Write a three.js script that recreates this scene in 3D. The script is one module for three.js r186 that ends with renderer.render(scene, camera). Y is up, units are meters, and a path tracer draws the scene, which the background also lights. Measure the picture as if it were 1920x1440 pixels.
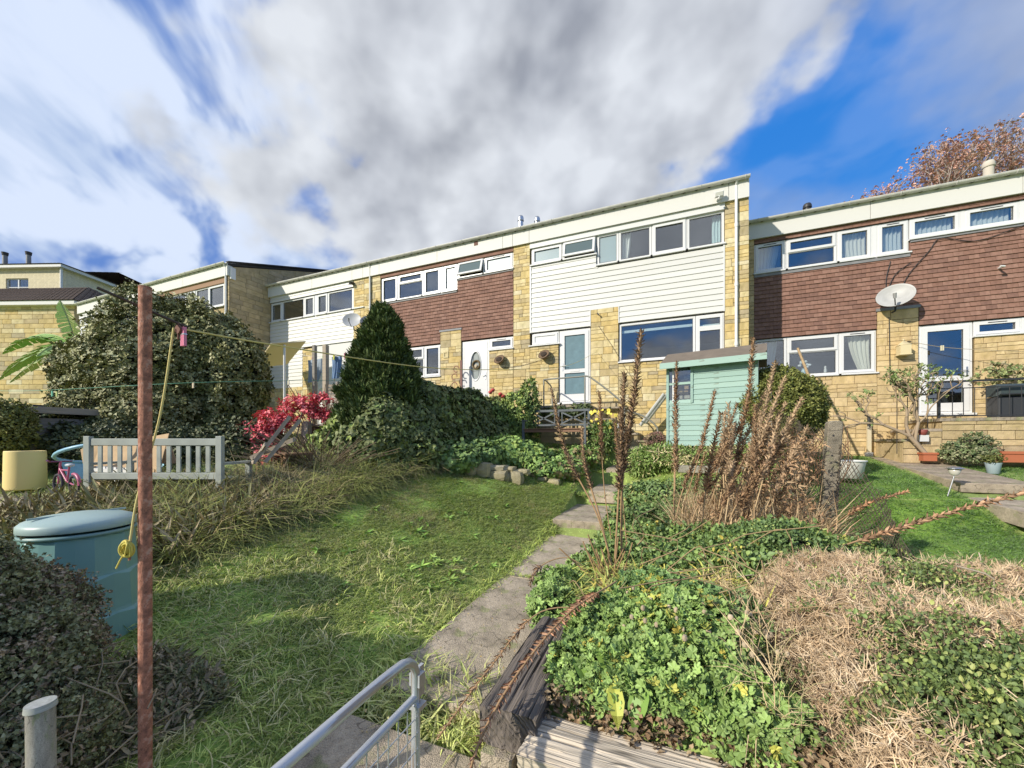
import * as THREE from 'three';
import { mergeGeometries, toCreasedNormals } from 'three/addons/utils/BufferGeometryUtils.js';

// ---------------------------------------------------------------- camera, sky, sun, exposure
// axes: x = along the terrace to the right, y = up (0 = eye height), -z = towards the houses
const scene = new THREE.Scene();
const camera = new THREE.PerspectiveCamera(2 * Math.atan(720 / 721) * 180 / Math.PI, 4 / 3, 0.05, 900);
camera.position.set(0, 0, 0);
camera.rotation.y = Math.atan2(300, 721);
camera.setViewOffset(1920, 1440, 0, -106, 1920, 1440);   // shifted lens: upright walls stay upright
scene.add(camera);

const renderer = new THREE.WebGLRenderer({ antialias: true });
renderer.toneMapping = THREE.LinearToneMapping;
renderer.toneMappingExposure = 1.2;
renderer.shadowMap.enabled = true;

const SUN_AZ = 36 * Math.PI / 180, SUN_EL = 28 * Math.PI / 180;   // light travels towards +x and the houses
const sunDir = new THREE.Vector3(-Math.sin(SUN_AZ) * Math.cos(SUN_EL), Math.sin(SUN_EL), Math.cos(SUN_AZ) * Math.cos(SUN_EL));
const sun = new THREE.DirectionalLight(new THREE.Color().setRGB(1.0, 0.93, 0.80), 4.2);
sun.position.copy(sunDir).multiplyScalar(60); sun.target.position.set(-4, 0, -6);
sun.position.add(sun.target.position);
sun.castShadow = true; sun.shadow.radius = 1.3; sun.shadow.mapSize.set(4096, 4096);
Object.assign(sun.shadow.camera, { left: -35, right: 25, top: 30, bottom: -25, near: 1, far: 140 });
scene.add(sun, sun.target);

// ---------------------------------------------------------------- random numbers and noise
let seed = 12345;
function rs(s) { seed = s >>> 0; }
function rand() { seed = (seed + 0x6D2B79F5) >>> 0; let t = seed; t = Math.imul(t ^ (t >>> 15), t | 1); t ^= t + Math.imul(t ^ (t >>> 7), t | 61); return ((t ^ (t >>> 14)) >>> 0) / 4294967296; }
const rr = (a, b) => a + (b - a) * rand();
const pick = a => a[Math.floor(rand() * a.length) % a.length];
const clamp = (x, a = 0, b = 1) => Math.min(b, Math.max(a, x));
const lerp = (a, b, t) => a + (b - a) * t;
const sstep = (a, b, x) => { const t = clamp((x - a) / (b - a)); return t * t * (3 - 2 * t); };
function interp(x, xs, ys) { if (x <= xs[0]) return ys[0]; for (let i = 1; i < xs.length; i++) if (x <= xs[i]) return lerp(ys[i - 1], ys[i], (x - xs[i - 1]) / (xs[i] - xs[i - 1])); return ys[ys.length - 1]; }
function h3(x, y, z) { let h = Math.imul(x, 374761393) ^ Math.imul(y, 668265263) ^ Math.imul(z, 2147483647 - 1274126177); h = Math.imul(h ^ (h >>> 13), 1274126177); return ((h ^ (h >>> 16)) >>> 0) / 4294967296; }
function noise(x, y, z = 0, P = 0) {           // value noise; P = period in cells (0: none)
  const X = Math.floor(x), Y = Math.floor(y), Z = Math.floor(z);
  const q = t => t * t * t * (t * (t * 6 - 15) + 10), fx = q(x - X), fy = q(y - Y), fz = q(z - Z);
  const m = P ? v => ((v % P) + P) % P : v => v;
  const c = (i, j, k) => h3(m(X + i), m(Y + j), Z + k);
  const l0 = lerp(lerp(c(0, 0, 0), c(1, 0, 0), fx), lerp(c(0, 1, 0), c(1, 1, 0), fx), fy);
  if (z === 0) return l0;
  const l1 = lerp(lerp(c(0, 0, 1), c(1, 0, 1), fx), lerp(c(0, 1, 1), c(1, 1, 1), fx), fy);
  return lerp(l0, l1, fz);
}
function fbm(x, y, z, o = 4, P = 0) { let a = 0.5, s = 0, n = 0; for (let i = 0; i < o; i++) { s += a * noise(x, y, z && z + i * 7.3, P); n += a; a *= 0.5; x *= 2; y *= 2; if (z) z *= 2; P *= 2; } return s / n; }

// ---------------------------------------------------------------- the sky: blue air, a big grey cloud bank, thin high streaks
function makeSky() {
  const W = 3072, Hh = 1536, d = new Float32Array(W * Hh * 4), w2 = 1024, h2 = 256, C = new Float32Array(w2 * h2 * 7);
  const mix3 = (a, b, t) => [lerp(a[0], b[0], t), lerp(a[1], b[1], t), lerp(a[2], b[2], t)];
  const f3 = (x, y, z, o) => fbm(x + 20, y + 20, z + 20, o);
  const dirs = (th, ph) => { const x = Math.cos(ph) * Math.cos(th), y = Math.sin(ph), z = Math.cos(ph) * Math.sin(th), q = 1 / (0.80 + 0.25 * y); return [x, y, z, x * q, y * q * 1.45, z * q]; };
  // broad fields first, on a coarser grid over the upper half: heaps, their light and shade, high veils
  for (let j = 0; j < h2; j++) for (let i = 0; i < w2; i++) {
    const [x, y, z, X, Y, Z] = dirs(((i + 0.5) / w2 - 0.5) * 2 * Math.PI, (j + 0.5) / h2 * Math.PI / 2), o = (j * w2 + i) * 7;
    const wx = f3(X * 2.2, Y * 2.2, Z * 2.2, 3) - 0.5, wy = f3(X * 2.2 + 7, Y * 2.2, Z * 2.2, 3) - 0.5;
    const F = a => f3((X + sunDir.x * a) * 4.2 + wx * 0.3, (Y + sunDir.y * a) * 4.2 + wy * 0.3, (Z + sunDir.z * a) * 4.2, 5);   // denser towards the sun is darker
    const bl = 1 - Math.abs(2 * f3(X * 5 + wx * 0.5, Y * 5 + wy * 0.5, Z * 5, 5) - 1) * 2.2;      // billows: rounded heaps with creases
    const k = 1 / (y + 0.22), px = x * k, pz = z * k;
    C[o] = f3(X * 3.3 + wx * 0.4, Y * 3.3 + wy * 0.4, Z * 3.3, 6); C[o + 1] = (F(0) - F(0.07)) * 2.3 + (bl - 0.6) * 0.22;
    C[o + 2] = fbm(px * 2 + 30, pz * 2 + 30, 0, 4) - 0.5; C[o + 3] = fbm(px * 1.6 + 40, pz * 1.6 + 50, 0, 4); C[o + 4] = wx; C[o + 5] = wy;
  }
  const c7 = new Float32Array(7);
  const coarse = (u, v) => { const fx = u * w2 - 0.5, fy = clamp(v * h2 - 0.5, 0, h2 - 1.001), i0 = Math.floor(fx), j0 = Math.floor(fy), a = fx - i0, b = fy - j0, I = ((i0 % w2) + w2) % w2, J = (I + 1) % w2; for (let m = 0; m < 6; m++) c7[m] = lerp(lerp(C[(j0 * w2 + I) * 7 + m], C[(j0 * w2 + J) * 7 + m], a), lerp(C[((j0 + 1) * w2 + I) * 7 + m], C[((j0 + 1) * w2 + J) * 7 + m], a), b); };
  for (let j = 0; j < Hh; j++) for (let i = 0; i < W; i++) {
    const th = ((i + 0.5) / W - 0.5) * 2 * Math.PI, ph = ((j + 0.5) / Hh - 0.5) * Math.PI, o = (j * W + i) * 4; d[o + 3] = 1;
    if (ph < 0) { d[o] = 0.16; d[o + 1] = 0.155; d[o + 2] = 0.12; continue; }
    const [x, y, z, X, Y, Z] = dirs(th, ph); coarse((i + 0.5) / W, ph / Math.PI * 2);
    const n1 = c7[0], sw = c7[2], sp = c7[3], wx = c7[4], wy = c7[5];
    const az = Math.atan2(x, -z) * 57.2958, el = ph * 57.2958;      // azimuth from the houses' direction, to the right
    const sd = Math.max(0, x * sunDir.x + y * sunDir.y + z * sunDir.z);
    // clear air: deeper blue to the right, paler to the left and towards the sun
    let air = mix3([0.06, 0.26, 0.68], [0.024, 0.185, 0.60], sstep(8, 42, el));
    air = mix3(air, [0.125, 0.22, 0.52], 0.85 * sstep(-5, -55, az) * sstep(-178, -110, az));
    air = mix3(air, [0.50, 0.58, 0.72], 0.5 * Math.pow(sd, 6));
    const n2 = f3(X * 13 + wx * 0.8, Y * 13 + wy * 0.8, Z * 13, 5);
    const edge = (n1 - 0.5) * 42 + (n2 - 0.5) * 26;
    const away = sstep(58, 88, Math.abs(((az + 20 + 540) % 360) - 180));
    const right = 1.5 + (el - 32) * 1.9, left = -62 - (el - 28) * 0.10 + (el < 28 ? (28 - el) * 2.0 : 0);
    let bank = sstep(-5, 5, right - az + edge * 0.7) * sstep(-6, 8, az - left + edge * 1.0);
    bank *= 1 - 0.75 * sstep(7, 0, Math.hypot((az + 60) * .7, (el - 36) * 1.2) + edge * .5);
    const other = sstep(0.405, 0.525, n1 + 0.10 * (n2 - 0.5));
    const rc = sstep(-4, 8, az - 23.5 - (33 - el) * 0.35 + edge * 0.4) * sstep(48, 40, el + edge * 0.3) * (1 - away) * 0.75;
    const rc2 = sstep(8, -1, Math.hypot((az - 12) * .8, (el - 24.5) * 1.5) + edge * 0.3) * 0.42;
    bank = Math.max(bank * (1 - away), other * away * 0.92, rc, rc2);
    // streaks of thin high cloud, drawn out along one direction of their layer
    const k = 1 / (y + 0.22), px = x * k, pz = z * k, sx = px * 0.75 + pz * 0.66, sz = -px * 0.66 + pz * 0.75;
    const st = fbm(sx * 4.2 + sw * 1.2 + 17, sz * 8.5 + sw * 2.0 + 30, 0, 6);
    const veil = sstep(4, -46, az) * sstep(-178, -130, az);
    const thin = sstep(0.40, 0.62, st * 0.58 + sp * 0.45 + (n2 - .5) * .10 + 0.05 * veil - 0.0) * (0.10 + 0.84 * veil);
    let c = mix3(air, mix3([0.46, 0.56, 0.74], [0.63, 0.71, 0.86], sstep(.35, .65, st)), thin);
    let lit = 0.62 + c7[1] + (n2 - 0.5) * 0.42 + (n1 - 0.5) * 0.7;
    lit += (1 - away) * (0.16 * sstep(-22, -58, az) - 0.10 * sstep(-40, -8, az) + 0.12 * sstep(24, 16, el));
    let cl = mix3([0.29, 0.31, 0.355], [0.66, 0.69, 0.735], clamp(lit));
    cl = mix3(cl, [0.20, 0.27, 0.45], 0.5 * sstep(6, 28, az) * (1 - away));
    c = mix3(c, cl, clamp(bank) * 0.97);
    c = mix3(c, [0.50, 0.56, 0.64], sstep(8, 0, el) * 0.6);
    d[o] = c[0]; d[o + 1] = c[1]; d[o + 2] = c[2];
  }
  const t = new THREE.DataTexture(d, W, Hh, THREE.RGBAFormat, THREE.FloatType);
  t.mapping = THREE.EquirectangularReflectionMapping; t.magFilter = THREE.LinearFilter; t.needsUpdate = true;
  return t;
}
scene.background = makeSky();
scene.environment = scene.background;

// ---------------------------------------------------------------- textures and materials
function tex(n, fn, srgb = false) {            // fn(u, v) -> grey or [r,g,b], values 0..1 (linear when not srgb)
  const d = new Uint8Array(n * n * 4);
  for (let j = 0; j < n; j++) for (let i = 0; i < n; i++) {
    const v = fn(i / n, j / n), o = (j * n + i) * 4, a = Array.isArray(v) ? v : [v, v, v];
    for (let k = 0; k < 3; k++) d[o + k] = Math.round(255 * clamp(srgb ? Math.pow(clamp(a[k]), 1 / 2.2) : a[k]));
    d[o + 3] = 255;
  }
  const t = new THREE.DataTexture(d, n, n, THREE.RGBAFormat, THREE.UnsignedByteType);
  t.wrapS = t.wrapT = THREE.RepeatWrapping; t.magFilter = THREE.LinearFilter; t.minFilter = THREE.LinearMipmapLinearFilter; t.generateMipmaps = true;
  if (srgb) t.colorSpace = THREE.SRGBColorSpace;
  t.needsUpdate = true; return t;
}
const P = 8;
const T = {
  grain: tex(256, (u, v) => 0.72 + 0.28 * fbm(u * P, v * P, 0, 5, P), true),                       // soft mottling
  stone: tex(512, (u, v) => { const a = fbm(u * P, v * P, 0, 6, P), b = noise(u * 64, v * 64, 0, 64), c = fbm(u * 3, v * 3 + .5, 0, 3, 3); return [0.62 + 0.38 * a - 0.12 * (b > .86), 0.60 + 0.38 * a - 0.14 * (b > .86), 0.52 + 0.40 * a - .1 * c]; }, true),
  stoneB: tex(512, (u, v) => 0.6 * fbm(u * 16, v * 16, 0, 5, 16) + 0.4 * noise(u * 90, v * 30, 0, 30)),
  white: tex(512, (u, v) => { const s = fbm(u * 24, v * 2, 0, 4, 2), g = fbm(u * 6, v * 6, 0, 5, 6); const k = sstep(.56, .78, s) * sstep(.45, .7, g); return [1 - 0.16 * k, 1 - 0.16 * k, 1 - 0.24 * k]; }, true),
  tile: tex(256, (u, v) => { const a = fbm(u * 8, v * 8, 0, 5, 8); return [0.66 + 0.34 * a, 0.64 + .36 * a, 0.62 + 0.36 * a]; }, true),
  concrete: tex(512, (u, v) => { const a = fbm(u * 6, v * 6, 0, 5, 6), b = noise(u * 150, v * 150, 0, 150), c = noise(u * 90 + .3, v * 90, 0, 90); const st = fbm(u * 3 + 5, v * 3, 0, 4, 3), ms = sstep(.55, .72, fbm(u * 4, v * 4 + 7, 0, 5, 4)), cr = sstep(.016, .004, Math.abs(fbm(u * 2, v * 2 + 3, 0, 5, 2) - .5)); const k = (0.52 + 0.35 * a + 0.34 * (b - .5) + (c > .86 ? .24 : 0) - (c < .12 ? .26 : 0)) * (.72 + .56 * st) * (1 - .5 * cr); return [k * (1 - .22 * ms), k * 0.965 * (1 - .10 * ms), k * 0.90 * (1 - .34 * ms)]; }, true),
  concreteB: tex(512, (u, v) => 0.55 * noise(u * 110, v * 110, 0, 110) + 0.45 * fbm(u * 20, v * 20, 0, 4, 20)),
  rust: tex(512, (u, v) => { const a = fbm(u * 12, v * 40, 0, 6, 4), b = fbm(u * 20, v * 60, 0, 4, 20), c = noise(u * 60, v * 200, 0, 20); const g = sstep(.50, .66, a * .7 + b * .3); const k = .45 + 1.1 * b; return [lerp((.22 + .34 * a) * k, .42, g * .6), lerp((.09 + .15 * a) * k, .30, g * .6), lerp((.06 + .09 * a) * k, .25, g * .6)].map(q => q * (c > .82 ? .62 : 1)); }, true),
  oldwood: tex(512, (u, v) => { const a = fbm(u * 3, v * 60, 0, 4, 0), b = noise(u * 5 + 3, v * 110), w = .02 * fbm(u * 6, v * 6, 0, 3), c = Math.abs(noise(u * 2.5 + 9, (v + w) * 46) - .5); const k = 0.42 + 0.5 * a + 0.2 * (b - .5) - .34 * sstep(.07, .0, c); return [k, k * .98, k * .95]; }, true),
  rustB: tex(256, (u, v) => fbm(u * 24, v * 24, 0, 5, 24)),
  wood: tex(512, (u, v) => { const w = fbm(u * 3 + 0.0, v * 40, 0, 5, 0), f = Math.abs(Math.sin(v * 90 + 6 * fbm(u * 4, v * 6, 0, 3, 2))); return 0.5 + 0.4 * w + 0.12 * f; }, true),
  galv: tex(256, (u, v) => { const a = fbm(u * 14, v * 14, 0, 5, 14), b = fbm(u * 5, v * 5, 0, 4, 5); return b > .6 ? [.52 + .2 * a, .43 + .2 * a, .35 + .2 * a] : [.66 + .3 * a, .68 + .3 * a, .72 + .28 * a]; }, true),
  soil: tex(512, (u, v) => { const a = fbm(u * 9, v * 9, 0, 6, 9), b = fbm(u * 5, v * 5, 0, 4, 5); const c = noise(u * 120, v * 120, 0, 120) > .8 ? 1.5 : 1; return [(0.14 + 0.14 * a + .05 * b) * c, (0.20 + 0.21 * a) * c, (0.05 + 0.06 * a) * c]; }, true),
  turf: tex(512, (u, v) => { const a = fbm(u * 10, v * 10, 0, 5, 10), b = noise(u * 170, v * 170, 0, 170), c = noise(u * 90 + 4, v * 90, 0, 90), e = fbm(u * 4, v * 4 + 1, 0, 4, 4), k = .55 + .5 * a + .45 * (b - .5) + .3 * (c - .5), br = sstep(.62, .78, e); return [lerp(.27, .36, br) * k, lerp(.41, .37, br) * k, lerp(.075, .14, br) * k]; }, true),
  paint: tex(512, (u, v) => { const a = fbm(u * 4, v * 30, 0, 5, 0), b = fbm(u * 7, v * 9, 0, 5, 7), p = sstep(.60, .70, a * .5 + b * .5), d = sstep(.52, .75, fbm(u * 3, v * 3 + 2, 0, 4, 3)); return [1 - .10 * d - .30 * p, 1 - .12 * d - .38 * p, 1 - .14 * d - .42 * p]; }, true),
  plastic: tex(256, (u, v) => 0.88 + 0.12 * fbm(u * 5, v * 5, 0, 5, 5), true),
};
function reps(t, x, y = x) { const c = t.clone(); c.repeat.set(x, y); c.needsUpdate = true; return c; }
function mat(c, rough = 0.8, o = {}) { const k = o.physical ? THREE.MeshPhysicalMaterial : THREE.MeshStandardMaterial; delete o.physical; const m = new k({ color: new THREE.Color().setRGB(...c), roughness: rough, metalness: 0, side: THREE.DoubleSide, ...o }); return m; }
const M = {
  mortar: mat([0.20, 0.15, 0.08], 0.95, { map: T.grain }),
  trim: mat([0.67, 0.67, 0.66], 0.38, {}),
  upvc: mat([0.69, 0.69, 0.69], 0.30),
  board: [0, 1, 2].map(i => mat([0.65 - .02 * i, 0.645 - .02 * i, 0.615 - .02 * i], 0.45, { map: T.white })),
  fascia: mat([0.65, 0.64, 0.605], 0.6, { map: T.white }),
  gutter: mat([0.66, 0.65, 0.61], 0.45, { map: T.grain }),
  glass: mat([0.92, 0.95, 0.95], 0.015, { physical: true, transmission: 1, thickness: 0, ior: 2.3, side: THREE.DoubleSide }),
  frosted: mat([0.50, 0.63, 0.68], 0.35, { physical: true, transmission: 0.55, thickness: 0, ior: 1.6 }),
  room: mat([0.30, 0.29, 0.27], 0.9),
  curtain: mat([0.70, 0.68, 0.60], 0.9), net: mat([0.60, 0.63, 0.62], 0.9), curtainBlue: mat([0.58, 0.72, 0.74], 0.9),
  rubber: mat([0.03, 0.03, 0.032], 0.6),
  lead: mat([0.26, 0.26, 0.27], 0.6, { map: T.grain }),
  roof: mat([0.06, 0.055, 0.055], 0.85, { map: T.grain }),
  steel: mat([0.55, 0.56, 0.58], 0.35, { metalness: 0.9 }),
  dark: mat([0.03, 0.03, 0.033], 0.5),
  stain: mat([0.62, 0.55, 0.36], 0.9, { map: T.grain }),
};
const stoneMats = [[0.74, 0.585, 0.30], [0.77, 0.62, 0.34], [0.66, 0.52, 0.27], [0.76, 0.635, 0.39], [0.80, 0.68, 0.43], [0.60, 0.485, 0.29], [0.72, 0.55, 0.26], [0.82, 0.73, 0.52], [0.52, 0.44, 0.30]].map(c => mat(c, 0.9, { map: T.stone, bumpMap: T.stoneB, bumpScale: 0.006 }));
const stoneMatsPale = [[0.74, 0.565, 0.33], [0.70, 0.53, 0.31], [0.78, 0.61, 0.38], [0.66, 0.51, 0.31]].map(c => mat(c, 0.9, { map: T.stone, bumpMap: T.stoneB, bumpScale: 0.005 }));
const stoneMatsDull = [[0.58, 0.46, 0.29], [0.53, 0.42, 0.26], [0.63, 0.50, 0.32], [0.48, 0.39, 0.26]].map(c => mat(c, 0.92, { map: T.stone, bumpMap: T.stoneB, bumpScale: 0.007 }));
const tileMats = [[0.27, 0.145, 0.108], [0.30, 0.162, 0.122], [0.24, 0.13, 0.10], [0.32, 0.18, 0.138]].map(c => mat(c, 0.85, { map: T.tile, bumpMap: T.grain, bumpScale: 0.002 }));

// ---------------------------------------------------------------- geometry helpers (scene coordinates: u right, y up, w towards the houses)
const V = (u, y, w) => new THREE.Vector3(u, y, -w);
function metricUV(g, off = 0) {
  if (g.index) g = g.toNonIndexed();
  const p = g.attributes.position, uv = new Float32Array(p.count * 2); g.computeVertexNormals(); const n = g.attributes.normal;
  for (let i = 0; i < p.count; i++) {
    const ax = Math.abs(n.getX(i)), ay = Math.abs(n.getY(i)), az = Math.abs(n.getZ(i));
    const [a, b] = ax > ay && ax > az ? [p.getZ(i), p.getY(i)] : ay > az ? [p.getX(i), p.getZ(i)] : [p.getX(i), p.getY(i)];
    uv[2 * i] = a + off; uv[2 * i + 1] = b + off * 0.7;
  }
  g.setAttribute('uv', new THREE.BufferAttribute(uv, 2)); return g;
}
function bx(u0, u1, y0, y1, w0, w1) { const g = new THREE.BoxGeometry(u1 - u0, y1 - y0, w1 - w0); g.translate((u0 + u1) / 2, (y0 + y1) / 2, -(w0 + w1) / 2); return metricUV(g); }
function chamferBox(x, y, z, c) {             // box centred on the origin with chamfered front edges all round
  const s = new THREE.Shape(); const a = x / 2 - c, b = y / 2 - c;
  s.moveTo(-a, -b); s.lineTo(a, -b); s.lineTo(a, b); s.lineTo(-a, b); s.closePath();
  const g = new THREE.ExtrudeGeometry(s, { depth: z - 2 * c, bevelEnabled: true, bevelThickness: c, bevelSize: c, bevelSegments: 1 });
  g.translate(0, 0, -z / 2 + c); return metricUV(g);
}
const merge = gs => mergeGeometries(gs.map(g => { g = g.index ? g.toNonIndexed() : g; for (const k of Object.keys(g.attributes)) if (!['position', 'normal', 'uv'].includes(k)) g.deleteAttribute(k); if (!g.attributes.uv) g = metricUV(g); if (!g.attributes.normal) g.computeVertexNormals(); return g; }));
function tube(pts, r, seg = 24, rad = 8, closed = false) { return new THREE.TubeGeometry(new THREE.CatmullRomCurve3(pts, closed, 'centripetal'), seg, r, rad, closed).toNonIndexed(); }
function bar(a, b, r, r2 = r, n = 8) {         // straight tapered rod
  const d = b.clone().sub(a), g = new THREE.CylinderGeometry(r2, r, d.length(), n, 1); g.translate(0, d.length() / 2, 0);
  g.applyQuaternion(new THREE.Quaternion().setFromUnitVectors(new THREE.Vector3(0, 1, 0), d.normalize())); g.translate(a.x, a.y, a.z); return g.toNonIndexed();
}
function plank(a, b, wd, th, up = new THREE.Vector3(0, 1, 0)) {   // board from a to b: wd along `up`, th across
  const d = b.clone().sub(a), L = d.length(); d.normalize(); const side = new THREE.Vector3().crossVectors(d, up).normalize(), u2 = new THREE.Vector3().crossVectors(side, d);
  const g = metricUV(new THREE.BoxGeometry(L, wd, th)); g.applyMatrix4(new THREE.Matrix4().makeBasis(d, u2, side)); const c = a.clone().add(b).multiplyScalar(.5); g.translate(c.x, c.y, c.z); return g;
}
function lathe(pts, n = 24) { return new THREE.LatheGeometry(pts.map(p => new THREE.Vector2(p[0], p[1])), n).toNonIndexed(); }
function blob(rx, ry, rz, det = 3, amp = 0.12, fr = 2.2, sd = 0) {   // noisy ellipsoid
  const g = new THREE.IcosahedronGeometry(1, det), p = g.attributes.position;
  for (let i = 0; i < p.count; i++) { const x = p.getX(i), y = p.getY(i), z = p.getZ(i), k = 1 + amp * 2 * (fbm(x * fr + sd + 9, y * fr + 5, z * fr + 3.7, 3) - 0.5); p.setXYZ(i, x * k * rx, y * k * ry, z * k * rz); }
  const q = g.index ? g.toNonIndexed() : g; q.computeVertexNormals(); return toCreasedNormals(q, 1.2);
}

// ---------------------------------------------------------------- things, parts, pieces
const used = {};
function numbered(n) { used[n] = (used[n] || 0) + 1; return used[n] === 1 ? n : n + '_' + String(used[n] - 1).padStart(3, '0'); }
function thing(name, label, category, at = [0, 0, 0], group) {
  const o = new THREE.Group(); o.name = numbered(name); o.position.set(at[0], at[1], -at[2]); o.userData = { label, category }; if (group) o.userData.group = group; o.base = o.position.clone(); scene.add(o); return o;
}
// a part whose geometry is given in scene coordinates
function part(parent, name, geo, m, label) {
  const g = Array.isArray(geo) ? merge(geo) : geo, o = new THREE.Mesh(g, m); o.name = name;
  if (parent.base) o.position.copy(parent.base).negate();
  if (label) o.userData.label = label; o.castShadow = o.receiveShadow = true; parent.add(o); return o;
}
// a part whose geometry is in the parent's own axes
function lpart(parent, name, geo, m) { const g = Array.isArray(geo) ? merge(geo) : geo, o = new THREE.Mesh(g, m); o.name = name; o.castShadow = o.receiveShadow = true; parent.add(o); return o; }
function single(name, label, category, geo, m, group) {
  const g = Array.isArray(geo) ? merge(geo) : geo, o = new THREE.Mesh(g, m); o.name = numbered(name); o.userData = { label, category }; if (group) o.userData.group = group; o.castShadow = o.receiveShadow = true;
  g.computeBoundingBox(); const c = g.boundingBox.getCenter(new THREE.Vector3()); c.y = g.boundingBox.min.y; g.translate(-c.x, -c.y, -c.z); o.position.copy(c); scene.add(o); return o;
}
function struct(name, geo, m) { const g = Array.isArray(geo) ? merge(geo) : geo, o = new THREE.Mesh(g, m); o.name = name; o.userData.kind = 'structure'; o.castShadow = o.receiveShadow = true; scene.add(o); return o; }
// countable pieces: the 300 that show largest are meshes, the rest one part of "stuff"
const unitPieces = [0, 1, 2, 3].map(k => { const g = chamferBox(1, 1, 1, 0.03); const uv = g.attributes.uv; for (let i = 0; i < uv.count; i++) uv.setXY(i, uv.getX(i) * 0.4 + k * 0.27, uv.getY(i) * 0.18 + k * 0.61); return g; });
function pieces(parent, name, list, mats, limit = 300) {   // list: {c: Vector3, s: [sx, sy, sz], q?: quaternion}
  list.forEach(p => { p.k = p.s[0] * p.s[1] / p.c.lengthSq(); }); list.sort((a, b) => b.k - a.k);
  const off = parent.base ? parent.base : new THREE.Vector3(); const rest = [];
  list.forEach((p, i) => {
    const o = new THREE.Mesh(pick(unitPieces), pick(mats)); o.scale.set(...p.s); o.position.copy(p.c).sub(off); if (p.q) o.quaternion.copy(p.q);
    if (i < limit) { o.name = name; o.castShadow = o.receiveShadow = true; parent.add(o); } else rest.push(o);
  });
  for (const m of mats) { const g = rest.filter(o => o.material === m); if (!g.length) continue; const r = new THREE.Mesh(merge(g.map(o => { o.updateMatrix(); return o.geometry.clone().applyMatrix4(o.matrix); })), m); r.name = name + 's_beyond'; r.userData.kind = 'stuff'; r.castShadow = r.receiveShadow = true; parent.add(r); }
}

// ---------------------------------------------------------------- the lie of the land
const GX = [2.1, 4.9, 5.5, 8, 10.5], gLeft = w => interp(w, [-3, 1, ...GX, 12.5], [-1.6, -1.36, -1.21, -0.65, -0.5, -0.2, 0.05, 0.1]);
const gPath = w => interp(w, [-5, 2.8, 5.6, 6.1, 8, 9, 10.2, 11.2], [-1.65, -1.62, -1.49, -1.32, -0.86, -0.57, -0.2, 0]);
const gBedL = w => interp(w, [1.3, 1.55, 3, 5, 6, 8, 9, 10.2, 11.2], [-1.62, -1.1, -1.12, -1.2, -1.14, -0.8, -0.5, -0.15, 0]);
const gBedR = w => interp(w, [1.3, 1.55, 3, 4.85, 6.5, 7.5, 8.2, 9, 11.2], [-1.6, -1.1, -1.05, -0.95, -0.72, -0.47, -0.12, -0.02, 0]);
const gC = w => interp(w, [-3, 5, 7.4, 7.75, 8.5, 9.87, 12.5], [-2.1, -1.85, -1.42, -1.34, -1.0, -0.74, -0.4]);
function ground(u, w) {
  let y;
  if (u <= -1.8) y = u > -4.4 ? lerp(gPath(w), gLeft(w), (-1.8 - u) / 2.6) : gLeft(w) + Math.min(0.35, (-4.4 - u) * 0.1) * sstep(11, 8, w);
  else if (u <= -0.745) y = w < 6 ? gPath(w) - .06 : w < 7.5 ? -1.36 : w < 8.68 ? -1.06 : w < 9.75 ? -.70 : -.24;
  else if (u <= -0.705) y = lerp(gPath(w), gBedL(w), (u + 0.745) / 0.04);
  else if (u <= 1.55) y = lerp(gBedL(w), gBedR(w), sstep(-0.7, 1.2, u));
  else y = lerp(gBedR(w), gC(w), sstep(1.55, 2.1, u));
  return y;
}
{
  const us = [], ws = [];
  for (let u = -400; u < -30; u += 37) us.push(u); for (let u = -30; u < -10; u += 1) us.push(u); for (let u = -10; u < 9; u += 0.1) us.push(Math.abs(u + .8) < .01 ? -.745 : Math.abs(u + .7) < .01 ? -.704 : u); for (let u = 9; u < 30; u += 2) us.push(u); for (let u = 30; u <= 430; u += 40) us.push(u);
  for (let w = -400; w < -20; w += 38) ws.push(w); for (let w = -20; w < -2; w += 1) ws.push(w); for (let w = -2; w < 13; w += 0.1) ws.push(w); for (let w = 13; w < 40; w += 2) ws.push(w); for (let w = 40; w <= 700; w += 44) ws.push(w);
  const pos = [], uv = [], idx = [];
  for (const w of ws) for (const u of us) { const far = sstep(14, 60, Math.max(Math.abs(u), w)); pos.push(u, ground(u, Math.max(-3, w)) * (1 - far) - 2 * far + (fbm(u * 2.3 + 50, w * 2.3 + 50, 0, 3) - 0.5) * 0.07, -w); uv.push(u * 0.45, w * 0.45); }
  const n = us.length; for (let j = 0; j < ws.length - 1; j++) for (let i = 0; i < n - 1; i++) { const a = j * n + i; idx.push(a, a + 1, a + n, a + 1, a + n + 1, a + n); }
  const g = new THREE.BufferGeometry(); g.setAttribute('position', new THREE.Float32BufferAttribute(pos, 3)); g.setAttribute('uv', new THREE.Float32BufferAttribute(uv, 2)); g.setIndex(idx); g.computeVertexNormals();
  struct('ground', g, mat([1, 1, 1], 1, { map: T.soil, bumpMap: T.soil, bumpScale: 0.02 }));
}

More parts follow.
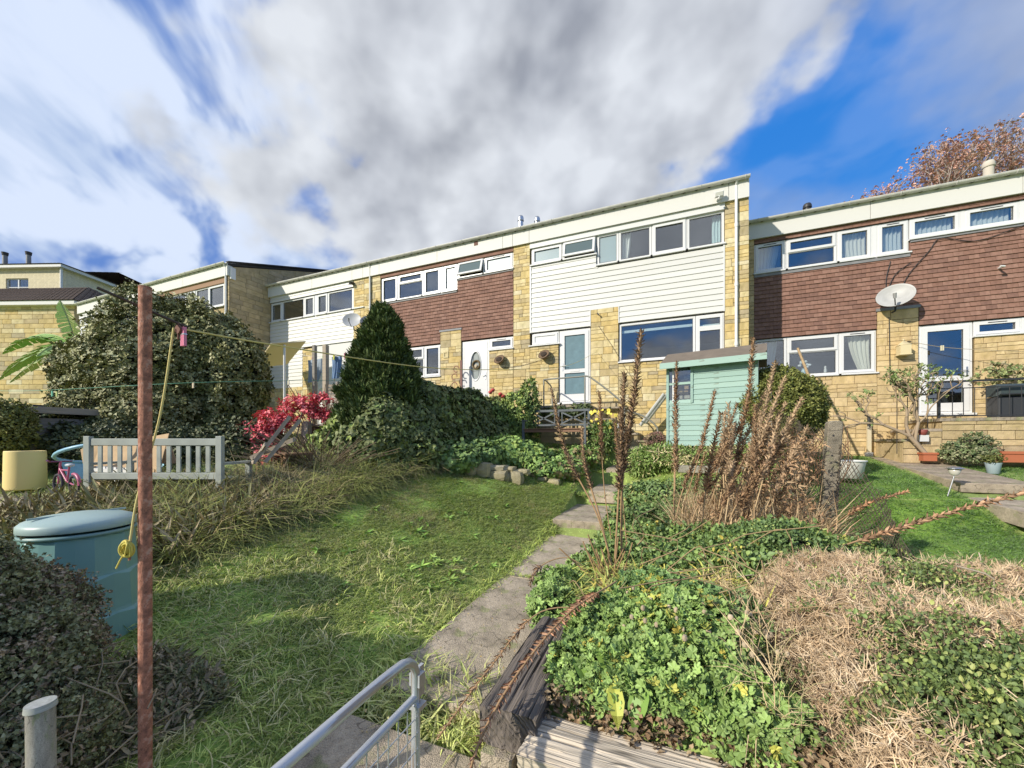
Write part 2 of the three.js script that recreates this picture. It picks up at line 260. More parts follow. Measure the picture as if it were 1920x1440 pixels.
// lawns: turf lying on the ground
function turfSheet(u0, u1, w0, w1) {
  const pos = [], uv = [], idx = [], nu = 40, nw = 60; for (let j = 0; j <= nw; j++) for (let i = 0; i <= nu; i++) { const w = lerp(w0, w1, j / nw), a = u0(w), u = lerp(a, u1(w), i / nu); pos.push(u, ground(u, w) + (fbm(u * 2.3 + 50, w * 2.3 + 50, 0, 3) - 0.5) * 0.07 + (i === 0 || i === nu || j === 0 || j === nw ? -.03 : .003), -w); uv.push(u * .5, w * .5); }
  for (let j = 0; j < nw; j++) for (let i = 0; i < nu; i++) { const a = j * (nu + 1) + i; idx.push(a, a + 1, a + nu + 1, a + 1, a + nu + 2, a + nu + 1); }
  const g = new THREE.BufferGeometry(); g.setAttribute('position', new THREE.Float32BufferAttribute(pos, 3)); g.setAttribute('uv', new THREE.Float32BufferAttribute(uv, 2)); g.setIndex(idx); g.computeVertexNormals(); return g;
}
{ const tm = mat([1, 1, 1], .95, { map: T.turf, bumpMap: T.turf, bumpScale: .012 }); struct('lawn', turfSheet(w => interp(w, [0, 1, 2.1, 4.8, 6.3, 8], [-4.5, -4.4, -4.3, -4.2, -3.9, -3.2]), w => w < 6.1 ? -1.76 : -1.83, .2, 7.8), tm); struct('lawn', turfSheet(w => 1.95, w => 4.5, 4.4, 12.3), mat([.68, .76, .56], .95, { map: T.turf, bumpMap: T.turf, bumpScale: .012 })); }

// ---------------------------------------------------------------- houses of the terrace
// walls of reconstituted stone: courses of uneven height, uneven lengths, recessed joints
function stones(parent, rects, wF, mats, sd) {
  rs(sd); const list = [], J = 0.009;
  const put = (a, b, y0, y1) => { if (b - a < 0.03 || y1 - y0 < 0.03) return; list.push({ c: V((a + b) / 2, (y0 + y1) / 2, wF + 0.03 - rr(0, 0.007)), s: [b - a - J, y1 - y0 - J, 0.07] }); };
  for (const [u0, u1, y0, y1] of rects) {
    let y = y0;
    while (y < y1 - 0.02) {
      let hgt = pick([0.2, 0.235, 0.14, 0.2]); if (y + hgt > y1 - 0.06) hgt = y1 - y;
      let u = u0 - rr(0, 0.2);
      while (u < u1 - 0.001) {
        let len = rr(0.26, 0.5), a = Math.max(u, u0), b = Math.min(u + len, u1); if (u1 - b < 0.09) b = u1;
        if (hgt > 0.17 && rand() < 0.62) {
          const m = y + hgt * rr(0.38, 0.6), k = lerp(a, b, rr(0.3, 0.7));
          put(a, b, y, m); if (b - a > .34 && rand() < .5) { put(a, k, m, y + hgt); put(k, b, m, y + hgt); } else put(a, b, m, y + hgt);
        } else put(a, b, y, y + hgt);
        u = b + (b === u1 ? 1 : 0);
      }
      y += hgt;
    }
  }
  pieces(parent, 'stone_block', list, mats, 300);
}
function boards(parent, rects, wF, y0, pitch = 0.152) {         // overlapping white cladding boards, bottom edge proud
  const list = [];
  for (const [u0, u1, a, b] of rects) for (let y = a; y < b - 0.02; y += pitch) {
    const top = Math.min(y + pitch, b), q = new THREE.Quaternion().setFromAxisAngle(new THREE.Vector3(1, 0, 0), -0.13);
    list.push({ c: V((u0 + u1) / 2, (y + top) / 2, wF), s: [u1 - u0, top - y + 0.004, 0.022], q });
  }
  pieces(parent, 'cladding_board', list, M.board, 300);
}
function tiles(parent, rects, wF, pitch = 0.112) {             // hung clay tiles, half-bond
  const list = []; let row = 0;
  for (const [u0, u1, a, b] of rects) { row = Math.round(a / pitch); for (let y = a; y < b - 0.02; y += pitch, row++) {
    for (let u = u0 - (row % 2) * 0.09; u < u1 - 0.01; u += 0.182) {
      const p = Math.max(u, u0), q1 = Math.min(u + 0.182, u1), top = Math.min(y + pitch + .01, b); if (q1 - p < 0.02) continue;
      list.push({ c: V((p + q1) / 2, (y + top) / 2, wF + rr(-0.004, 0.003)), s: [q1 - p - 0.004, top - y, 0.018], q: new THREE.Quaternion().setFromEuler(new THREE.Euler(-0.20, 0, rr(-0.008, 0.008))) });
    }
  } }
  pieces(parent, 'hung_tile', list, tileMats, 300);
}
function curtainGeo(u0, u1, y0, y1, w, folds = 9, taper = 0) {
  const nx = folds * 6, ny = 8, pos = [], idx = [];
  for (let j = 0; j <= ny; j++) for (let i = 0; i <= nx; i++) {
    const t = i / nx, v = j / ny, pull = taper * Math.pow(1 - v, 1.6) * (u1 - u0), uu = taper > 0 ? lerp(u0 + pull, u1, t) : lerp(u0, u1 + pull, t);
    pos.push(uu, lerp(y0, y1, v), -(w + 0.022 * Math.sin(t * folds * 6.283 + 1.3 * Math.sin(v * 3)) + 0.008 * Math.sin(t * 40)));
  }
  for (let j = 0; j < ny; j++) for (let i = 0; i < nx; i++) { const a = j * (nx + 1) + i; idx.push(a, a + 1, a + nx + 2, a, a + nx + 2, a + nx + 1); }
  const g = new THREE.BufferGeometry(); g.setAttribute('position', new THREE.Float32BufferAttribute(pos, 3)); g.setIndex(idx); g.computeVertexNormals(); return metricUV(g);
}
// a window: frame with its panes, sill and curtain as sub-parts.  o: {fix, sash, mid, open, curtain:[side, width, material], pat, sill}
function frameGeo(u0, u1, y0, y1, w0, w1, t) { return [bx(u0, u1, y1 - t, y1, w0, w1), bx(u0, u1, y0, y0 + t, w0, w1), bx(u0, u0 + t, y0 + t, y1 - t, w0, w1), bx(u1 - t, u1, y0 + t, y1 - t, w0, w1)]; }
function win(house, wF, u0, u1, y0, y1, o = {}) {
  const t = 0.05, w = wF + 0.045, geo = frameGeo(u0, u1, y0, y1, w, w + 0.07, t), panes = [];
  const cells = o.mid ? [[u0 + t, u1 - t, y0 + t, o.mid, o.low ?? false], [u0 + t, u1 - t, o.mid + 0.035, y1 - t, true]] : [[u0 + t, u1 - t, y0 + t, y1 - t, o.sash ?? false]];
  if (o.mid) geo.push(bx(u0 + t, u1 - t, o.mid, o.mid + 0.035, w + 0.001, w + 0.07));
  let f;
  const sashes = [];
  for (const [a, b, c, d, sash] of cells) {
    if (sash && !o.open) { geo.push(...frameGeo(a - .018, b + .018, c - .018, d + .018, w - 0.018, w + 0.05, 0.062)); panes.push([a + 0.044, b - 0.044, c + 0.044, d - 0.044]); }
    else if (!o.open) { geo.push(...frameGeo(a, b, c, d, w + 0.012, w + 0.05, 0.012)); panes.push([a + .012, b - .012, c + .012, d - .012]); }
  }
  f = part(house, 'window', geo, M.upvc);
  for (const [a, b, c, d] of panes) { part(f, 'pane', bx(a, b, c, d, w + 0.025, w + 0.029), o.pat ? M.frosted : M.glass); part(f, 'gasket', frameGeo(a - .001, b + .001, c - .001, d + .001, w + 0.008, w + 0.024, 0.006), M.rubber); }
  if (o.open) {                                 // top-hung sash standing open
    const [a, b, c, d] = [u0 + t - .018, u1 - t + .018, y0 + t - .018, y1 - t + .018], piv = new THREE.Matrix4().makeTranslation(0, d, -(w - 0.02)).multiply(new THREE.Matrix4().makeRotationX(-o.open)).multiply(new THREE.Matrix4().makeTranslation(0, -d, w - 0.02));
    const s = part(f, 'open_sash', frameGeo(a, b, c, d, w - 0.045, w - 0.001, 0.062).map(g => g.applyMatrix4(piv)), M.upvc); s.position.set(0, 0, 0);
    part(f, 'pane', bx(a + .062, b - .062, c + .062, d - .062, w - 0.025, w - 0.021).applyMatrix4(piv), o.pat ? mat([0.10, 0.14, 0.15], 0.25) : M.glass);
  }
  if (o.vent) part(f, 'trickle_vent', bx(lerp(u0, u1, .3), lerp(u0, u1, .7), y1 - 0.062, y1 - 0.047, w - 0.028, w - 0.017), M.dark);
  if (o.sill) part(f, 'sill', bx(u0 - 0.03, u1 + 0.03, y0 - 0.035, y0 - 0.002, wF - 0.055, wF + 0.1), M.upvc);
  for (const [side, wd, m, tp] of o.curtains || []) { const L = u1 - u0 - 0.1, a = side > 0 ? u1 - 0.05 - L * wd : u0 + 0.05; part(f, 'curtain', curtainGeo(a, a + L * wd, y0 + 0.02, y1 - 0.03, w + 0.17, Math.max(3, Math.round(L * wd * 11)), tp || 0), m); }
  if (o.blind) part(f, 'roller_blind', bx(u0 + 0.06, u1 - 0.06, y1 - o.blind, y1 - o.blind + .07, w + 0.09, w + 0.1), mat([0.66, 0.74, 0.72], 0.7));
  return f;
}
function shell(h, u0, u1, wF, yF, yTop, gables = [], depth = 9.8, base = -1.2, stoneM = stoneMatsDull[0]) {
  // party walls, back wall, floors and ceiling: closed rooms behind the openings
  const yb = Math.min(base, yF - 1.3), wB = wF + depth;
  part(h, 'interior_wall', [bx(u0, u0 + 0.12, yb, yTop, wF + 0.14, wB), bx(u1 - 0.12, u1, yb, yTop, wF + 0.14, wB), bx(u0 + .12, u1 - .12, yb, yTop, wB - 0.2, wB), bx(u0 + .12, u1 - .12, yb, yTop - .03, wF + 3.6, wF + 3.7)], M.room);
  part(h, 'floor', [bx(u0 + .12, u1 - .12, yF - 0.16, yF - 0.02, wF + 0.14, wB - .2), bx(u0 + .12, u1 - .12, yF + 2.22, yF + 2.45, wF + 0.14, wB - .2), bx(u0 + .12, u1 - .12, yTop - 0.03, yTop + 0.05, wF + 0.14, wB - .2)], mat([0.16, 0.12, 0.09], 0.9));
  // roof: two slopes of 18.5 degrees from eave to ridge
  const tn = Math.tan(18.6 * Math.PI / 180), wR = wF + depth / 2, yE = yTop + 0.47, yR = yE + tn * (depth / 2 + 0.12), sh = new THREE.Shape();
  sh.moveTo(-(wF - 0.03), yE); sh.lineTo(-wR, yR); sh.lineTo(-(wB + 0.12), yE); sh.lineTo(-(wB + 0.12), yE - .1); sh.lineTo(-wR, yR - 0.1); sh.lineTo(-(wF - 0.03), yE - 0.1); sh.closePath();
  const rg = new THREE.ExtrudeGeometry(sh, { depth: u1 - u0 - 0.004, bevelEnabled: false }); rg.rotateY(Math.PI / 2); // x->-z? corrected below
  { const p = rg.attributes.position; for (let i = 0; i < p.count; i++) { const X = p.getX(i), Y = p.getY(i), Z = p.getZ(i); p.setXYZ(i, u0 + 0.002 + X, Y, -Z); } }
  rg.computeVertexNormals(); const roof = part(h, 'roof', metricUV(rg), M.roof);
  const eave = []; for (let u = u0 + 0.1; u < u1; u += 0.3) { const r = new THREE.CylinderGeometry(0.045, 0.05, 1.2, 8, 1).toNonIndexed(); r.rotateX(-Math.PI / 2 + 18.6 * Math.PI / 180); r.translate(u, yE + 0.17, -(wF + 0.42)); eave.push(r); }
  eave.forEach(g => part(roof, 'roll_tile', g, M.roof));
  for (const s of gables) {                     // triangular gable above an end wall
    const tri = new THREE.Shape(); tri.moveTo(-(wF + 0.02), yTop - 0.02); tri.lineTo(-(wB - 0.02), yTop - .02); tri.lineTo(-(wB - 0.02), yE - 0.1); tri.lineTo(-wR, yR - 0.12); tri.lineTo(-(wF + .02), yE - 0.12); tri.closePath();
    const gg = new THREE.ExtrudeGeometry(tri, { depth: 0.12, bevelEnabled: false }); const p = gg.attributes.position; for (let i = 0; i < p.count; i++) { const X = p.getX(i), Y = p.getY(i), Z = p.getZ(i); p.setXYZ(i, (s > 0 ? u1 - 0.124 : u0 + 0.004) + Z, Y, X); }
    gg.computeVertexNormals(); part(h, 'gable', metricUV(gg), stoneM);
  }
  return roof;
}
function backing(h, rects, wF, m = M.mortar, name = 'stone_wall') { return part(h, name, rects.map(([a, b, c, d]) => bx(a, b, c, d, wF + 0.035, wF + 0.14)), m); }
function fascia(h, u0, u1, wF, yF, joints, m = M.fascia) {
  const f = part(h, 'fascia', bx(u0 + .001, u1 - .001, yF + 4.97, yF + 5.36, wF - 0.05, wF + 0.13), m), js = [u0, ...joints, u1];
  for (let i = 0; i < js.length - 1; i++) part(f, 'fascia_panel', bx(js[i] + 0.006, js[i + 1] - 0.006, yF + 4.96, yF + 5.425, wF - 0.075, wF - 0.051), m);
  const gp = []; const n = 10; const sh = new THREE.Shape(); sh.absarc(0, 0, 0.062, Math.PI, 2 * Math.PI, false); sh.lineTo(0.055, 0.0); sh.absarc(0, 0, 0.055, 2 * Math.PI, Math.PI, true); sh.closePath();
  const gg = new THREE.ExtrudeGeometry(sh, { depth: u1 - u0, bevelEnabled: false }); gg.rotateY(Math.PI / 2); gg.translate(u0, yF + 5.445, -(wF - 0.15)); gp.push(gg);
  const g = part(h, 'gutter', gp, M.gutter);
  for (let u = u0 + 0.3; u < u1; u += 1.0) { const c = new THREE.Mesh(new THREE.TorusGeometry(0.066, 0.009, 6, 12, Math.PI), M.gutter); c.rotation.set(0, Math.PI / 2, Math.PI); c.rotation.order = 'YXZ'; c.position.set(u, yF + 5.445, -(wF - 0.15)); c.name = 'gutter_bracket'; c.castShadow = true; g.add(c); }
  return f;
}
function downpipe(h, u, wF, y0, y1, m = M.trim) { const p = part(h, 'downpipe', [bar(V(u, y0, wF - 0.055), V(u, y1, wF - 0.055), 0.036, 0.036, 12), tube([V(u, y1, wF - .055), V(u, y1 + 0.05, wF - 0.1), V(u, y1 + 0.12, wF - 0.15)], 0.036, 8, 10)], m); for (let y = y0 + .9; y < y1; y += 1.5) part(p, 'pipe_socket', bar(V(u, y, wF - 0.055), V(u, y + 0.09, wF - 0.055), 0.045, 0.045, 12), m); return p; }
function flue(h, u, w, y, r = 0.075, hh = 0.5, m = M.steel) { const f = part(h, 'vent_pipe', [bar(V(u, y - 1, w), V(u, y + hh * .55, w), r, r, 14)], m); part(f, 'cowl', lathe([[0.001, hh], [r * .9, hh * .96], [r * 1.15, hh * .85], [r * 1.25, hh * .62], [r * 1.0, hh * .55], [0.001, hh * .55]], 16).translate(u, y, -w), m); return f; }
function glazedDoor(h, wF, u0, u1, y0, y1, split, o = {}) {   // white door: frame, leaf, glass above and below a middle rail, handle
  const w = wF + 0.05, f = part(h, 'door_frame', frameGeo(u0, u1, y0, y1, w, w + 0.08, 0.065), M.upvc);
  const a = u0 + 0.05, b = u1 - 0.05, c = y0 + 0.05, d = y1 - 0.06, s = 0.11;
  const leaf = part(h, 'door', [bx(a, a + s, c, d, w - 0.02, w + 0.045), bx(b - s, b, c, d, w - .02, w + .045), bx(a + s, b - s, d - 0.1, d, w - .02, w + .045), bx(a + s, b - s, c, c + 0.2, w - .02, w + .045), bx(a + s, b - s, split - 0.055, split + 0.06, w - .02, w + .045)], M.upvc);
  for (const [e, g] of [[c + .2, split - .055], [split + .06, d - .1]]) { part(leaf, 'pane', bx(a + s, b - s, e, g, w + .012, w + .016), o.glass || M.glass); part(leaf, 'gasket', frameGeo(a + s - .002, b - s + .002, e - .002, g + .002, w - .008, w + .011, 0.008), M.rubber); }
  const hu = o.left ? a + 0.05 : b - 0.05, hs = o.left ? 1 : -1;
  part(leaf, 'handle', [bx(hu - .016, hu + .016, split + .03, split + .26, w - .032, w - .02), bar(V(hu, split + .17, w - .03), V(hu, split + .17, w - .07), .009), bar(V(hu, split + .17, w - .068), V(hu + hs * .13, split + .17, w - .072), .010)], M.steel);
  if (o.letter) part(leaf, 'letter_slot', bx((a + b) / 2 - .14, (a + b) / 2 + .14, split - .02, split + .03, w - .03, w - .0205), M.trim);
  part(leaf, 'threshold', bx(u0 - .03, u1 + .03, y0 - .05, y0 - .002, wF - .06, wF + .1), M.upvc);
  return leaf;
}
const cn = M.curtain, cb = M.curtainBlue, ne = M.net;

// house with white boarding, straight ahead
{
  const W = 11.2, h = thing('terraced_house', 'tallest-looking terraced house clad in white boards with a frosted glass back door', 'house', [-1.4, 0, W], 'terraced houses');
  const sr = [[-4.61, -4.06, -.4, 6.1], [-4.06, -3.15, -.4, 2.90], [-2.18, -1.40, -.4, 3.8], [-1.40, 1.25, -.4, 2.17], [-3.15, -2.18, -.4, 1.07], [1.25, 1.785, -.4, 6.1]];
  stones(backing(h, sr, W), sr, W, stoneMats, 11);
  const cl = backing(h, [[-4.06, -2.18, 3.33, 5.36], [-2.18, -1.4, 3.8, 5.0], [-1.4, 1.25, 3.33, 5.0], [-2.18, -2.02, 5.0, 5.36]], W, M.board[1], 'cladding_backing');
  boards(cl, [[-4.04, -2.19, 3.33, 3.786], [-1.39, 1.24, 3.33, 3.786], [-4.04, 1.24, 3.786, 5.0], [-4.04, -2.03, 5.0, 5.36]], W + 0.008);
  part(cl, 'corner_strip', [bx(-4.06, -4.015, 3.32, 5.37, W - .02, W + .03), bx(1.215, 1.25, 3.32, 5.02, W - .02, W + .03), bx(-1.40, -1.375, 3.32, 3.8, W - .02, W + .03), bx(-2.205, -2.18, 3.32, 3.8, W - .02, W + .03)], M.trim);
  part(h, 'window_head', bx(-4.06, 1.25, 5.93, 6.1, W - 0.02, W + 0.14), M.trim);
  win(h, W, -4.02, -3.04, 5.41, 5.93, { sash: 1, pat: 1, sill: 1, curtains: [[1, 1, ne]] });
  win(h, W, -3.03, -2.03, 5.41, 5.93, { open: 0.22, pat: 1, sill: 1 });
  win(h, W, -2.0, -1.40, 5.07, 5.93, { pat: 1, sill: 1, curtains: [[1, 1, ne]] });
  win(h, W, -1.39, -0.52, 5.07, 5.93, { sill: 1, curtains: [[-1, 0.34, mat([.78, .78, .76], .9), -0.35]] });
  win(h, W, -0.51, 0.36, 5.07, 5.93, { sash: 1, sill: 1 });
  win(h, W, 0.37, 1.24, 5.07, 5.93, { sill: 1, curtains: [[1, 0.28, cb, 0]] });
  win(h, W, -1.38, 0.57, 2.22, 3.29, { sill: 1, blind: 0.24 });
  win(h, W, 0.58, 1.24, 2.22, 3.29, { sill: 1, mid: 2.92, low: true, blind: 0.3 });
  const tr = part(h, 'transom_panel', [...frameGeo(-4.0, -3.15, 2.93, 3.29, W + .045, W + .115, .05), ...frameGeo(-3.97, -3.19, 2.96, 3.26, W + .027, W + .1, .06), bx(-3.92, -3.23, 3.0, 3.21, W + .05, W + .07)], M.upvc); part(tr, 'sill', bx(-4.09, -3.1, 2.895, 2.927, W - .06, W + .1), M.upvc);
  glazedDoor(h, W, -3.13, -2.2, 1.13, 3.29, 2.06, { glass: mat([0.16, 0.26, 0.30], 0.28, { map: T.grain }), left: 1, letter: 1 });
  fascia(h, -4.61, 1.785, W, 1.13, [-4.06, 1.33]);
  shell(h, -4.61, 1.785, W, 1.13, 6.1, [1]);
  part(h, 'end_wall', bx(1.665, 1.785, -1.4, 6.1, W + .14, W + 9.6), stoneMats[1]);
  downpipe(h, 1.50, W, 0.0, 6.45);
  flue(h, -4.6, W + .6, 6.95, .085, .45); flue(h, -4.2, W + 1.1, 7.1, .085, .45);
  part(h, 'air_brick', [bar(V(-2.0, 5.0, W - .01), V(-2.0, 5.0, W + .03), .03)], M.gutter);
}
// house with brown hung tiles on its left
{
  const W = 11.2, h = thing('terraced_house', 'brown tile-hung terraced house left of the white-boarded one, wreath on its door', 'house', [-7.4, 0, W], 'terraced houses');
  const sr = [[-10.67, -9.9, -.4, 6.1], [-5.46, -4.62, -.4, 2.90], [-7.31, -6.5, -.4, 3.70], [-9.9, -7.31, -.4, 2.17], [-6.5, -5.46, -.4, 1.07]];
  stones(backing(h, sr, W), sr, W, stoneMats, 21);
  const cl = backing(h, [[-9.9, -7.31, 3.33, 5.0], [-7.31, -6.5, 3.74, 5.0], [-6.5, -4.62, 3.33, 5.38], [-6.66, -6.5, 5.0, 5.38]], W, tileMats[2], 'tile_backing');
  tiles(cl, [[-9.9, -7.32, 3.33, 3.778], [-6.49, -4.62, 3.33, 3.778], [-9.9, -4.62, 3.778, 5.0], [-6.64, -4.62, 5.0, 5.36]], W + .008);
  part(cl, 'tile_head_strip', bx(-9.9, -4.62, 5.965, 6.1, W - .005, W + .14), tileMats[1]);
  part(h, 'lead_flashing', [bx(-9.9, -6.66, 4.975, 5.035, W - .022, W + .02), bx(-6.65, -4.62, 5.36, 5.405, W - .022, W + .02), bx(-7.34, -6.47, 3.70, 3.76, W - .03, W + .03)], M.lead);
  win(h, W, -9.88, -9.14, 5.07, 5.96, { sash: 1, sill: 1 });
  win(h, W, -9.13, -8.04, 5.07, 5.96, { mid: 5.62, sill: 1 });
  win(h, W, -8.03, -7.32, 5.07, 5.96, { sash: 1, sill: 1 });
  win(h, W, -7.21, -6.66, 5.07, 5.96, { sash: 1, pat: 1, sill: 1, curtains: [[1, 1, ne]] });
  part(h, 'window_mullion', bx(-7.318, -7.213, 5.07, 5.96, W + .04, W + .11), M.upvc);
  win(h, W, -6.64, -5.66, 5.44, 5.96, { open: 0.3, vent: 1, sill: 1, pat: 1 });
  win(h, W, -5.65, -4.63, 5.44, 5.96, { sash: 1, pat: 1, vent: 1, sill: 1, curtains: [[1, 1, ne]] });
  win(h, W, -9.88, -8.75, 2.22, 3.29, { sash: 1, sill: 1 });
  win(h, W, -8.74, -8.0, 2.22, 3.29, { mid: 2.86, sill: 1 });
  win(h, W, -7.99, -7.32, 2.22, 3.29, { sash: 1, sill: 1 });
  win(h, W, -5.46, -4.63, 2.93, 3.29, { sash: 1, sill: 1, vent: 1 });
  // white panelled door with an oval light
  const f = part(h, 'door_frame', frameGeo(-6.48, -5.47, 1.13, 3.29, W + .05, W + .13, .065), M.upvc);
  const sh = new THREE.Shape(); sh.moveTo(-.43, 0); sh.lineTo(.43, 0); sh.lineTo(.43, 2.05); sh.lineTo(-.43, 2.05); sh.closePath(); const hole = new THREE.Path(); hole.absellipse(0, 1.28, .19, .47, 0, Math.PI * 2, true); sh.holes.push(hole);
  const dg = new THREE.ExtrudeGeometry(sh, { depth: .05, bevelEnabled: true, bevelSize: .004, bevelThickness: .004, bevelSegments: 1, curveSegments: 28 }); dg.translate(-5.975, 1.18, -(W + .1));
  const door = part(h, 'door', metricUV(dg), M.upvc), ring = new THREE.TorusGeometry(1, 0.07, 6, 40); ring.scale(.2, .48, .25); ring.translate(-5.975, 2.46, -(W + .045)); part(door, 'oval_frame', ring.toNonIndexed(), M.upvc);
  const pg = new THREE.CircleGeometry(1, 32); pg.scale(.195, .475, 1); pg.translate(-5.975, 2.46, -(W + .075)); part(door, 'pane', pg.toNonIndexed(), mat([0.30, 0.34, 0.33], .3, { map: T.grain }));
  const lead = []; for (const [x0, y0, x1, y1] of [[-.19, .1, .19, .1], [-.18, -.16, .18, -.16], [-.1, -.4, -.1, .4], [.1, -.4, .1, .4]]) lead.push(bar(V(-5.975 + x0, 2.46 + y0, W + .07), V(-5.975 + x1, 2.46 + y1, W + .07), .006)); part(door, 'leading', lead, M.lead);
  part(door, 'handle', [bx(-5.63, -5.6, 2.0, 2.22, W + .03, W + .045), bar(V(-5.615, 2.13, W + .03), V(-5.615, 2.13, W - .01), .009), bar(V(-5.615, 2.13, W - .01), V(-5.74, 2.13, W - .012), .01)], M.steel);
  fascia(h, -10.67, -4.612, W, 1.13, [-9.9, -7.4, -4.95]);
  shell(h, -10.67, -4.612, W, 1.13, 6.1);
  downpipe(h, -10.34, W, 1.0, 6.45, M.gutter);
  part(h, 'air_grille', bx(-5.97, -5.83, 6.36, 6.50, W - .082, W - .074), mat([.16, .08, .06], .8));
  part(h, 'boiler_vent', [...frameGeo(-7.18, -6.98, 2.8, 3.02, W - .03, W + .02, .045), bx(-7.14, -7.02, 2.84, 2.98, W - .01, W + .01)], mat([.55, .46, .25], .7));
}
// white house further left, in part shaded by the next row
{
  const W = 11.2, h = thing('terraced_house', 'white-boarded terraced house beside the projecting stone gable wall on the left', 'house', [-13.2, 0, W], 'terraced houses');
  const sr = [[-11.18, -10.672, -.4, 6.1], [-13.9, -13.3, -.4, 3.72], [-15.9, -13.9, -.4, 2.2]];
  stones(backing(h, sr, W), sr, W, stoneMats, 31);
  const cl = backing(h, [[-15.88, -11.18, 3.8, 5.0], [-11.18, -10.68, 3.8, 3.81], [-15.88, -13.9, 2.2, 3.8], [-13.3, -11.18, -.4, 3.8]], W, M.board[1], 'cladding_backing');
  boards(cl, [[-15.85, -11.19, 3.80, 5.0]], W + .008, 0, .15);
  boards(cl, [[-15.85, -11.19, 5.86, 6.1]], W + .008, 0, .12);
  boards(cl, [[-15.85, -13.92, 2.2, 3.76]], W + .008, 0, .15);
  const xs = [-15.84, -15.15, -13.88, -13.3, -13.16, -12.56, -11.26, -11.19 + .5].slice(0, 8); const ws = [[-15.84, -15.16, 1], [-15.15, -13.87, 0], [-13.86, -13.27, 1], [-13.15, -12.56, 1], [-12.55, -11.86 + .6, 0], [-11.25, -10.69, 0]];
  ws.forEach(([a, b, s], i) => win(h, W, a, b, 5.03, 5.85, { sash: s, sill: 1, curtains: i === 3 ? [[1, .5, mat([.8, .8, .78], .9), .4]] : [] }));
  part(h, 'window_mullion', bx(-13.268, -13.152, 5.03, 5.85, W + .04, W + .11), M.upvc);
  win(h, W, -12.9, -11.4, 2.1, 3.3, { mid: 2.9, sill: 1 });
  fascia(h, -15.895, -10.672, W, 1.13, [-13.3, -11.2]);
  shell(h, -15.895, -10.672, W, 1.13, 6.1);
}
// right-hand house with brown tiles, set back
{
  const W = 12.58, d = -0.465, h = thing('terraced_house', 'brown tile-hung terraced house on the right, set back behind black railings', 'house', [5, -0.4, W], 'terraced houses');
  const sr = [[1.9, 2.13, -1, 5.64], [6.6, 7.9, -1, 2.44], [4.81, 5.60, -1, 3.28], [2.13, 4.81, -1, 1.71], [5.6, 6.6, -1, .6]];
  stones(backing(h, sr, W), sr, W, stoneMatsPale, 41);
  const cl = backing(h, [[2.13, 4.81, 2.84, 4.6], [4.81, 5.6, 3.3, 4.6], [5.6, 7.9, 2.84, 4.92], [5.44, 5.6, 4.6, 4.92]], W, tileMats[2], 'tile_backing');
  tiles(cl, [[2.13, 4.80, 2.84, 3.288], [5.61, 7.9, 2.84, 3.288], [2.13, 7.9, 3.288, 4.6], [5.45, 7.9, 4.6, 4.92]], W + .008);
  tiles(cl, [[2.13, 7.9, 5.51, 5.63]], W + .008, .06);
  part(h, 'lead_flashing', [bx(2.13, 5.44, 4.56, 4.65, W - .022, W + .02), bx(5.45, 7.9, 4.90, 4.965, W - .022, W + .02), bx(4.78, 5.63, 3.27, 3.34, W - .03, W + .03)], M.lead);
  win(h, W, 2.14, 2.88, 4.68, 5.5, { sash: 1, sill: 1, vent: 1, curtains: [[-1, .9, ne, -.25]] });
  win(h, W, 2.89, 4.0, 4.68, 5.5, { mid: 5.12, sill: 1 });
  win(h, W, 4.01, 4.72, 4.68, 5.5, { sash: 1, sill: 1, curtains: [[1, 1, cn, .1]] });
  part(h, 'window_mullion', bx(4.722, 4.82, 4.68, 5.5, W + .04, W + .11), M.upvc);
  win(h, W, 4.825, 5.43, 4.68, 5.5, { sash: 1, sill: 1, vent: 1, curtains: [[1, 1, ne]] });
  win(h, W, 5.45, 6.37, 4.99, 5.5, { sash: 1, sill: 1, vent: 1, curtains: [[1, 1, ne]] });
  win(h, W, 6.44, 7.36, 4.99, 5.5, { sash: 1, sill: 1, vent: 1, curtains: [[1, 1, ne]] });
  part(h, 'window_mullion', [bx(6.372, 6.438, 4.99, 5.5, W + .04, W + .11), bx(7.362, 7.9, 4.99, 5.5, W + .04, W + .11)], M.upvc);
  win(h, W, 2.14, 2.9, 1.74, 2.82, { sill: 1, curtains: [[-1, .8, ne, -.3]] });
  win(h, W, 2.91, 4.04, 1.74, 2.82, { mid: 2.38, sill: 1 });
  win(h, W, 4.05, 4.80, 1.74, 2.82, { sash: 1, sill: 1, vent: 1, curtains: [[1, .72, cn, .55]] });
  win(h, W, 6.6, 7.39, 2.47, 2.82, { sash: 1, sill: 1, vent: 1 });
  part(h, 'window_mullion', bx(7.392, 7.9, 2.47, 2.82, W + .04, W + .11), M.upvc);
  glazedDoor(h, W, 5.62, 6.58, .66, 2.82, 1.5, { glass: M.glass });
  fascia(h, 1.9, 7.9, W, .665, [4.65, 7.35]);
  shell(h, 1.9, 7.9, W, .665, 5.635, [], 9.8, -2);
  flue(h, 3.62, W + 1.0, 6.52, .09, .35, M.dark);
  flue(h, 7.7, W + 1.6, 6.95, .1, .42, mat([.55, .50, .42], .8));
}
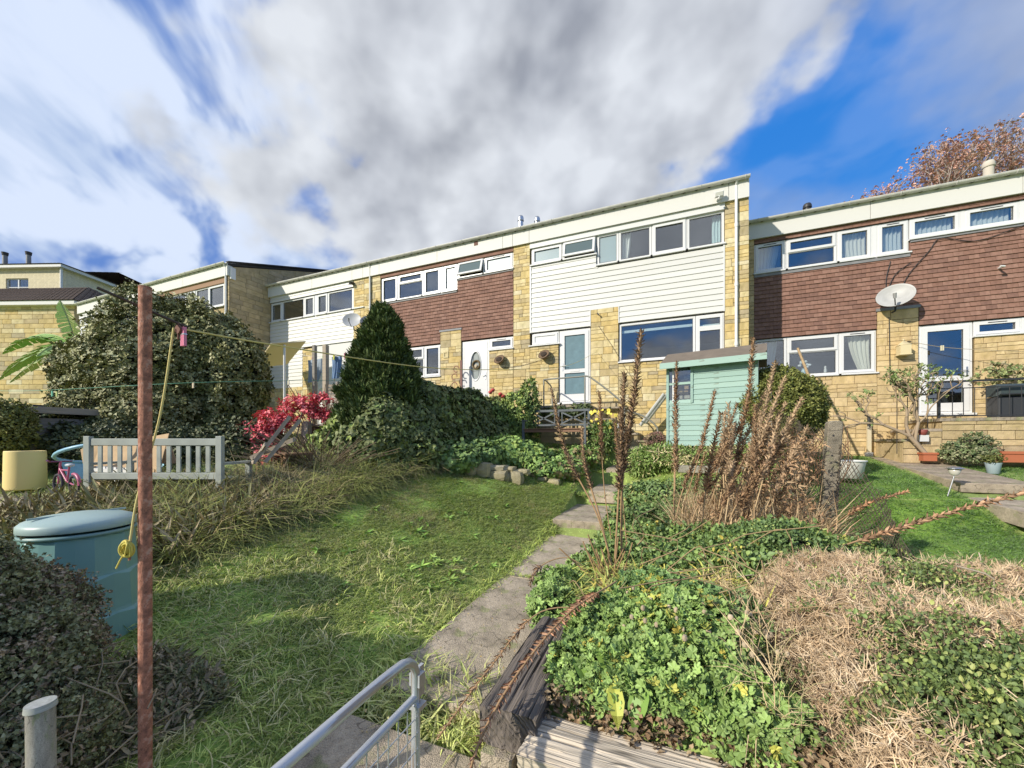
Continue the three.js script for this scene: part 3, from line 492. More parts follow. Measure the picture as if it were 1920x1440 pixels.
// the row that projects on the far left: two houses with a stone gable end
{
  const W = 9.585, d = 0.32, yT = 6.42;
  const h = thing('terraced_house', 'projecting terraced house with a bare stone gable wall behind the ivy bush', 'house', [-19, .3, W], 'terraced houses');
  const sr = [[-16.2, -15.9, -.4, yT], [-21.7, -16.2, -.4, 5.2]];
  stones(backing(h, sr, W), sr, W, stoneMatsDull, 51);
  // gable wall of stone facing right
  const gw = part(h, 'gable_wall', bx(-16.02, -15.935, -.6, yT, W + .14, W + 9.8), M.mortar), list = [];
  rs(61); const tn = Math.tan(18.6 * Math.PI / 180);
  for (let y = 1.6; y < 8.6; y += .19) for (let w = W + .02 - rr(0, .3); w < W + 5.6;) { const L = rr(.38, .72), a = Math.max(w, W + .02), b = w + L; if (y + .19 < yT + .37 + tn * (a - W) && b - a > .08) list.push({ c: V(-15.91 - rr(0, .005), y + .095, (a + b) / 2), s: [b - a - .01, .18, .06], q: new THREE.Quaternion().setFromAxisAngle(new THREE.Vector3(0, 1, 0), Math.PI / 2) }); w = b; }
  pieces(gw, 'stone_block', list, stoneMatsDull, 300);
  win(h, W, -17.25, -16.22, 5.3, 6.2, { sash: 1, sill: 1 }); win(h, W, -18.1, -17.26, 5.3, 6.2, { sill: 1 }); win(h, W, -18.75, -18.11, 5.3, 6.2, { sash: 1, sill: 1 }); win(h, W, -20.6, -18.8, 5.3, 6.2, { sill: 1 });
  part(h, 'window_head', bx(-21.7, -16.2, 6.2, yT, W - .005, W + .14), mat([.32, .2, .13], .9));
  fascia(h, -21.7, -15.9, W, yT - 4.97, [-18.8]);
  shell(h, -21.7, -15.9, W, yT - 4.97, yT, [1], 9.8);
  const vt = []; for (let i = 0; i < 14; i++) { const w = W + .1 + i * .36; const g = new THREE.BoxGeometry(.16, .045, .4); g.rotateX(18.6 * Math.PI / 180); g.translate(-15.88, yT + .5 + tn * (w - W) + .02, -(w)); vt.push(metricUV(g)); }
  vt.forEach(g => part(h, 'verge_tile', g, M.roof));
  downpipe(h, -16.02, W, 1, 6.75, M.trim); part(h, 'meter_box', bx(-15.93, -15.83, 6.3, 6.75, W + .02, W + .2), M.trim);
  flue(h, -19.6, W + 1.6, 7.25, .09, .4, M.steel); flue(h, -19.2, W + 2, 7.35, .09, .4, M.steel);
  const h2 = thing('terraced_house', 'white-boarded terraced house at the far left end of its row, mostly behind the bush', 'house', [-24.7, .3, W], 'terraced houses');
  const cl = backing(h2, [[-27.8, -21.7, -.4, 5.2]], W, M.board[1], 'cladding_backing'); boards(cl, [[-27.79, -21.72, 2.2, 5.2]], W + .008, 0, .16); boards(cl, [[-27.79, -21.72, 6.15, yT]], W + .008, 0, .14);
  for (let u = -27.0; u < -22; u += 1.6) win(h2, W, u, u + .85, 5.25, 6.13, { sash: 1, sill: 1 }), win(h2, W, u + .86, u + 1.58, 5.25, 6.13, { sill: 1 });
  part(h2, 'window_mullion', bx(-27.8, -27.02, 5.25, 6.13, W + .03, W + .11), M.upvc);
  fascia(h2, -27.8, -21.702, W, yT - 4.97, [-24.8]); shell(h2, -27.8, -21.702, W, yT - 4.97, yT, [-1], 9.8);
}
// buildings beyond, far left: in axes of their own (x along the front, z towards us)
function farBuilding(name, label, at, turn, Wd, Dp, eave, rise, base, wallM, wins, o = {}) {
  const h = thing(name, label, 'building', at); h.rotation.y = turn; h.base = null;
  const roofM = [[.075, .05, .042], [.09, .06, .05], [.06, .042, .036]].map(c => mat(c, .9));
  const wx = (a, b, c, d, e, f) => metricUV(new THREE.BoxGeometry(b - a, d - c, f - e).translate((a + b) / 2, (c + d) / 2, (e + f) / 2));
  const fr = []; const ys = [base, ...new Set(wins.flatMap(q => [q[2], q[3]])), eave].sort((a, b) => a - b);
  for (let i = 0; i < ys.length - 1; i++) { let x = -Wd; const row = wins.filter(q => q[2] <= ys[i] + 1e-6 && q[3] >= ys[i + 1] - 1e-6).sort((a, b) => a[0] - b[0]); for (const q of row) { fr.push(wx(x, q[0], ys[i], ys[i + 1], -.3, 0)); x = q[1]; } fr.push(wx(x, 0, ys[i], ys[i + 1], -.3, 0)); }
  lpart(h, 'wall', [...fr, wx(-Wd, 0, base, eave, -Dp, -Dp + .3), wx(-Wd, -Wd + .3, base, eave, -Dp + .3, -.3)], wallM);
  lpart(h, 'side_wall', wx(-.3, 0, base, eave, -Dp + .3, -.3), o.side || wallM);
  lpart(h, 'floor', [wx(-Wd + .3, -.3, eave - .1, eave, -Dp + .3, -.3), wx(-Wd + .3, -.3, eave - 3, eave - 2.9, -Dp + .3, -.3), wx(-Wd + .3, -.3, base, eave - .1, -4.2, -4)], M.room);
  for (const q of wins) { const f = lpart(h, 'window', [wx(q[0], q[1], q[3] - .07, q[3], -.2, -.1), wx(q[0], q[1], q[2], q[2] + .07, -.2, -.1), wx(q[0], q[0] + .07, q[2] + .07, q[3] - .07, -.2, -.1), wx(q[1] - .07, q[1], q[2] + .07, q[3] - .07, -.2, -.1), wx((q[0] + q[1]) / 2 - .05, (q[0] + q[1]) / 2 + .05, q[2] + .07, q[3] - .07, -.2, -.1), wx(q[0] + .07, q[1] - .07, lerp(q[2], q[3], .62) - .03, lerp(q[2], q[3], .62) + .03, -.195, -.105)], M.upvc); lpart(f, 'pane', wx(q[0] + .05, q[1] - .05, q[2] + .05, q[3] - .05, -.16, -.155), M.glass); }
  lpart(h, 'fascia', [wx(-Wd - .4, .4, eave, eave + .25, .3, .4), wx(.3, .4, eave, eave + .25, -Dp - .4, .3), wx(-Wd - .4, .3, eave, eave + .05, -Dp - .4, .3)], M.fascia);
  // hipped roof of tile courses
  const x0 = -Wd - .45, x1 = .45, z0 = -Dp - .45, z1 = .45, k = (z1 - z0) / 2, A = [x0, eave + .25, z1], B = [x1, eave + .25, z1], C = [x1, eave + .25, z0], D = [x0, eave + .25, z0], R1 = [x0 + k, eave + .25 + rise, z1 - k], R2 = [x1 - k, eave + .25 + rise, z1 - k];
  const face = (...ps) => { const g = new THREE.BufferGeometry(), q = []; for (let i = 1; i < ps.length - 1; i++) q.push(...ps[0], ...ps[i], ...ps[i + 1]); g.setAttribute('position', new THREE.Float32BufferAttribute(q, 3)); g.computeVertexNormals(); return metricUV(g); };
  const roof = lpart(h, 'roof', [face(A, B, R2, R1), face(C, D, R1, R2), face(B, C, R2), face(D, A, R1)], roofM[0]);
  const rows = Math.round(k / .38); // tile courses on the two faces in view
  for (let i = 0; i < rows; i++) { const t0 = i / rows, t1 = (i + 1) / rows, P0 = (p, q, t) => p.map((v, j) => lerp(v, q[j], t));
    for (const [E0, E1, F0, F1, nx, nz] of [[A, B, R1, R2, 0, 1], [B, C, R2, R2, 1, 0]]) { const a = P0(E0, F0, t0), b = P0(E1, F1, t0), c = P0(E1, F1, t1 + .02), dd = P0(E0, F0, t1 + .02), up = .05; const lift = (p, s) => [p[0] + nx * up * s * .5, p[1] + up * s, p[2] + nz * up * s * .5]; const segs = Math.max(1, Math.round(Math.hypot(b[0] - a[0], b[2] - a[2]) / .33)); const gs = []; for (let sI = 0; sI < segs; sI++) { const u0 = sI / segs, u1 = (sI + .8) / segs; gs.push(face(lift(P0(a, b, u0), 1), lift(P0(a, b, u1), 1), lift(P0(dd, c, u1), .3), lift(P0(dd, c, u0), .3))); gs.push(face(P0(a, b, u0), P0(a, b, u1), lift(P0(a, b, u1), 1), lift(P0(a, b, u0), 1))); } const m = lpart(roof, 'tile_course', gs, roofM[i % 3]); } }
  return h;
}
{
  rs(71);
  farBuilding('apartment_building', 'cream three-storey building with a dark hipped tile roof, far left', [-49.8, 0, 16.1], 0.36, 22, 26, 15.2, 5.2, -4, mat([.80, .70, .47], .9, { map: T.grain }), [[-5.2, -3.1, 12.4, 14.4], [-10, -8, 12.4, 14.4], [-16, -14, 12.4, 14.4], [-21, -19, 12.4, 14.4]], { side: mat([.76, .68, .48], .95, { map: T.grain }) });
  const h = scene.children[scene.children.length - 1];
  for (const x of [-7.4, -9.8, -12.5]) { const f = lpart(h, 'chimney_pot', new THREE.CylinderGeometry(.17, .19, 2.2, 12).translate(x, 17.0, -3.2), M.lead); lpart(f, 'cowl', new THREE.CylinderGeometry(.24, .2, .3, 12).translate(x, 18.2, -3.2), M.roof); }
  lpart(h, 'downpipe', new THREE.CylinderGeometry(.09, .09, 15.2, 10).translate(.1, 7.6, .12), M.trim);
  const st = []; const g2 = farBuilding('stone_building', 'lower stone building with a dark hipped roof in front of the cream one', [-35.3, 0, 12.0], 0.36, 20, 10, 8.6, 3.0, -4, mat([.62, .48, .27], .9, { map: T.stone }), []);
  for (let y = 1.5; y < 8.4; y += .3) for (let x = -14 - rr(0, .5); x < -.05;) { const L = rr(.6, 1.1), b = Math.min(x + L, 0); st.push({ c: new THREE.Vector3((x + b) / 2, y + .15, .02), s: [b - x - .02, .28, .08] }); x = b; }
  const wl = g2.children.find(c => c.name === 'wall'); rs(72); const keep = st.map(q => ({ ...q })); pieces(wl, 'stone_block', keep, stoneMats, 300);
}

// ---------------------------------------------------------------- foliage helpers
const grassMat = mat([1, 1, 1], 0.8, { physical: true, transmission: 0.5, thickness: 0, ior: 1.4 });
const leafMat = mat([1, 1, 1], 0.58, {}), dryMat = mat([1, 1, 1], 0.9, {}), softMat = mat([1, 1, 1], 0.75, {});
function tris(list) { const g = new THREE.BufferGeometry(), p = [], uv = []; for (const t of list) for (const v of t) { p.push(...v); uv.push(v[0], v[2]); } g.setAttribute('position', new THREE.Float32BufferAttribute(p, 3)); g.setAttribute('uv', new THREE.Float32BufferAttribute(uv, 2)); g.computeVertexNormals(); return g; }
// a single leaf lying along +z from the origin, y up; outline = half-widths along its length; folded at the midrib
function leafGeo(outline, len, fold = 0.25, droop = 0.2) {
  const t = [], n = outline.length - 1;
  for (let i = 0; i < n; i++) { const z0 = i / n * len, z1 = (i + 1) / n * len, a = outline[i] * len, b = outline[i + 1] * len, y0 = -droop * (z0 / len) ** 2 * len, y1 = -droop * (z1 / len) ** 2 * len;
    for (const s of [-1, 1]) { const A = [0, y0, z0], B = [0, y1, z1], C = [s * b, y1 + fold * b, z1], D = [s * a, y0 + fold * a, z0]; if (a > 0) t.push(s > 0 ? [A, D, C] : [A, C, D]); if (b > 0) t.push(s > 0 ? [A, C, B] : [A, B, C]); else if (a > 0) t.push(s > 0 ? [A, D, B] : [A, B, D]); } }
  return tris(t.filter(q => q.length === 3));
}
const OVAL = [0.02, 0.26, 0.3, 0.2, 0], IVY = [0.22, 0.46, 0.3, 0.2, 0], ROUND = [0.2, 0.46, 0.52, 0.42, 0.12], LANCE = [0.03, 0.1, 0.11, 0.07, 0], SMALL = [0.04, 0.3, 0];
function sprig(outline, len, n, spread, up, sd, fold = .25, droop = .2) {   // n leaves round a short shoot
  rs(sd); const gs = [];
  for (let i = 0; i < n; i++) { const g = leafGeo(outline, len * rr(.7, 1.2), fold, droop), m = new THREE.Matrix4().makeRotationFromEuler(new THREE.Euler(-rr(up - .5, up + .5), i * 2.4 + rr(-.4, .4), rr(-.4, .4), 'YXZ')); m.setPosition(rr(-spread, spread), rr(0, spread * 1.4), rr(-spread, spread)); gs.push(g.applyMatrix4(m)); }
  return merge(gs);
}
function bladeTuft(n, len, wd, lean, sd, curl = .5) {
  rs(sd); const t = [];
  for (let i = 0; i < n; i++) { const a = rr(0, 6.283), L = len * rr(.55, 1.15), le = rr(.1, lean), bx0 = rr(-.03, .03), bz0 = rr(-.03, .03), dx = Math.cos(a), dz = Math.sin(a), sx = -dz * wd / 2, sz = dx * wd / 2;
    const pt = k => { const th = le + curl * k; return [bx0 + dx * L * k * Math.sin(th), L * k * Math.cos(th), bz0 + dz * L * k * Math.sin(th)]; }, p0 = pt(0), p1 = pt(.55), p2 = pt(1);
    t.push([[p0[0] - sx, p0[1], p0[2] - sz], [p0[0] + sx, p0[1], p0[2] + sz], [p1[0] + sx * .8, p1[1], p1[2] + sz * .8]], [[p0[0] - sx, p0[1], p0[2] - sz], [p1[0] + sx * .8, p1[1], p1[2] + sz * .8], [p1[0] - sx * .8, p1[1], p1[2] - sz * .8]], [[p1[0] - sx * .8, p1[1], p1[2] - sz * .8], [p1[0] + sx * .8, p1[1], p1[2] + sz * .8], p2]); }
  return tris(t);
}
const _q = new THREE.Quaternion(), _q2 = new THREE.Quaternion(), _y = new THREE.Vector3(0, 1, 0), _m = new THREE.Matrix4(), _c = new THREE.Color();
function scatter(parent, name, geo, m, items) {            // items: {p: Vector3, n: Vector3 (local up), s, c: [r,g,b], spin}
  const im = new THREE.InstancedMesh(geo, m, items.length), off = parent && parent.base ? parent.base : new THREE.Vector3();
  items.forEach((it, i) => { _q.setFromUnitVectors(_y, it.n.normalize()); _q2.setFromAxisAngle(_y, it.spin ?? rand() * 6.283); _q.multiply(_q2); const s = it.s; _m.compose(it.p.clone().sub(off), _q, Array.isArray(s) ? new THREE.Vector3(...s) : new THREE.Vector3(s, s, s)); im.setMatrixAt(i, _m); im.setColorAt(i, _c.setRGB(...it.c)); });
  im.name = name; im.castShadow = im.receiveShadow = true; im.userData.kind = 'stuff'; (parent || scene).add(im); return im;
}
function stuff(name, label, category, geo, m, items) { const im = scatter(null, numbered(name), geo, m, items); Object.assign(im.userData, { label, category }); return im; }
const mixc = (a, b, t) => [lerp(a[0], b[0], t), lerp(a[1], b[1], t), lerp(a[2], b[2], t)];
const shadec = (c, k) => [c[0] * k, c[1] * k, c[2] * k];
function tone(pal) { const a = pick(pal), b = pick(pal); return shadec(mixc(a, b, rand()), rr(.75, 1.25)); }
// leaves over the surface and through the outer part of a group of blobs [u, y, w, ru, ry, rw]
function massItems(blobs, n, size, pal, o = {}) {
  const items = [], area = blobs.map(b => b[3] * b[4] + b[4] * b[5] + b[3] * b[5]), tot = area.reduce((a, b) => a + b, 0); let guard = 0, hid = 0;
  while (items.length + hid < n && guard++ < n * 6) {
    let r = rand() * tot, k = 0; while ((r -= area[k]) > 0 && k < blobs.length - 1) k++; const b = blobs[k];
    const th = rr(0, 6.283), cy = rr(o.low ?? -1, 1), sy = Math.sqrt(1 - cy * cy), d = [sy * Math.cos(th), cy, sy * Math.sin(th)];
    const lump = 1 + (o.lump ?? .16) * 2 * (fbm(d[0] * 2.4 + b[0] * 3 + 20, d[1] * 2.4 + b[1] * 3 + 20, d[2] * 2.4 + b[2] + 20, 3) - .5), f = lump * (1 - (o.depth ?? .16) * Math.pow(rand(), 1.5) + (o.fuzz ?? .04) * rand());
    const u = b[0] + d[0] * b[3] * f, y = b[1] + d[1] * b[4] * f, w = b[2] + d[2] * b[5] * f;
    if (y < ground(u, w) - .02) continue;
    if (blobs.some((q, j) => j !== k && ((u - q[0]) / q[3]) ** 2 + ((y - q[1]) / q[4]) ** 2 + ((w - q[2]) / q[5]) ** 2 < (o.inner ?? .62))) continue;
    if (o.cull !== 0 && d[0] / b[3] * u + d[1] / b[4] * y + d[2] / b[5] * w > .12 * Math.hypot(u, y, w) / b[3] && rand() < .85) { hid++; continue; }     // far side, in view of nothing
    if (o.gap && noise(u * o.gap + 30, y * o.gap + 30, w * o.gap + 30) < .28) continue;
    const nn = new THREE.Vector3(d[0] / b[3], d[1] / b[4] + (o.up ?? .25) / b[4], -d[2] / b[5]).normalize().add(new THREE.Vector3(rr(-1, 1), rr(-1, 1), rr(-1, 1)).multiplyScalar(o.mess ?? .6));
    const patch = noise(u * 1.7 + 10, y * 1.7 + 10, w * 1.7 + 10);
    let c = tone(pal); if (o.pal2 && rand() < o.k2 * (patch > .5 ? 1.7 : .5)) c = tone(o.pal2);
    items.push({ p: V(u, y, w), n: nn, s: size * rr(.65, 1.3), c });
  }
  return items;
}
function coreGeo(blobs, k = .8) { return blobs.map((b, i) => blob(b[3] * k, b[4] * k, b[5] * k, 3, .14, 2.4, i * 3).translate(b[0], b[1], -b[2])); }
const coreMat = mat([0.018, 0.024, 0.010], 1), coreBrown = mat([0.05, 0.038, 0.022], 1), bark = mat([0.13, 0.09, 0.06], .95, { map: T.grain }), twigMat = mat([0.24, 0.17, 0.10], .95), greyTwig = mat([0.30, 0.26, 0.21], .95);  // dark core colours: deep shade between the leaves is put into them
function bush(name, label, cat, at, blobs, geo, n, size, pal, o = {}, m = leafMat, group) {
  const t = thing(name, label, cat, at, group);
  if (o.core !== 0) part(t, 'shade_core', coreGeo(blobs, o.core || .8), o.coreMat || coreMat);  // opaque dark core, its colour standing in for shade inside the foliage
  scatter(t, 'foliage', geo, m, massItems(blobs, n, size, pal, o)); return t;
}

// ---------------------------------------------------------------- lawns
const GR = [[0.42, 0.52, 0.11], [0.48, 0.56, 0.135], [0.34, 0.46, 0.09], [0.53, 0.58, 0.18]], GRdry = [[0.60, 0.51, 0.28], [0.50, 0.44, 0.22], [0.66, 0.57, 0.33]];
const GRb = [[0.235, 0.42, 0.075], [0.29, 0.47, 0.10], [0.19, 0.35, 0.06]];
const leftEdge = w => interp(w, [0, 1, 2.1, 4.8, 6.3, 8], [-4.6, -4.5, -4.45, -4.35, -4.1, -3.4]);
{
  rs(301); const tuft = bladeTuft(12, .058, .006, 1.15, 5, .7), items = [], long = [];
  for (let i = 0; i < 62000; i++) {
    const w = .3 + 7.3 * Math.pow(rand(), 1.25), u = rr(leftEdge(w) - .15, -1.72 + .07 * rr(-1, 1) * noise(w * 3 + 9, 2)), y = ground(u, w); if (u > -1.72 && w < 6.1) continue;
    const n = noise(u * 1.6 + 60, w * 1.6 + 60), n2 = fbm(u * 4 + 60, w * 4 + 30, 0, 2); const dry = sstep(.64, .84, n * .6 + n2 * .4 + (w < 2.6 ? .08 : 0) + rr(-.18, .18));
    items.push({ p: V(u, y - .012, w), n: new THREE.Vector3(rr(-.35, .35), 1, rr(-.35, .35)), s: [rr(.9, 1.5), rr(.6, 1.15) * (.55 + .9 * n2), rr(.9, 1.5)], c: mixc(tone(GR), tone(GRdry), dry * .8) });
  }
  for (let i = 0; i < 3200; i++) { const w = .3 + 3.4 * Math.pow(rand(), 1.2), u = rr(leftEdge(w), -1.75), k = noise(u * 2 + 5, w * 2 + 7); if (k < .42) continue; long.push({ p: V(u, ground(u, w) - .01, w), n: new THREE.Vector3(rr(-.5, .5), 1, rr(-.5, .5)), s: rr(.9, 1.6), c: mixc(tone(GR), tone(GRdry), rand() < .4 ? .8 : .1) }); }
  for (let i = 0; i < 700; i++) { const w = rr(2.0, 6.0), u = -1.74 + rr(-.1, .06); long.push({ p: V(u, ground(u, w) - .01, w), n: new THREE.Vector3(rr(.1, .8), 1, rr(-.4, .4)), s: rr(1.1, 1.9), c: tone(GR) }); }
  for (let i = 0; i < 260; i++) { const w = rr(1.75, 2.3), u = rr(-1.8, -.85); long.push({ p: V(u, ground(u, w) + .0, w), n: new THREE.Vector3(rr(-.6, .6), 1, rr(-.6, .6)), s: rr(1.3, 2.6), c: mixc(tone(GR), tone(GRdry), rand() * .7) }); }
  stuff('lawn_grass', 'mown green lawn with worn patches left of the concrete path', 'grass', tuft, grassMat, items);
  stuff('long_grass', 'longer straggling grass in the lawn near the gate and along the path edge', 'grass', bladeTuft(8, .11, .005, .9, 8, .9), softMat, long);
  // far part of the garden before the steps and round the shed
  const it2 = []; for (let i = 0; i < 12000; i++) { const w = rr(7.2, 11), u = rr(-4.0, 1.5); if (u > -1.5 && u < -.2 && w < 10.4) { if (rand() < .75) continue; } it2.push({ p: V(u, ground(u, w) - .01, w), n: new THREE.Vector3(rr(-.4, .4), 1, rr(-.4, .4)), s: rr(.8, 1.9), c: rand() < .12 ? tone(GRdry) : mixc(tone(GR), tone(GRb), rand()) }); }
  stuff('bank_grass', 'rough grass on the upper terrace before the bench and the green shed', 'grass', tuft, softMat, it2);
  const it3 = []; for (let i = 0; i < 25000; i++) { const w = 4.2 + 8.3 * Math.pow(rand(), 1.3), u = rr(1.62, 2.6 + w * .5); const pw = w > 8.45 ? [4.5, 5.45] : [4.55, 5.5]; if (u > pw[0] && u < pw[1]) continue; it3.push({ p: V(u, ground(u, w) - .01, w), n: new THREE.Vector3(rr(-.3, .3), 1, rr(-.3, .3)), s: [rr(1.2, 1.9), rr(.9, 1.6), rr(1.2, 1.9)], c: tone(GRb) }); }
  stuff('lawn_grass', 'bright green lawn of the right-hand garden beyond the wire fence', 'grass', tuft, grassMat, it3);
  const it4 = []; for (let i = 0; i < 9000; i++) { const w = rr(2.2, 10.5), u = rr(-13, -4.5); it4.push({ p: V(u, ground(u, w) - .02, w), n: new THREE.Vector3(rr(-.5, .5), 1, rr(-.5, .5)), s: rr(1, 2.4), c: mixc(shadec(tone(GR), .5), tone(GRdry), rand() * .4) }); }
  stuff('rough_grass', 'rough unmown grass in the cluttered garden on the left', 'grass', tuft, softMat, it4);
  const fl = []; for (let i = 0; i < 420; i++) { const onP = rand() < .5, w = rr(1.6, 6), u = onP ? -.75 - 1.05 * Math.pow(rand(), 1.6) : rr(-4.2, -1.8); fl.push({ p: V(u, onP ? (w > 2 ? lerp(-1.583, -1.46, (w - 2) / 4.1) : -1.595) + .008 : ground(u, w) + .03, w), n: new THREE.Vector3(rr(-.5, .5), 1, rr(-.5, .5)), s: rr(.5, 1.2) * (onP ? .7 : .9), c: tone([[.40, .27, .13], [.5, .36, .14], [.3, .19, .1], [.55, .44, .2]]) }); }
  stuff('fallen_leaves', 'small fallen leaves and crumbs scattered on the path and the lawn', 'leaf litter', leafGeo(OVAL, .03, .3, .2), dryMat, fl);
  const mo = []; for (let i = 0; i < 260; i++) { const k = rand(); const [u, w] = k < .3 ? [rr(-1.78, -.76), 4.055 + rr(-.02, .02)] : k < .7 ? [-.77 + rr(-.03, .02), rr(2, 6)] : [rr(-1.78, -.76), 6.0 + rr(-.04, .02)]; mo.push({ p: V(u, lerp(-1.583, -1.46, (w - 2) / 4.1) - .005, w), n: new THREE.Vector3(rr(-.5, .5), 1, rr(-.5, .5)), s: rr(.25, .8), c: tone(GR) }); }
  stuff('moss_and_weeds', 'little tufts growing in the joints and along the edge of the path', 'weeds', tuft, softMat, mo);
  // dandelion-like rosettes in the lawn
  const ros = sprig(LANCE, .16, 9, .012, .5, 77, .2, .25), itr = []; for (let i = 0; i < 46; i++) { const w = rr(2.6, 6), u = i < 16 ? rr(-2.75, -2.1) : rr(-4, -1.9); if (i < 16) itr.push({ p: V(u, ground(u, rr(3.2, 4)) + .01, rr(3.2, 4)), n: new THREE.Vector3(rr(-.2, .2), 1, rr(-.2, .2)), s: rr(.5, .9), c: tone([[.33, .50, .10], [.40, .56, .13]]) }); else itr.push({ p: V(u, ground(u, w) + .005, w), n: new THREE.Vector3(rr(-.2, .2), 1, rr(-.2, .2)), s: rr(.5, .8), c: tone(GRb) }); }
  itr.forEach(q => { q.p.y = ground(q.p.x, -q.p.z) + .01; });
  stuff('broadleaf_weeds', 'broad-leaved weeds scattered in the lawn beside the path', 'weeds', ros, leafMat, itr);
}

// ---------------------------------------------------------------- concrete paths in slabs
const concrete = [[.60, .52, .425], [.55, .47, .38], [.64, .555, .455]].map(c => mat(c, .92, { map: reps(T.concrete, 2.2), bumpMap: reps(T.concreteB, 2.2), bumpScale: .006 }));
function slab(u0, u1, w0, w1, top0, top1, th, m, c = .012) {
  const s = new THREE.Shape(); s.moveTo(u0 + c, w0 + c); s.lineTo(u1 - c, w0 + c); s.lineTo(u1 - c, w1 - c); s.lineTo(u0 + c, w1 - c); s.closePath();
  const g = new THREE.ExtrudeGeometry(s, { depth: th, bevelEnabled: true, bevelSize: c, bevelThickness: c, bevelSegments: 2 }), p = g.attributes.position;
  for (let i = 0; i < p.count; i++) { const x = p.getX(i), w = p.getY(i), z = p.getZ(i); p.setXYZ(i, x, lerp(top0, top1, (w - w0) / (w1 - w0)) - (th - z) - c, -w); }
  const q = metricUV(g); return q;
}
{
  const path = struct('path', slab(-1.80, -.72, -.6, 1.72, -1.6, -1.6, .12, concrete[0]), concrete[1]);
  const S = (g, m) => { const o = new THREE.Mesh(g, m); o.name = 'slab'; o.castShadow = o.receiveShadow = true; path.add(o); };
  S(slab(-1.79, -.75, 2.0, 4.05, -1.585, -1.55, .12), concrete[0]); S(slab(-1.78, -.75, 4.06, 6.15, -1.55, -1.46, .12), concrete[2]);
  S(slab(-1.79, -.75, 6.02, 7.5, -1.27, -1.25, .26), concrete[0]); S(slab(-1.5, -.5, 7.5, 8.7, -.98, -.96, .2), concrete[2]); S(slab(-1.35, -.3, 8.7, 9.76, -.62, -.6, .2), concrete[1]); S(slab(-1.2, -.1, 9.8, 11.0, -.16, -.14, .3), concrete[0]);
  const p2 = struct('path', slab(4.55, 5.5, 9.0, 12.3, -.72, -.41, .14), concrete[1]);
  const S2 = (g, m) => { const o = new THREE.Mesh(g, m); o.name = 'slab'; o.castShadow = o.receiveShadow = true; p2.add(o); };
  S2(slab(4.52, 5.6, 7.6, 9.15, -1.0, -.93, .2), concrete[2]); S2(slab(4.5, 5.7, 5, 7.62, -1.36, -1.3, .3), concrete[0]);
  struct('patio', slab(-11.2, -6.2, 1.9, 3.4, -.80, -.80, .1), concrete[2]);
  struct('kerb', slab(.1, 1.3, 7.36, 7.5, -.44, -.44, .1), mat([.42, .40, .34], .95, { map: T.concrete }));
}

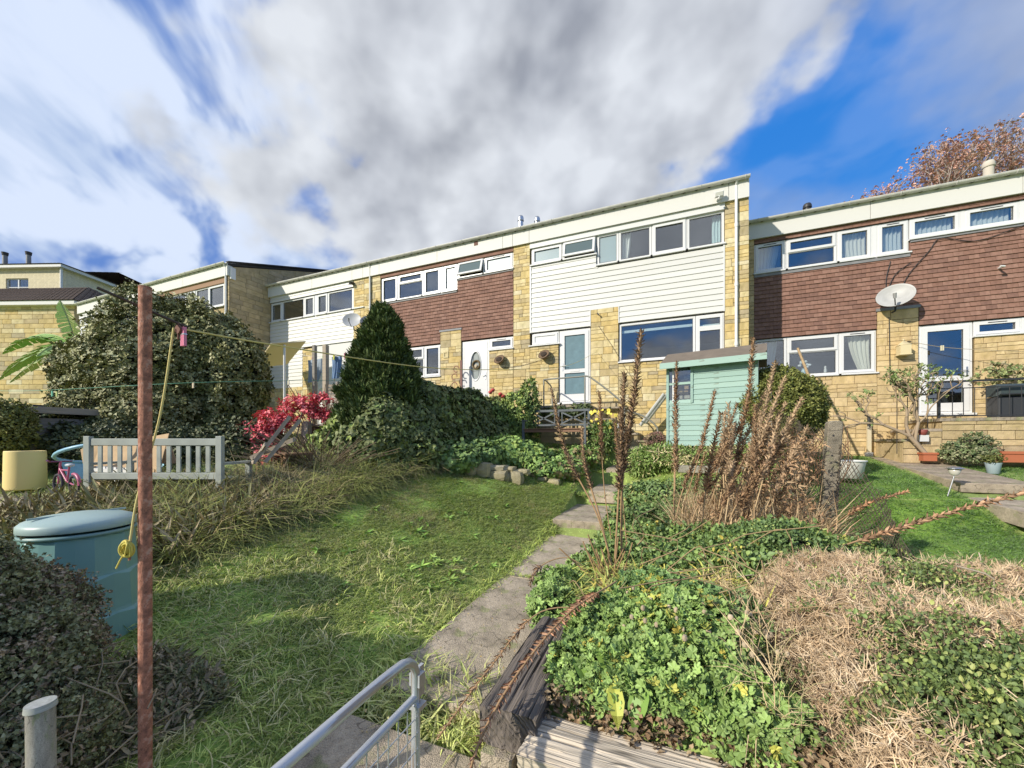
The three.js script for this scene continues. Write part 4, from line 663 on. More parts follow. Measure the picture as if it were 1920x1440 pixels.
// ---------------------------------------------------------------- planted things, far to near
const ivyGeo = sprig(IVY, .085, 7, .07, .35, 41), smallGeo = sprig(SMALL, .05, 9, .045, .7, 42), ovalGeo = sprig(OVAL, .07, 8, .05, .7, 43), roundGeo = sprig(ROUND, .075, 5, .05, .35, 44, .12, .25), needleGeo = sprig(LANCE, .12, 13, .03, 1.05, 45, .1, .05), lanceGeo = sprig(LANCE, .16, 7, .03, .8, 46);
const IV = [[.105, .135, .035], [.13, .165, .045], [.08, .105, .03], [.165, .185, .06]], IVl = [[.25, .33, .08], [.31, .37, .10], [.2, .28, .07]];
{
  rs(401);
  bush('ivy_bush', 'huge rounded ivy-clad bush with dark leaves behind the grey bench', 'bush', [-11, -.3, 5.4], [[-11.43, 1.65, 5.42, 1.45, 1.82, 1.3], [-10.0, 1.25, 6.02, .85, 1.45, .8], [-12.5, 1.15, 4.75, .8, 1.25, .7], [-11.3, .5, 5.0, 1.5, 1.2, 1.2], [-10.5, 1.9, 5.9, .9, 1.3, .9], [-11.9, 2.3, 5.0, .6, .6, .6], [-10.7, 2.35, 5.9, .7, .6, .6], [-12.9, 1.6, 4.4, .45, .6, .4]], sprig(IVY, .066, 8, .075, .35, 41), 18500, .86, [[.165, .17, .048], [.20, .205, .062], [.13, .138, .038], [.245, .235, .085]], { pal2: [[.36, .36, .17], [.4, .39, .2]], k2: .22, lump: .26, inner: .7, mess: .9, fuzz: .10 });
  bush('shrub', 'low dark shrubs under the ivy bush left of the rusty pole', 'shrub', [-10.6, -.5, 3.9], [[-11.2, -.15, 3.7, 1.0, .5, .6], [-10.1, -.2, 4.0, 1.1, .5, .7], [-9.0, -.25, 4.5, .9, .5, .6], [-8.0, -.15, 5.0, .9, .5, .6], [-12.4, -.1, 3.6, .9, .6, .6]], ovalGeo, 5200, 1, [[.075, .095, .035], [.11, .13, .05], [.14, .15, .07]], { lump: .2 });
  bush('ivy_hedge', 'long dark ivy hedge between the two gardens, trailing stems down its side', 'hedge', [-4.9, -.6, 8], Array.from({ length: 9 }, (_, i) => [-4.9 + .1 * Math.sin(i * 2), (i < 2 ? -.15 : .2) + .05 * Math.sin(i * 3.1), 5.7 + i * .62, i < 2 ? .6 : .74, (i < 2 ? .85 : 1.0) - (i === 8 ? .15 : 0), .62]).concat([[-5.0, -.25, 5.35, .5, .6, .5], [-4.8, -.35, 6.3, .8, .7, 1], [-4.7, -.3, 7.8, .8, .7, 1], [-4.65, -.1, 9.2, .75, .7, 1]]), sprig(IVY, .075, 7, .06, .1, 47, .2, .5), 17000, 1, IV, { pal2: IVl, k2: .07, fuzz: .1, lump: .24, inner: .7, up: .05 });
  bush('ivy_bush', 'sunlit mound of yellow-green ivy at the foot of the conifer', 'bush', [-5.9, -.6, 5.3], [[-5.62, -.1, 5.5, .4, .55, .4], [-5.75, -.35, 5.2, .4, .5, .35]], ivyGeo, 2200, 1, [[.14, .19, .05], [.19, .25, .065]], { pal2: IVl, k2: .5 });
  // conifer: dark column of upright sprays
  const t = thing('conifer_tree', 'dark pointed conifer standing in the end of the ivy hedge', 'tree', [-5.35, -.7, 6.1]);
  part(t, 'trunk', bar(V(-5.35, -.8, 6.1), V(-5.35, 2.3, 6.1), .09, .02), bark);
  const cone = [], ci = []; const cr = y => .98 * Math.pow(clamp((2.62 - y) / 3.0), .62) * (1 - .18 * sstep(.2, -.8, y));
  for (let i = 0; i < 9500; i++) { const y = -.7 + 3.32 * (1 - Math.pow(rand(), .8)), th = rr(0, 6.283), lump = .55 + .80 * fbm(Math.cos(th) * 2.6 + 9, y * 3.4 + 9, Math.sin(th) * 2.6 + 9, 4), r = cr(y) * lump * (1.06 - .36 * rand() ** 1.3); ci.push({ p: V(-5.35 + r * Math.cos(th), y, 6.1 + r * Math.sin(th)), n: new THREE.Vector3(Math.cos(th) * .55 + rr(-.25, .25), 1, -Math.sin(th) * .55 + rr(-.25, .25)), s: rr(.7, 1.3), c: tone([[.09, .135, .036], [.115, .165, .045], [.14, .18, .055], [.07, .108, .03]]) }); }
  part(t, 'shade_core', lathe([[.001, -.7], [cr(-.4) * .7, -.6], [cr(.5) * .7, .5], [cr(1.4) * .65, 1.4], [cr(2.1) * .6, 2.1], [.001, 2.45]], 18).translate(-5.35, 0, -6.1), coreMat);  // dark inner cone: shade within the crown is painted as its colour
  scatter(t, 'crown', needleGeo, softMat, ci);
  // shrub and roses by the house corner
  bush('shrub', 'light green upright shrub beside the bench and the handrail', 'shrub', [-3.9, -.1, 9.7], [[-3.95, .5, 9.75, .42, .75, .4], [-3.6, .65, 9.9, .22, 1.0, .22], [-4.3, .35, 9.4, .4, .6, .4]], ovalGeo, 1700, 1, [[.14, .21, .06], [.19, .27, .075]], { pal2: [[.32, .4, .1]], k2: .35, core: .6 });
  const rs1 = thing('rose_bush', 'stems with red rose blooms above the end of the ivy hedge', 'rose', [-4.45, .9, 9.6]); part(rs1, 'stem', [tube([V(-4.45, .7, 9.6), V(-4.5, 1.1, 9.5), V(-4.46, 1.35, 9.4)], .008), tube([V(-4.45, .7, 9.6), V(-4.3, 1.05, 9.5), V(-4.24, 1.22, 9.4)], .008)], twigMat);
  for (const [u, y, w] of [[-4.46, 1.36, 9.38], [-4.52, 1.3, 9.35], [-4.24, 1.24, 9.38], [-4.18, 1.19, 9.42]]) part(rs1, 'flower', blob(.055, .05, .055, 2, .3, 4, u).translate(u, y, -w), mat([.5, .07, .06], .7));
  // low mounds along the foot of the hedge
  const GL = [[.20, .32, .08], [.26, .38, .10], [.16, .26, .065]];
  bush('ground_cover_plant', 'shaded green mound at the foot of the ivy hedge, leftmost of the bed', 'plant', [-3.9, -.5, 6.6], [[-4.0, -.38, 6.5, .55, .3, .45], [-3.7, -.32, 7.1, .5, .3, .4]], roundGeo, 1100, .9, [[.13, .21, .06], [.17, .26, .075]], { core: .75 });
  bush('ground_cover_plant', 'bright green geranium mound right behind the low stone edging', 'plant', [-3.1, -.5, 7.7], [[-3.35, -.28, 7.7, .5, .34, .4], [-2.95, -.36, 7.9, .4, .28, .4]], roundGeo, 1200, .95, GL, { pal2: [[.36, .46, .12]], k2: .3, core: .75 });
  bush('ground_cover_plant', 'straggling green plants between the stones and the path', 'plant', [-2.3, -.7, 8.0], [[-2.55, -.6, 7.75, .5, .22, .35], [-2.1, -.6, 8.1, .45, .22, .4], [-2.5, -.45, 8.5, .6, .2, .4], [-1.9, -.35, 9.0, .5, .2, .4]], roundGeo, 1500, .8, GL, { pal2: [[.26, .21, .09]], k2: .22, core: .7 });
  const yf = thing('yellow_flower_clump', 'clump of yellow daisies before the stone wall right of the bench', 'flowers', [-1.55, -.1, 9.6]);
  scatter(yf, 'foliage', lanceGeo, leafMat, massItems([[-1.55, .1, 9.6, .32, .35, .3]], 260, .9, [[.14, .22, .06], [.2, .28, .08]], { depth: .6 }));
  for (let i = 0; i < 34; i++) { const u = -1.55 + rr(-.36, .36), w = 9.55 + rr(-.25, .2), y = rr(.12, .75), d = new THREE.CircleGeometry(.045, 10).toNonIndexed(); d.rotateX(-rr(.1, .9)); d.rotateY(rr(-1, 1)); d.translate(u, y, -w); const f = part(yf, 'flower', d, mat([.80, .66, .10], .7)); part(f, 'stem', bar(V(u, -.1, 9.6), V(u, y, w), .005), twigMat); }
  bush('sedum_plant', 'dusky pink flower head at the foot of the handrail', 'plant', [-.35, -.15, 9.4], [[-.35, .02, 9.4, .2, .14, .2]], sprig(SMALL, .03, 10, .03, 1, 51), 300, 1, [[.40, .20, .19], [.46, .26, .24], [.22, .2, .1]], {}, dryMat);
  bush('shrub', 'low green weeds along the foot of the green shed', 'shrub', [.2, -.3, 8.1], [[-.1, -.32, 8.15, .4, .18, .3], [.5, -.36, 7.9, .55, .16, .3], [1.1, -.34, 7.8, .5, .16, .3], [-.55, -.45, 8.3, .3, .25, .3]], sprig(LANCE, .09, 10, .05, .9, 52), 1300, 1, [[.2, .3, .075], [.26, .36, .1]], { pal2: GRdry, k2: .2, core: .6 });
  bush('shrub', 'dark leafy plants beside the upper path, before the shed', 'shrub', [-.3, -.8, 6.6], [[-.3, -.98, 6.4, .45, .24, .5], [.35, -.88, 6.6, .5, .2, .4], [.05, -1.05, 5.6, .45, .2, .4], [.75, -.9, 5.9, .4, .22, .4], [-.48, -1.12, 5.2, .26, .2, .35]], sprig(OVAL, .05, 8, .05, .6, 43), 3200, 1, [[.11, .18, .06], [.15, .24, .07], [.2, .29, .085]], { pal2: [[.36, .34, .12]], k2: .08, core: .7 });
  // clipped round bush between the gardens
  bush('topiary_bush', 'clipped round golden-green bush right of the shed', 'bush', [1.75, -.3, 8.9], [[1.80, .62, 8.9, .78, .72, .7], [1.75, -.05, 8.8, .5, .55, .5]], smallGeo, 7000, 1, [[.23, .25, .06], [.30, .31, .08], [.16, .19, .045]], { lump: .10, depth: .10, fuzz: .07, mess: .8, core: .9 });
}
// red maple and the twiggy shrubs round it
function twigs(list, r) { return list.map(l => tube(l.map(p => V(...p)), r, 8, 5)); }
{
  rs(431);
  const m = thing('maple_shrub', 'spreading red-leaved maple shrub beside the concrete post', 'shrub', [-6.9, -.6, 4.9]);
  const br = []; for (const [u, y, w] of [[-7.8, .3, 4.8], [-7.3, .45, 5.2], [-6.9, .85, 5.6], [-7.4, .1, 5.0], [-6.4, .5, 5.9], [-7.3, -.35, 4.7], [-6.7, .9, 5.8]]) br.push([[-7.0, -.7, 5.2], [(u - 7.0) / 2, y * .3 - .25, (w + 5.2) / 2 + rr(-.1, .1)], [u, y, w]]);
  part(m, 'branch', twigs(br, .012), greyTwig);
  const its = massItems([[-7.45, .2, 5.0, .36, .16, .3], [-7.2, .36, 5.2, .5, .24, .3], [-6.95, .66, 5.55, .46, .26, .3], [-6.65, .55, 5.8, .35, .12, .25], [-7.3, .08, 5.0, .3, .2, .3], [-7.0, -.30, 4.9, .28, .26, .25], [-6.7, .85, 5.8, .28, .12, .2], [-6.4, .42, 5.9, .25, .08, .2]], 1250, .62, [[.70, .09, .12], [.80, .15, .19], [.58, .06, .08], [.84, .24, .25]], { depth: .9, inner: .2, up: .8, mess: .7, low: -.9, cull: 0, lump: .35, gap: 5 });
  scatter(m, 'foliage', sprig([.1, .35, .12, .25, 0], .1, 5, .05, .2, 55), leafMat, its);
  const ts = (name, label, c, n, R, Hh, mtl, sd, lean = .5) => { rs(sd); const t = thing(name, label, 'shrub', [c[0], c[1], c[2]]), L = []; for (let i = 0; i < n; i++) { const a = rr(0, 6.283), r0 = rr(0, R * .4), r1 = r0 + rr(.1, R * lean * 2), h = rr(.5, 1) * Hh; const P0 = [c[0] + r0 * Math.cos(a), c[1], c[2] + r0 * Math.sin(a)], P2 = [c[0] + r1 * Math.cos(a + .3), c[1] + h, c[2] + r1 * Math.sin(a + .3)]; L.push([P0, [lerp(P0[0], P2[0], .4), c[1] + h * .6, lerp(P0[2], P2[2], .4)], P2]); } part(t, 'branch', L.map(l => tube(l.map(p => V(...p)), rr(.004, .008), 6, 4)), mtl); return t; };
  ts('bare_shrub', 'bare twiggy shrub of brown stems behind the red maple', [-7.2, -.4, 6.3], 90, .9, 1.7, twigMat, 61);
  ts('bare_shrub', 'tangle of bare brown stems round the left concrete post', [-5.9, -.7, 5.0], 150, .8, .95, mat([.17, .12, .075], .95), 62, .7);
  ts('bare_shrub', 'bare grey-brown stems where the ivy hedge meets the lawn', [-5.2, -.65, 4.6], 110, .7, .75, mat([.15, .11, .07], .95), 63, .8);
}
// rough dry grass on the bank left of the lawn
{
  rs(441); const items = [], blade = bladeTuft(14, .5, .006, 1.0, 9, .8), pal = [[.36, .29, .15], [.29, .235, .12], [.46, .37, .2], [.22, .18, .09]], green = [[.29, .32, .085], [.38, .39, .11]];
  for (let i = 0; i < 2700; i++) { const w = rr(2.1, 6.4), k = rand(), u = leftEdge(w) + .1 - 1.15 * Math.pow(k, .8) * interp(w, [1.7, 3, 6.2], [.9, 1.2, .9]); const g = noise(u * 2 + 3, w * 2 + 8); items.push({ p: V(u, ground(u, w) - .03 + .12 * k, w), n: new THREE.Vector3(rr(-.3, .9), 1, rr(-.2, .7)), s: rr(.7, 1.5) * (w > 5 ? .85 : 1), c: g > .42 && rand() < .75 ? tone(green) : shadec(tone(pal), rr(.6, 1.1)) }); }
  stuff('dry_grass', 'bank of long dry arching grass between the lawn and the left garden', 'grass', blade, dryMat, items);
  const gt = bladeTuft(16, .3, .007, .8, 10, .7), i2 = []; for (let i = 0; i < 700; i++) { const w = rr(1.6, 3.3), u = -5.6 + rr(-1.3, 1.1); i2.push({ p: V(u, ground(u, w) - .02, w), n: new THREE.Vector3(rr(-.4, .4), 1, rr(-.4, .4)), s: rr(.6, 1.3), c: tone([[.25, .24, .10], [.32, .30, .13], [.37, .30, .18]]) }); }
  stuff('weeds', 'scrubby olive weeds on the bank behind the compost bin', 'weeds', sprig([.02, .05, .05, .03, 0], .14, 16, .09, .9, 56), softMat, i2.map(q => ({ ...q, s: q.s * 1.7 })));
}
// leafy shrub in front of the compost bin, in shade
{
  rs(451);
  const b = [[-3.08, -.86, .60, .32, .40, .3], [-2.82, -1.10, .70, .30, .34, .3], [-2.6, -1.34, .70, .26, .26, .26], [-3.15, -1.1, .88, .28, .42, .24]];
  const t = bush('shrub', 'grey-green small-leaved shrub half hiding the compost bin', 'shrub', [-3, -1.6, .85], b, sprig(SMALL, .022, 12, .035, .8, 57), 11000, 1, [[.30, .32, .17], [.24, .26, .12], [.38, .37, .21], [.21, .22, .10]], { pal2: [[.40, .32, .23], [.34, .26, .17]], k2: .35, lump: .2, depth: .3, fuzz: .12, core: .78, coreMat: coreBrown, mess: .9 }, softMat);
  const L = []; for (let i = 0; i < 60; i++) { const u = rr(-3.0, -2.2), w = rr(.5, .95), y = ground(u, w) + rr(.1, .4); L.push(tube([V(u, y, w), V(u + rr(-.2, .2), y + rr(.05, .2), w + rr(-.15, .15)), V(u + rr(-.4, .4), y + rr(0, .25), w + rr(-.3, .2))], .003, 6, 4)); } part(t, 'stem', L, mat([.3, .24, .16], .9));
  const it = []; for (let i = 0; i < 2600; i++) { const u = rr(-3.2, -1.9), w = rr(.5, 1.5); it.push({ p: V(u, ground(u, w), w), n: new THREE.Vector3(rr(-.6, .6), 1, rr(-.6, .6)), s: rr(.6, 1.2), c: rand() < .4 ? tone([[.40, .32, .2]]) : tone([[.19, .21, .09], [.26, .26, .13]]) }); }
  stuff('ground_cover', 'low shaded weeds and dead stems round the foot of the rusty pole', 'weeds', sprig(LANCE, .07, 12, .06, .6, 58), softMat, it.filter(q => q.p.x < -2.45));
}
// hedges outside the picture on the left, which shade the near part of the lawn
{
  rs(461);
  bush('tall_hedge', 'tall hedge along the lane behind the camera, out of the picture', 'hedge', [-6.4, -1.6, -1.6], [[-4.35, -.55, -1.45, .75, 1.12, .6], [-5.2, -.6, -1.5, .9, 1.2, .7], [-6.3, -.5, -1.6, .9, 1.25, .7], [-7.4, -.5, -1.6, .9, 1.2, .7], [-8.4, -.55, -1.6, .9, 1.1, .7]], sprig(IVY, .12, 7, .1, .3, 59), 3800, 1.3, [[.05, .07, .02], [.07, .09, .03]], { lump: .3, core: .88 });
}

// ---------------------------------------------------------------- the planted bed right of the path
{
  rs(501);
  const LG = [[.25, .37, .10], [.31, .44, .13], [.19, .29, .08]], YL = [[.50, .47, .10], [.56, .46, .10], [.42, .46, .10]];
  // a rounded leaf with five notched lobes, cupped
  const lobe = () => { const t = [], n = 15, R = i => .034 * (1 - .30 * (i % 3 === 0)) * (.8 + .3 * Math.sin(Math.PI * (i + .5) / n)); for (let i = 0; i < n; i++) { const a0 = -2.7 + 5.4 * i / n, a1 = -2.7 + 5.4 * (i + 1) / n, r0 = R(i), r1 = R(i + 1); t.push([[0, 0, .03], [r1 * Math.sin(a1), .009 * (i % 3 === 2 ? 0 : 1), .03 + r1 * Math.cos(a1)], [r0 * Math.sin(a0), .009 * (i % 3 === 0 ? 0 : 1), .03 + r0 * Math.cos(a0)]]); } return tris(t); };
  rs(71); const lobed = merge(Array.from({ length: 5 }, (_, i) => { const g = lobe(); g.scale(rr(.7, 1.2), 1, rr(.7, 1.2)); g.rotateX(-rr(-.1, .7)); g.rotateY(i * 1.26 + rr(-.5, .5)); g.translate(rr(-.05, .05), rr(-.03, .06), rr(-.05, .05)); return g; }));
  bush('mallow_plant', 'pale green round-leaved mallow spilling over the pale sleeper', 'plant', [-.1, -1.15, 1.95], [[-.26, -1.06, 1.76, .26, .16, .2], [.0, -1.05, 1.80, .32, .19, .24], [.24, -1.08, 1.72, .24, .14, .18], [.05, -1.0, 2.15, .32, .2, .22], [-.28, -1.04, 2.15, .26, .18, .22]], lobed, 3800, .58, LG, { pal2: YL, k2: .03, core: .6, mess: .9, up: .5, depth: .4 });
  bush('mallow_plant', 'blue-green mallow leaves among the yellowing stalks in mid bed', 'plant', [.2, -1.1, 2.5], [[.2, -1.04, 2.4, .28, .2, .28], [-.05, -1.05, 2.6, .34, .2, .28]], lobed, 2200, .58, [[.15, .26, .085], [.2, .33, .1]], { pal2: YL, k2: .1, core: .65, up: .5, mess: .9, depth: .4 });
  bush('mallow_plant', 'small bright green mallow clump leaning over the path edge', 'plant', [-.72, -1.2, 2.85], [[-.80, -1.2, 2.85, .2, .2, .22], [-.84, -1.34, 3.35, .2, .18, .26], [-.74, -1.1, 2.45, .13, .14, .16], [-.86, -1.36, 4.0, .16, .14, .3]], lobed, 1000, .6, LG, { core: .65, up: .6 });
  bush('leafy_clump', 'green leaves in the bed before the tan seed stalks', 'plant', [.3, -1.1, 3.3], [[.05, -1.08, 3.25, .45, .2, .35], [.55, -1.02, 3.3, .45, .24, .35], [-.38, -1.12, 3.5, .35, .18, .35], [.3, -1.04, 3.9, .55, .2, .4], [.9, -.98, 3.9, .35, .24, .35], [-.25, -1.12, 4.3, .45, .16, .4]], sprig(OVAL, .042, 8, .06, .6, 72), 5600, 1, [[.13, .21, .065], [.18, .28, .08], [.24, .34, .1]], { pal2: YL, k2: .06, core: .66, up: .4, mess: .9, depth: .35 });
  const lit = []; for (let i = 0; i < 1500; i++) { const u = rr(-.46, 1.0), w = rr(1.5, 1.75) + (rand() < .3 ? rr(0, 1.2) : 0); lit.push({ p: V(u, ground(u, w) + .015 + rr(0, .02), w), n: new THREE.Vector3(rr(-.8, .8), 1, rr(-.8, .8)), s: rr(.5, 1.1), c: tone([[.36, .25, .14], [.28, .18, .1], [.45, .34, .2], [.2, .15, .09]]) }); }
  stuff('leaf_litter', 'dead brown leaves and crumbs on the soil behind the pale sleeper', 'leaf litter', sprig(SMALL, .035, 5, .03, .3, 76), dryMat, lit);
  const yl = thing('daylily_clump', 'yellowing strap-leaved clump round the brown stalks', 'plant', [-.1, -1.1, 2.8]); const yi = [];
  for (let i = 0; i < 90; i++) { const u = rr(-.55, .5), w = rr(2.35, 3.1); yi.push({ p: V(u, ground(u, w) + .12, w), n: new THREE.Vector3(rr(-.5, .5), 1, rr(-.3, .8)), s: rr(.7, 1.4), c: rand() < .6 ? tone(YL) : tone([[.36, .42, .1], [.5, .38, .18]]) }); }
  scatter(yl, 'foliage', bladeTuft(9, .22, .009, 1.0, 73, 1.0), leafMat, yi);
  // big single leaves hanging over the sleeper and a few orange ones
  const bl = thing('broadleaf_plant', 'large pointed leaves hanging over the pale sleeper', 'plant', [-.2, -1.05, 1.62]);
  for (const [u, y, w, rx, ry, c] of [[-.22, -.98, 1.6, .5, .3, [.46, .48, .08]], [-.12, -.98, 1.6, .8, -.2, [.19, .31, .06]], [-.09, -.97, 1.6, .7, -.5, [.19, .32, .065]], [-.40, -.95, 1.66, .3, .9, [.22, .35, .07]], [-.30, -.9, 1.72, .2, .5, [.25, .38, .08]], [.25, -.97, 1.62, .6, .2, [.2, .32, .07]]]) { const g = leafGeo([.04, .19, .22, .15, 0], .15, .3, .35); g.rotateX(rx); g.rotateY(ry); g.translate(u, y, -w); part(bl, 'leaf', g, mat(c, .5)); }
  const sd = []; for (let i = 0; i < 60; i++) { const u = rr(-.25, .45), w = rr(1.75, 2.3); sd.push({ p: V(u, -.86 + rr(-.1, .06), w), n: new THREE.Vector3(0, 1, 0), s: rr(.7, 1.2), c: tone([[.42, .33, .22], [.5, .4, .28]]) }); }
  stuff('seed_heads', 'small dry brown seed heads among the mallow leaves', 'seed heads', blob(.010, .012, .010, 2, .2), dryMat, sd);
}
// dried flower stalks with whorls of brown seed cases
const podGeo = leafGeo([.08, .22, .16, 0], .046, .6, -.45);
function stalk(label, pts, spike, c, o = {}) {
  const t = thing('seed_stalk', label, 'dried stalk', [pts[0][0], pts[0][1], pts[0][2]], o.group), curve = new THREE.CatmullRomCurve3(pts.map(p => V(...p)), false, 'centripetal'), L = curve.getLength(), r = o.r || .007;
  part(t, 'stem', new THREE.TubeGeometry(curve, 20, r, 6).toNonIndexed(), mat(o.stem || [.36, .23, .12], .85));
  const its = [], n = Math.round(L * (1 - spike) * (o.dens || 250) * .95), tan = new THREE.Vector3();
  for (let i = 0; i < n; i++) { const k = spike + (1 - spike) * (i + rand()) / n, p = curve.getPointAt(Math.min(.999, k)); curve.getTangentAt(Math.min(.999, k), tan); const a = i * 2.39996, ax = new THREE.Vector3(Math.cos(a), 0, Math.sin(a)); ax.addScaledVector(tan, -ax.dot(tan)).normalize(); const rad = (o.rad || .012) * .6 * (1 - .5 * (k - spike) / (1 - spike));
    const f = ax.clone().addScaledVector(tan, rr(-.1, .8)).normalize(); // pods point outward and up
    const side = new THREE.Vector3().crossVectors(tan, f).normalize(), upv = new THREE.Vector3().crossVectors(f, side); const m = new THREE.Matrix4().makeBasis(side, upv, f); its.push({ p: p.addScaledVector(ax, rad * .6), m, s: (o.size || 1) * rr(.7, 1.25) * (1 - .35 * (k - spike) / (1 - spike)), c: shadec(mixc(c, [.46, .33, .21], rand() * .5), rr(.45, 1.35)) }); }
  const im = new THREE.InstancedMesh(podGeo, dryMat, its.length); its.forEach((it, i) => { const q = new THREE.Quaternion().setFromRotationMatrix(it.m); _m.compose(it.p.sub(t.base), q, new THREE.Vector3(it.s, it.s, it.s)); im.setMatrixAt(i, _m); im.setColorAt(i, _c.setRGB(...it.c)); });
  im.name = 'seed_cases'; im.userData.kind = 'stuff'; im.castShadow = im.receiveShadow = true; t.add(im); return t;
}
{
  rs(521); const D = [.25, .155, .10], Tn = [.50, .355, .22], G = 'dark seed stalks in the middle of the bed', G2 = 'tan seed stalks by the wire fence';
  stalk('tallest dark brown seed stalk, rising before the big window', [[-.37, -1.05, 3.16], [-.36, -.3, 3.14], [-.27, .35, 3.1], [-.22, .83, 3.1]], .42, D, { group: G, r: .009, rad: .02, size: 1.25, dens: 330 });
  stalk('second tallest dark seed stalk, just left of the tallest', [[-.42, -1.05, 3.1], [-.38, -.3, 3.1], [-.36, .2, 3.1], [-.34, .52, 3.1]], .42, D, { group: G, r: .008, rad: .018, size: 1.15, dens: 320 });
  stalk('dark seed stalk leaning far left, its tip before the handrail', [[-.40, -1.08, 3.05], [-.55, -.6, 3.1], [-.82, -.1, 3.15], [-.96, .44, 3.2]], .5, D, { group: G, r: .007, rad: .013, size: .95 });
  stalk('shorter dark seed stalk leaning left over the path', [[-.41, -1.08, 3.05], [-.52, -.65, 3.1], [-.66, -.2, 3.15], [-.70, .10, 3.2]], .58, D, { group: G, r: .008, rad: .013, size: .95 });
  stalk('thin seed stalk before the frosted glass door', [[-.50, -1.0, 3.6], [-.58, -.4, 3.6], [-.62, .45, 3.6]], .6, [.36, .2, .11], { group: G, r: .005, rad: .014 });
  stalk('thin brown stalk before the daisies', [[-.36, -1.0, 3.5], [-.42, -.3, 3.5], [-.47, .16, 3.5]], .66, [.34, .19, .1], { group: G, r: .005 });
  stalk('straight seed stalk before the shed window', [[.02, -.85, 4.9], [.03, .0, 4.9], [.05, .92, 4.9]], .56, [.34, .18, .1], { group: G, r: .007, rad: .016, size: 1.2 });
  stalk('seed stalk leaning right before the shed boards', [[.1, -.85, 4.9], [.28, -.2, 4.9], [.45, .56, 4.9]], .5, [.42, .25, .14], { group: G2, r: .007, rad: .016, size: 1.2 });
  stalk('tall seed stalk curving up past the right edge of the shed roof', [[.3, -.9, 4.75], [.5, -.3, 4.75], [.72, .3, 4.75], [.80, 1.08, 4.75]], .5, [.42, .25, .14], { group: G2, r: .008, rad: .02, size: 1.3 });
  const tips = [[1.0, .82, 4.8], [1.06, .64, 4.7], [1.18, .18, 4.95], [1.2, -.1, 4.95], [.62, .18, 4.7], [.72, .22, 4.9], [.86, .3, 4.7], [.95, .55, 4.95], [1.12, .4, 4.9], [.5, .05, 4.6], [1.22, .1, 5.0], [.55, -.2, 4.3], [1.15, -.25, 4.4]];
  for (let i = 0; i < 12; i++) tips.push([rr(.5, 1.22), rr(-.2, .5), rr(4.4, 5.2)]);
  const words = ['tallest tan seed stalk, thick and shaggy, left of the concrete post', 'second tan seed stalk next to the tallest of the thicket', 'tan seed stalk close to the leaning concrete post', 'short tan seed stalk against the foot of the concrete post', 'tan seed stalk before the lower right of the shed', 'thin tan seed stalk under the shed roof corner', 'tan seed stalk below the small far fence post', 'upright tan seed stalk in the middle of the thicket', 'tan seed stalk before the round clipped bush', 'leftmost short tan seed stalk of the thicket', 'rightmost tan seed stalk of the thicket', 'stubby tan seed stalk low in front of the thicket', 'drooping tan seed stalk at the thicket foot'];
  tips.forEach((p, i) => { const b = [lerp(p[0], .35, .75) + rr(-.15, .15), -1.0, p[2] - rr(.1, .7)]; stalk(words[i] || 'one of the many shorter tan seed stalks crowded together left of the fence post', [b, [lerp(b[0], p[0], .5) + rr(-.05, .05), lerp(b[1], p[1], .5), lerp(b[2], p[2], .5)], p], rr(.42, .6), Tn, { group: G2, r: .006, rad: .02, size: 1.3, stem: [.5, .36, .2], dens: rr(170, 260) }); });
  for (let i = 0; i < 13; i++) { const u = rr(-.05, .75), w = rr(3.8, 5.0), du = rr(.0, .35), hh = rr(.75, 1.45); stalk('one of the rust-brown seed stalks standing in a loose row before the green shed', [[u, -1.02, w], [u + du * .35, -1.02 + hh * .5, w + rr(-.1, .1)], [u + du, -1.02 + hh, w + rr(-.1, .1)]], rr(.42, .58), [.36, .215, .12], { group: 'rust-brown seed stalks before the shed', r: .006, rad: .018, size: rr(1.0, 1.3), dens: rr(200, 290), stem: [.42, .28, .15] }); }
  stalk('long bent seed stalk reaching right across the fence', [[.75, -.97, 3.5], [1.15, -.78, 3.55], [1.75, -.5, 3.6], [2.4, -.22, 3.6]], .3, [.48, .28, .16], { r: .006, rad: .016, size: 1.1, dens: 170 });
  stalk('short rusty seed stalk poking through the wire mesh', [[1.3, -.8, 4.3], [1.55, -.55, 4.25], [1.8, -.42, 4.2]], .3, [.5, .27, .15], { r: .005 });
  stalk('fallen seed stalk hanging over the path from the dark sleeper', [[-.40, -.95, 2.2], [-.68, -.96, 2.05], [-.85, -1.15, 1.75], [-.96, -1.32, 1.45]], .35, [.5, .32, .2], { r: .004, rad: .014, size: .75, dens: 190 });
  stalk('fallen seed stalk lying down the front of the dark sleeper', [[-.30, -.82, 2.3], [-.47, -.85, 1.85], [-.6, -.98, 1.4], [-.64, -1.1, 1.2], [-.66, -1.25, 1.15]], .15, [.42, .22, .14], { r: .005, rad: .014, size: .8, dens: 170 });
  stalk('single dried stalk with drooping dark head in mid bed', [[-.5, -1.1, 3.0], [-.75, -.92, 2.95], [-.95, -.98, 2.8], [-1.0, -1.1, 2.75]], .75, D, { r: .004 });
  // straw stems in the thicket
  const it = []; for (let i = 0; i < 420; i++) { const u = rr(.1, 1.25), w = rr(4.0, 5.4); it.push({ p: V(u, ground(u, w) - .02, w), n: new THREE.Vector3(rr(-.2, .6), 1, rr(-.4, .4)), s: rr(.7, 1.5), c: tone([[.55, .41, .24], [.48, .33, .19], [.62, .48, .29]]) }); }
  stuff('straw_stems', 'thicket of straw-coloured dead stems before the fence post', 'dead stems', bladeTuft(12, .5, .006, .6, 74, .4), dryMat, it);
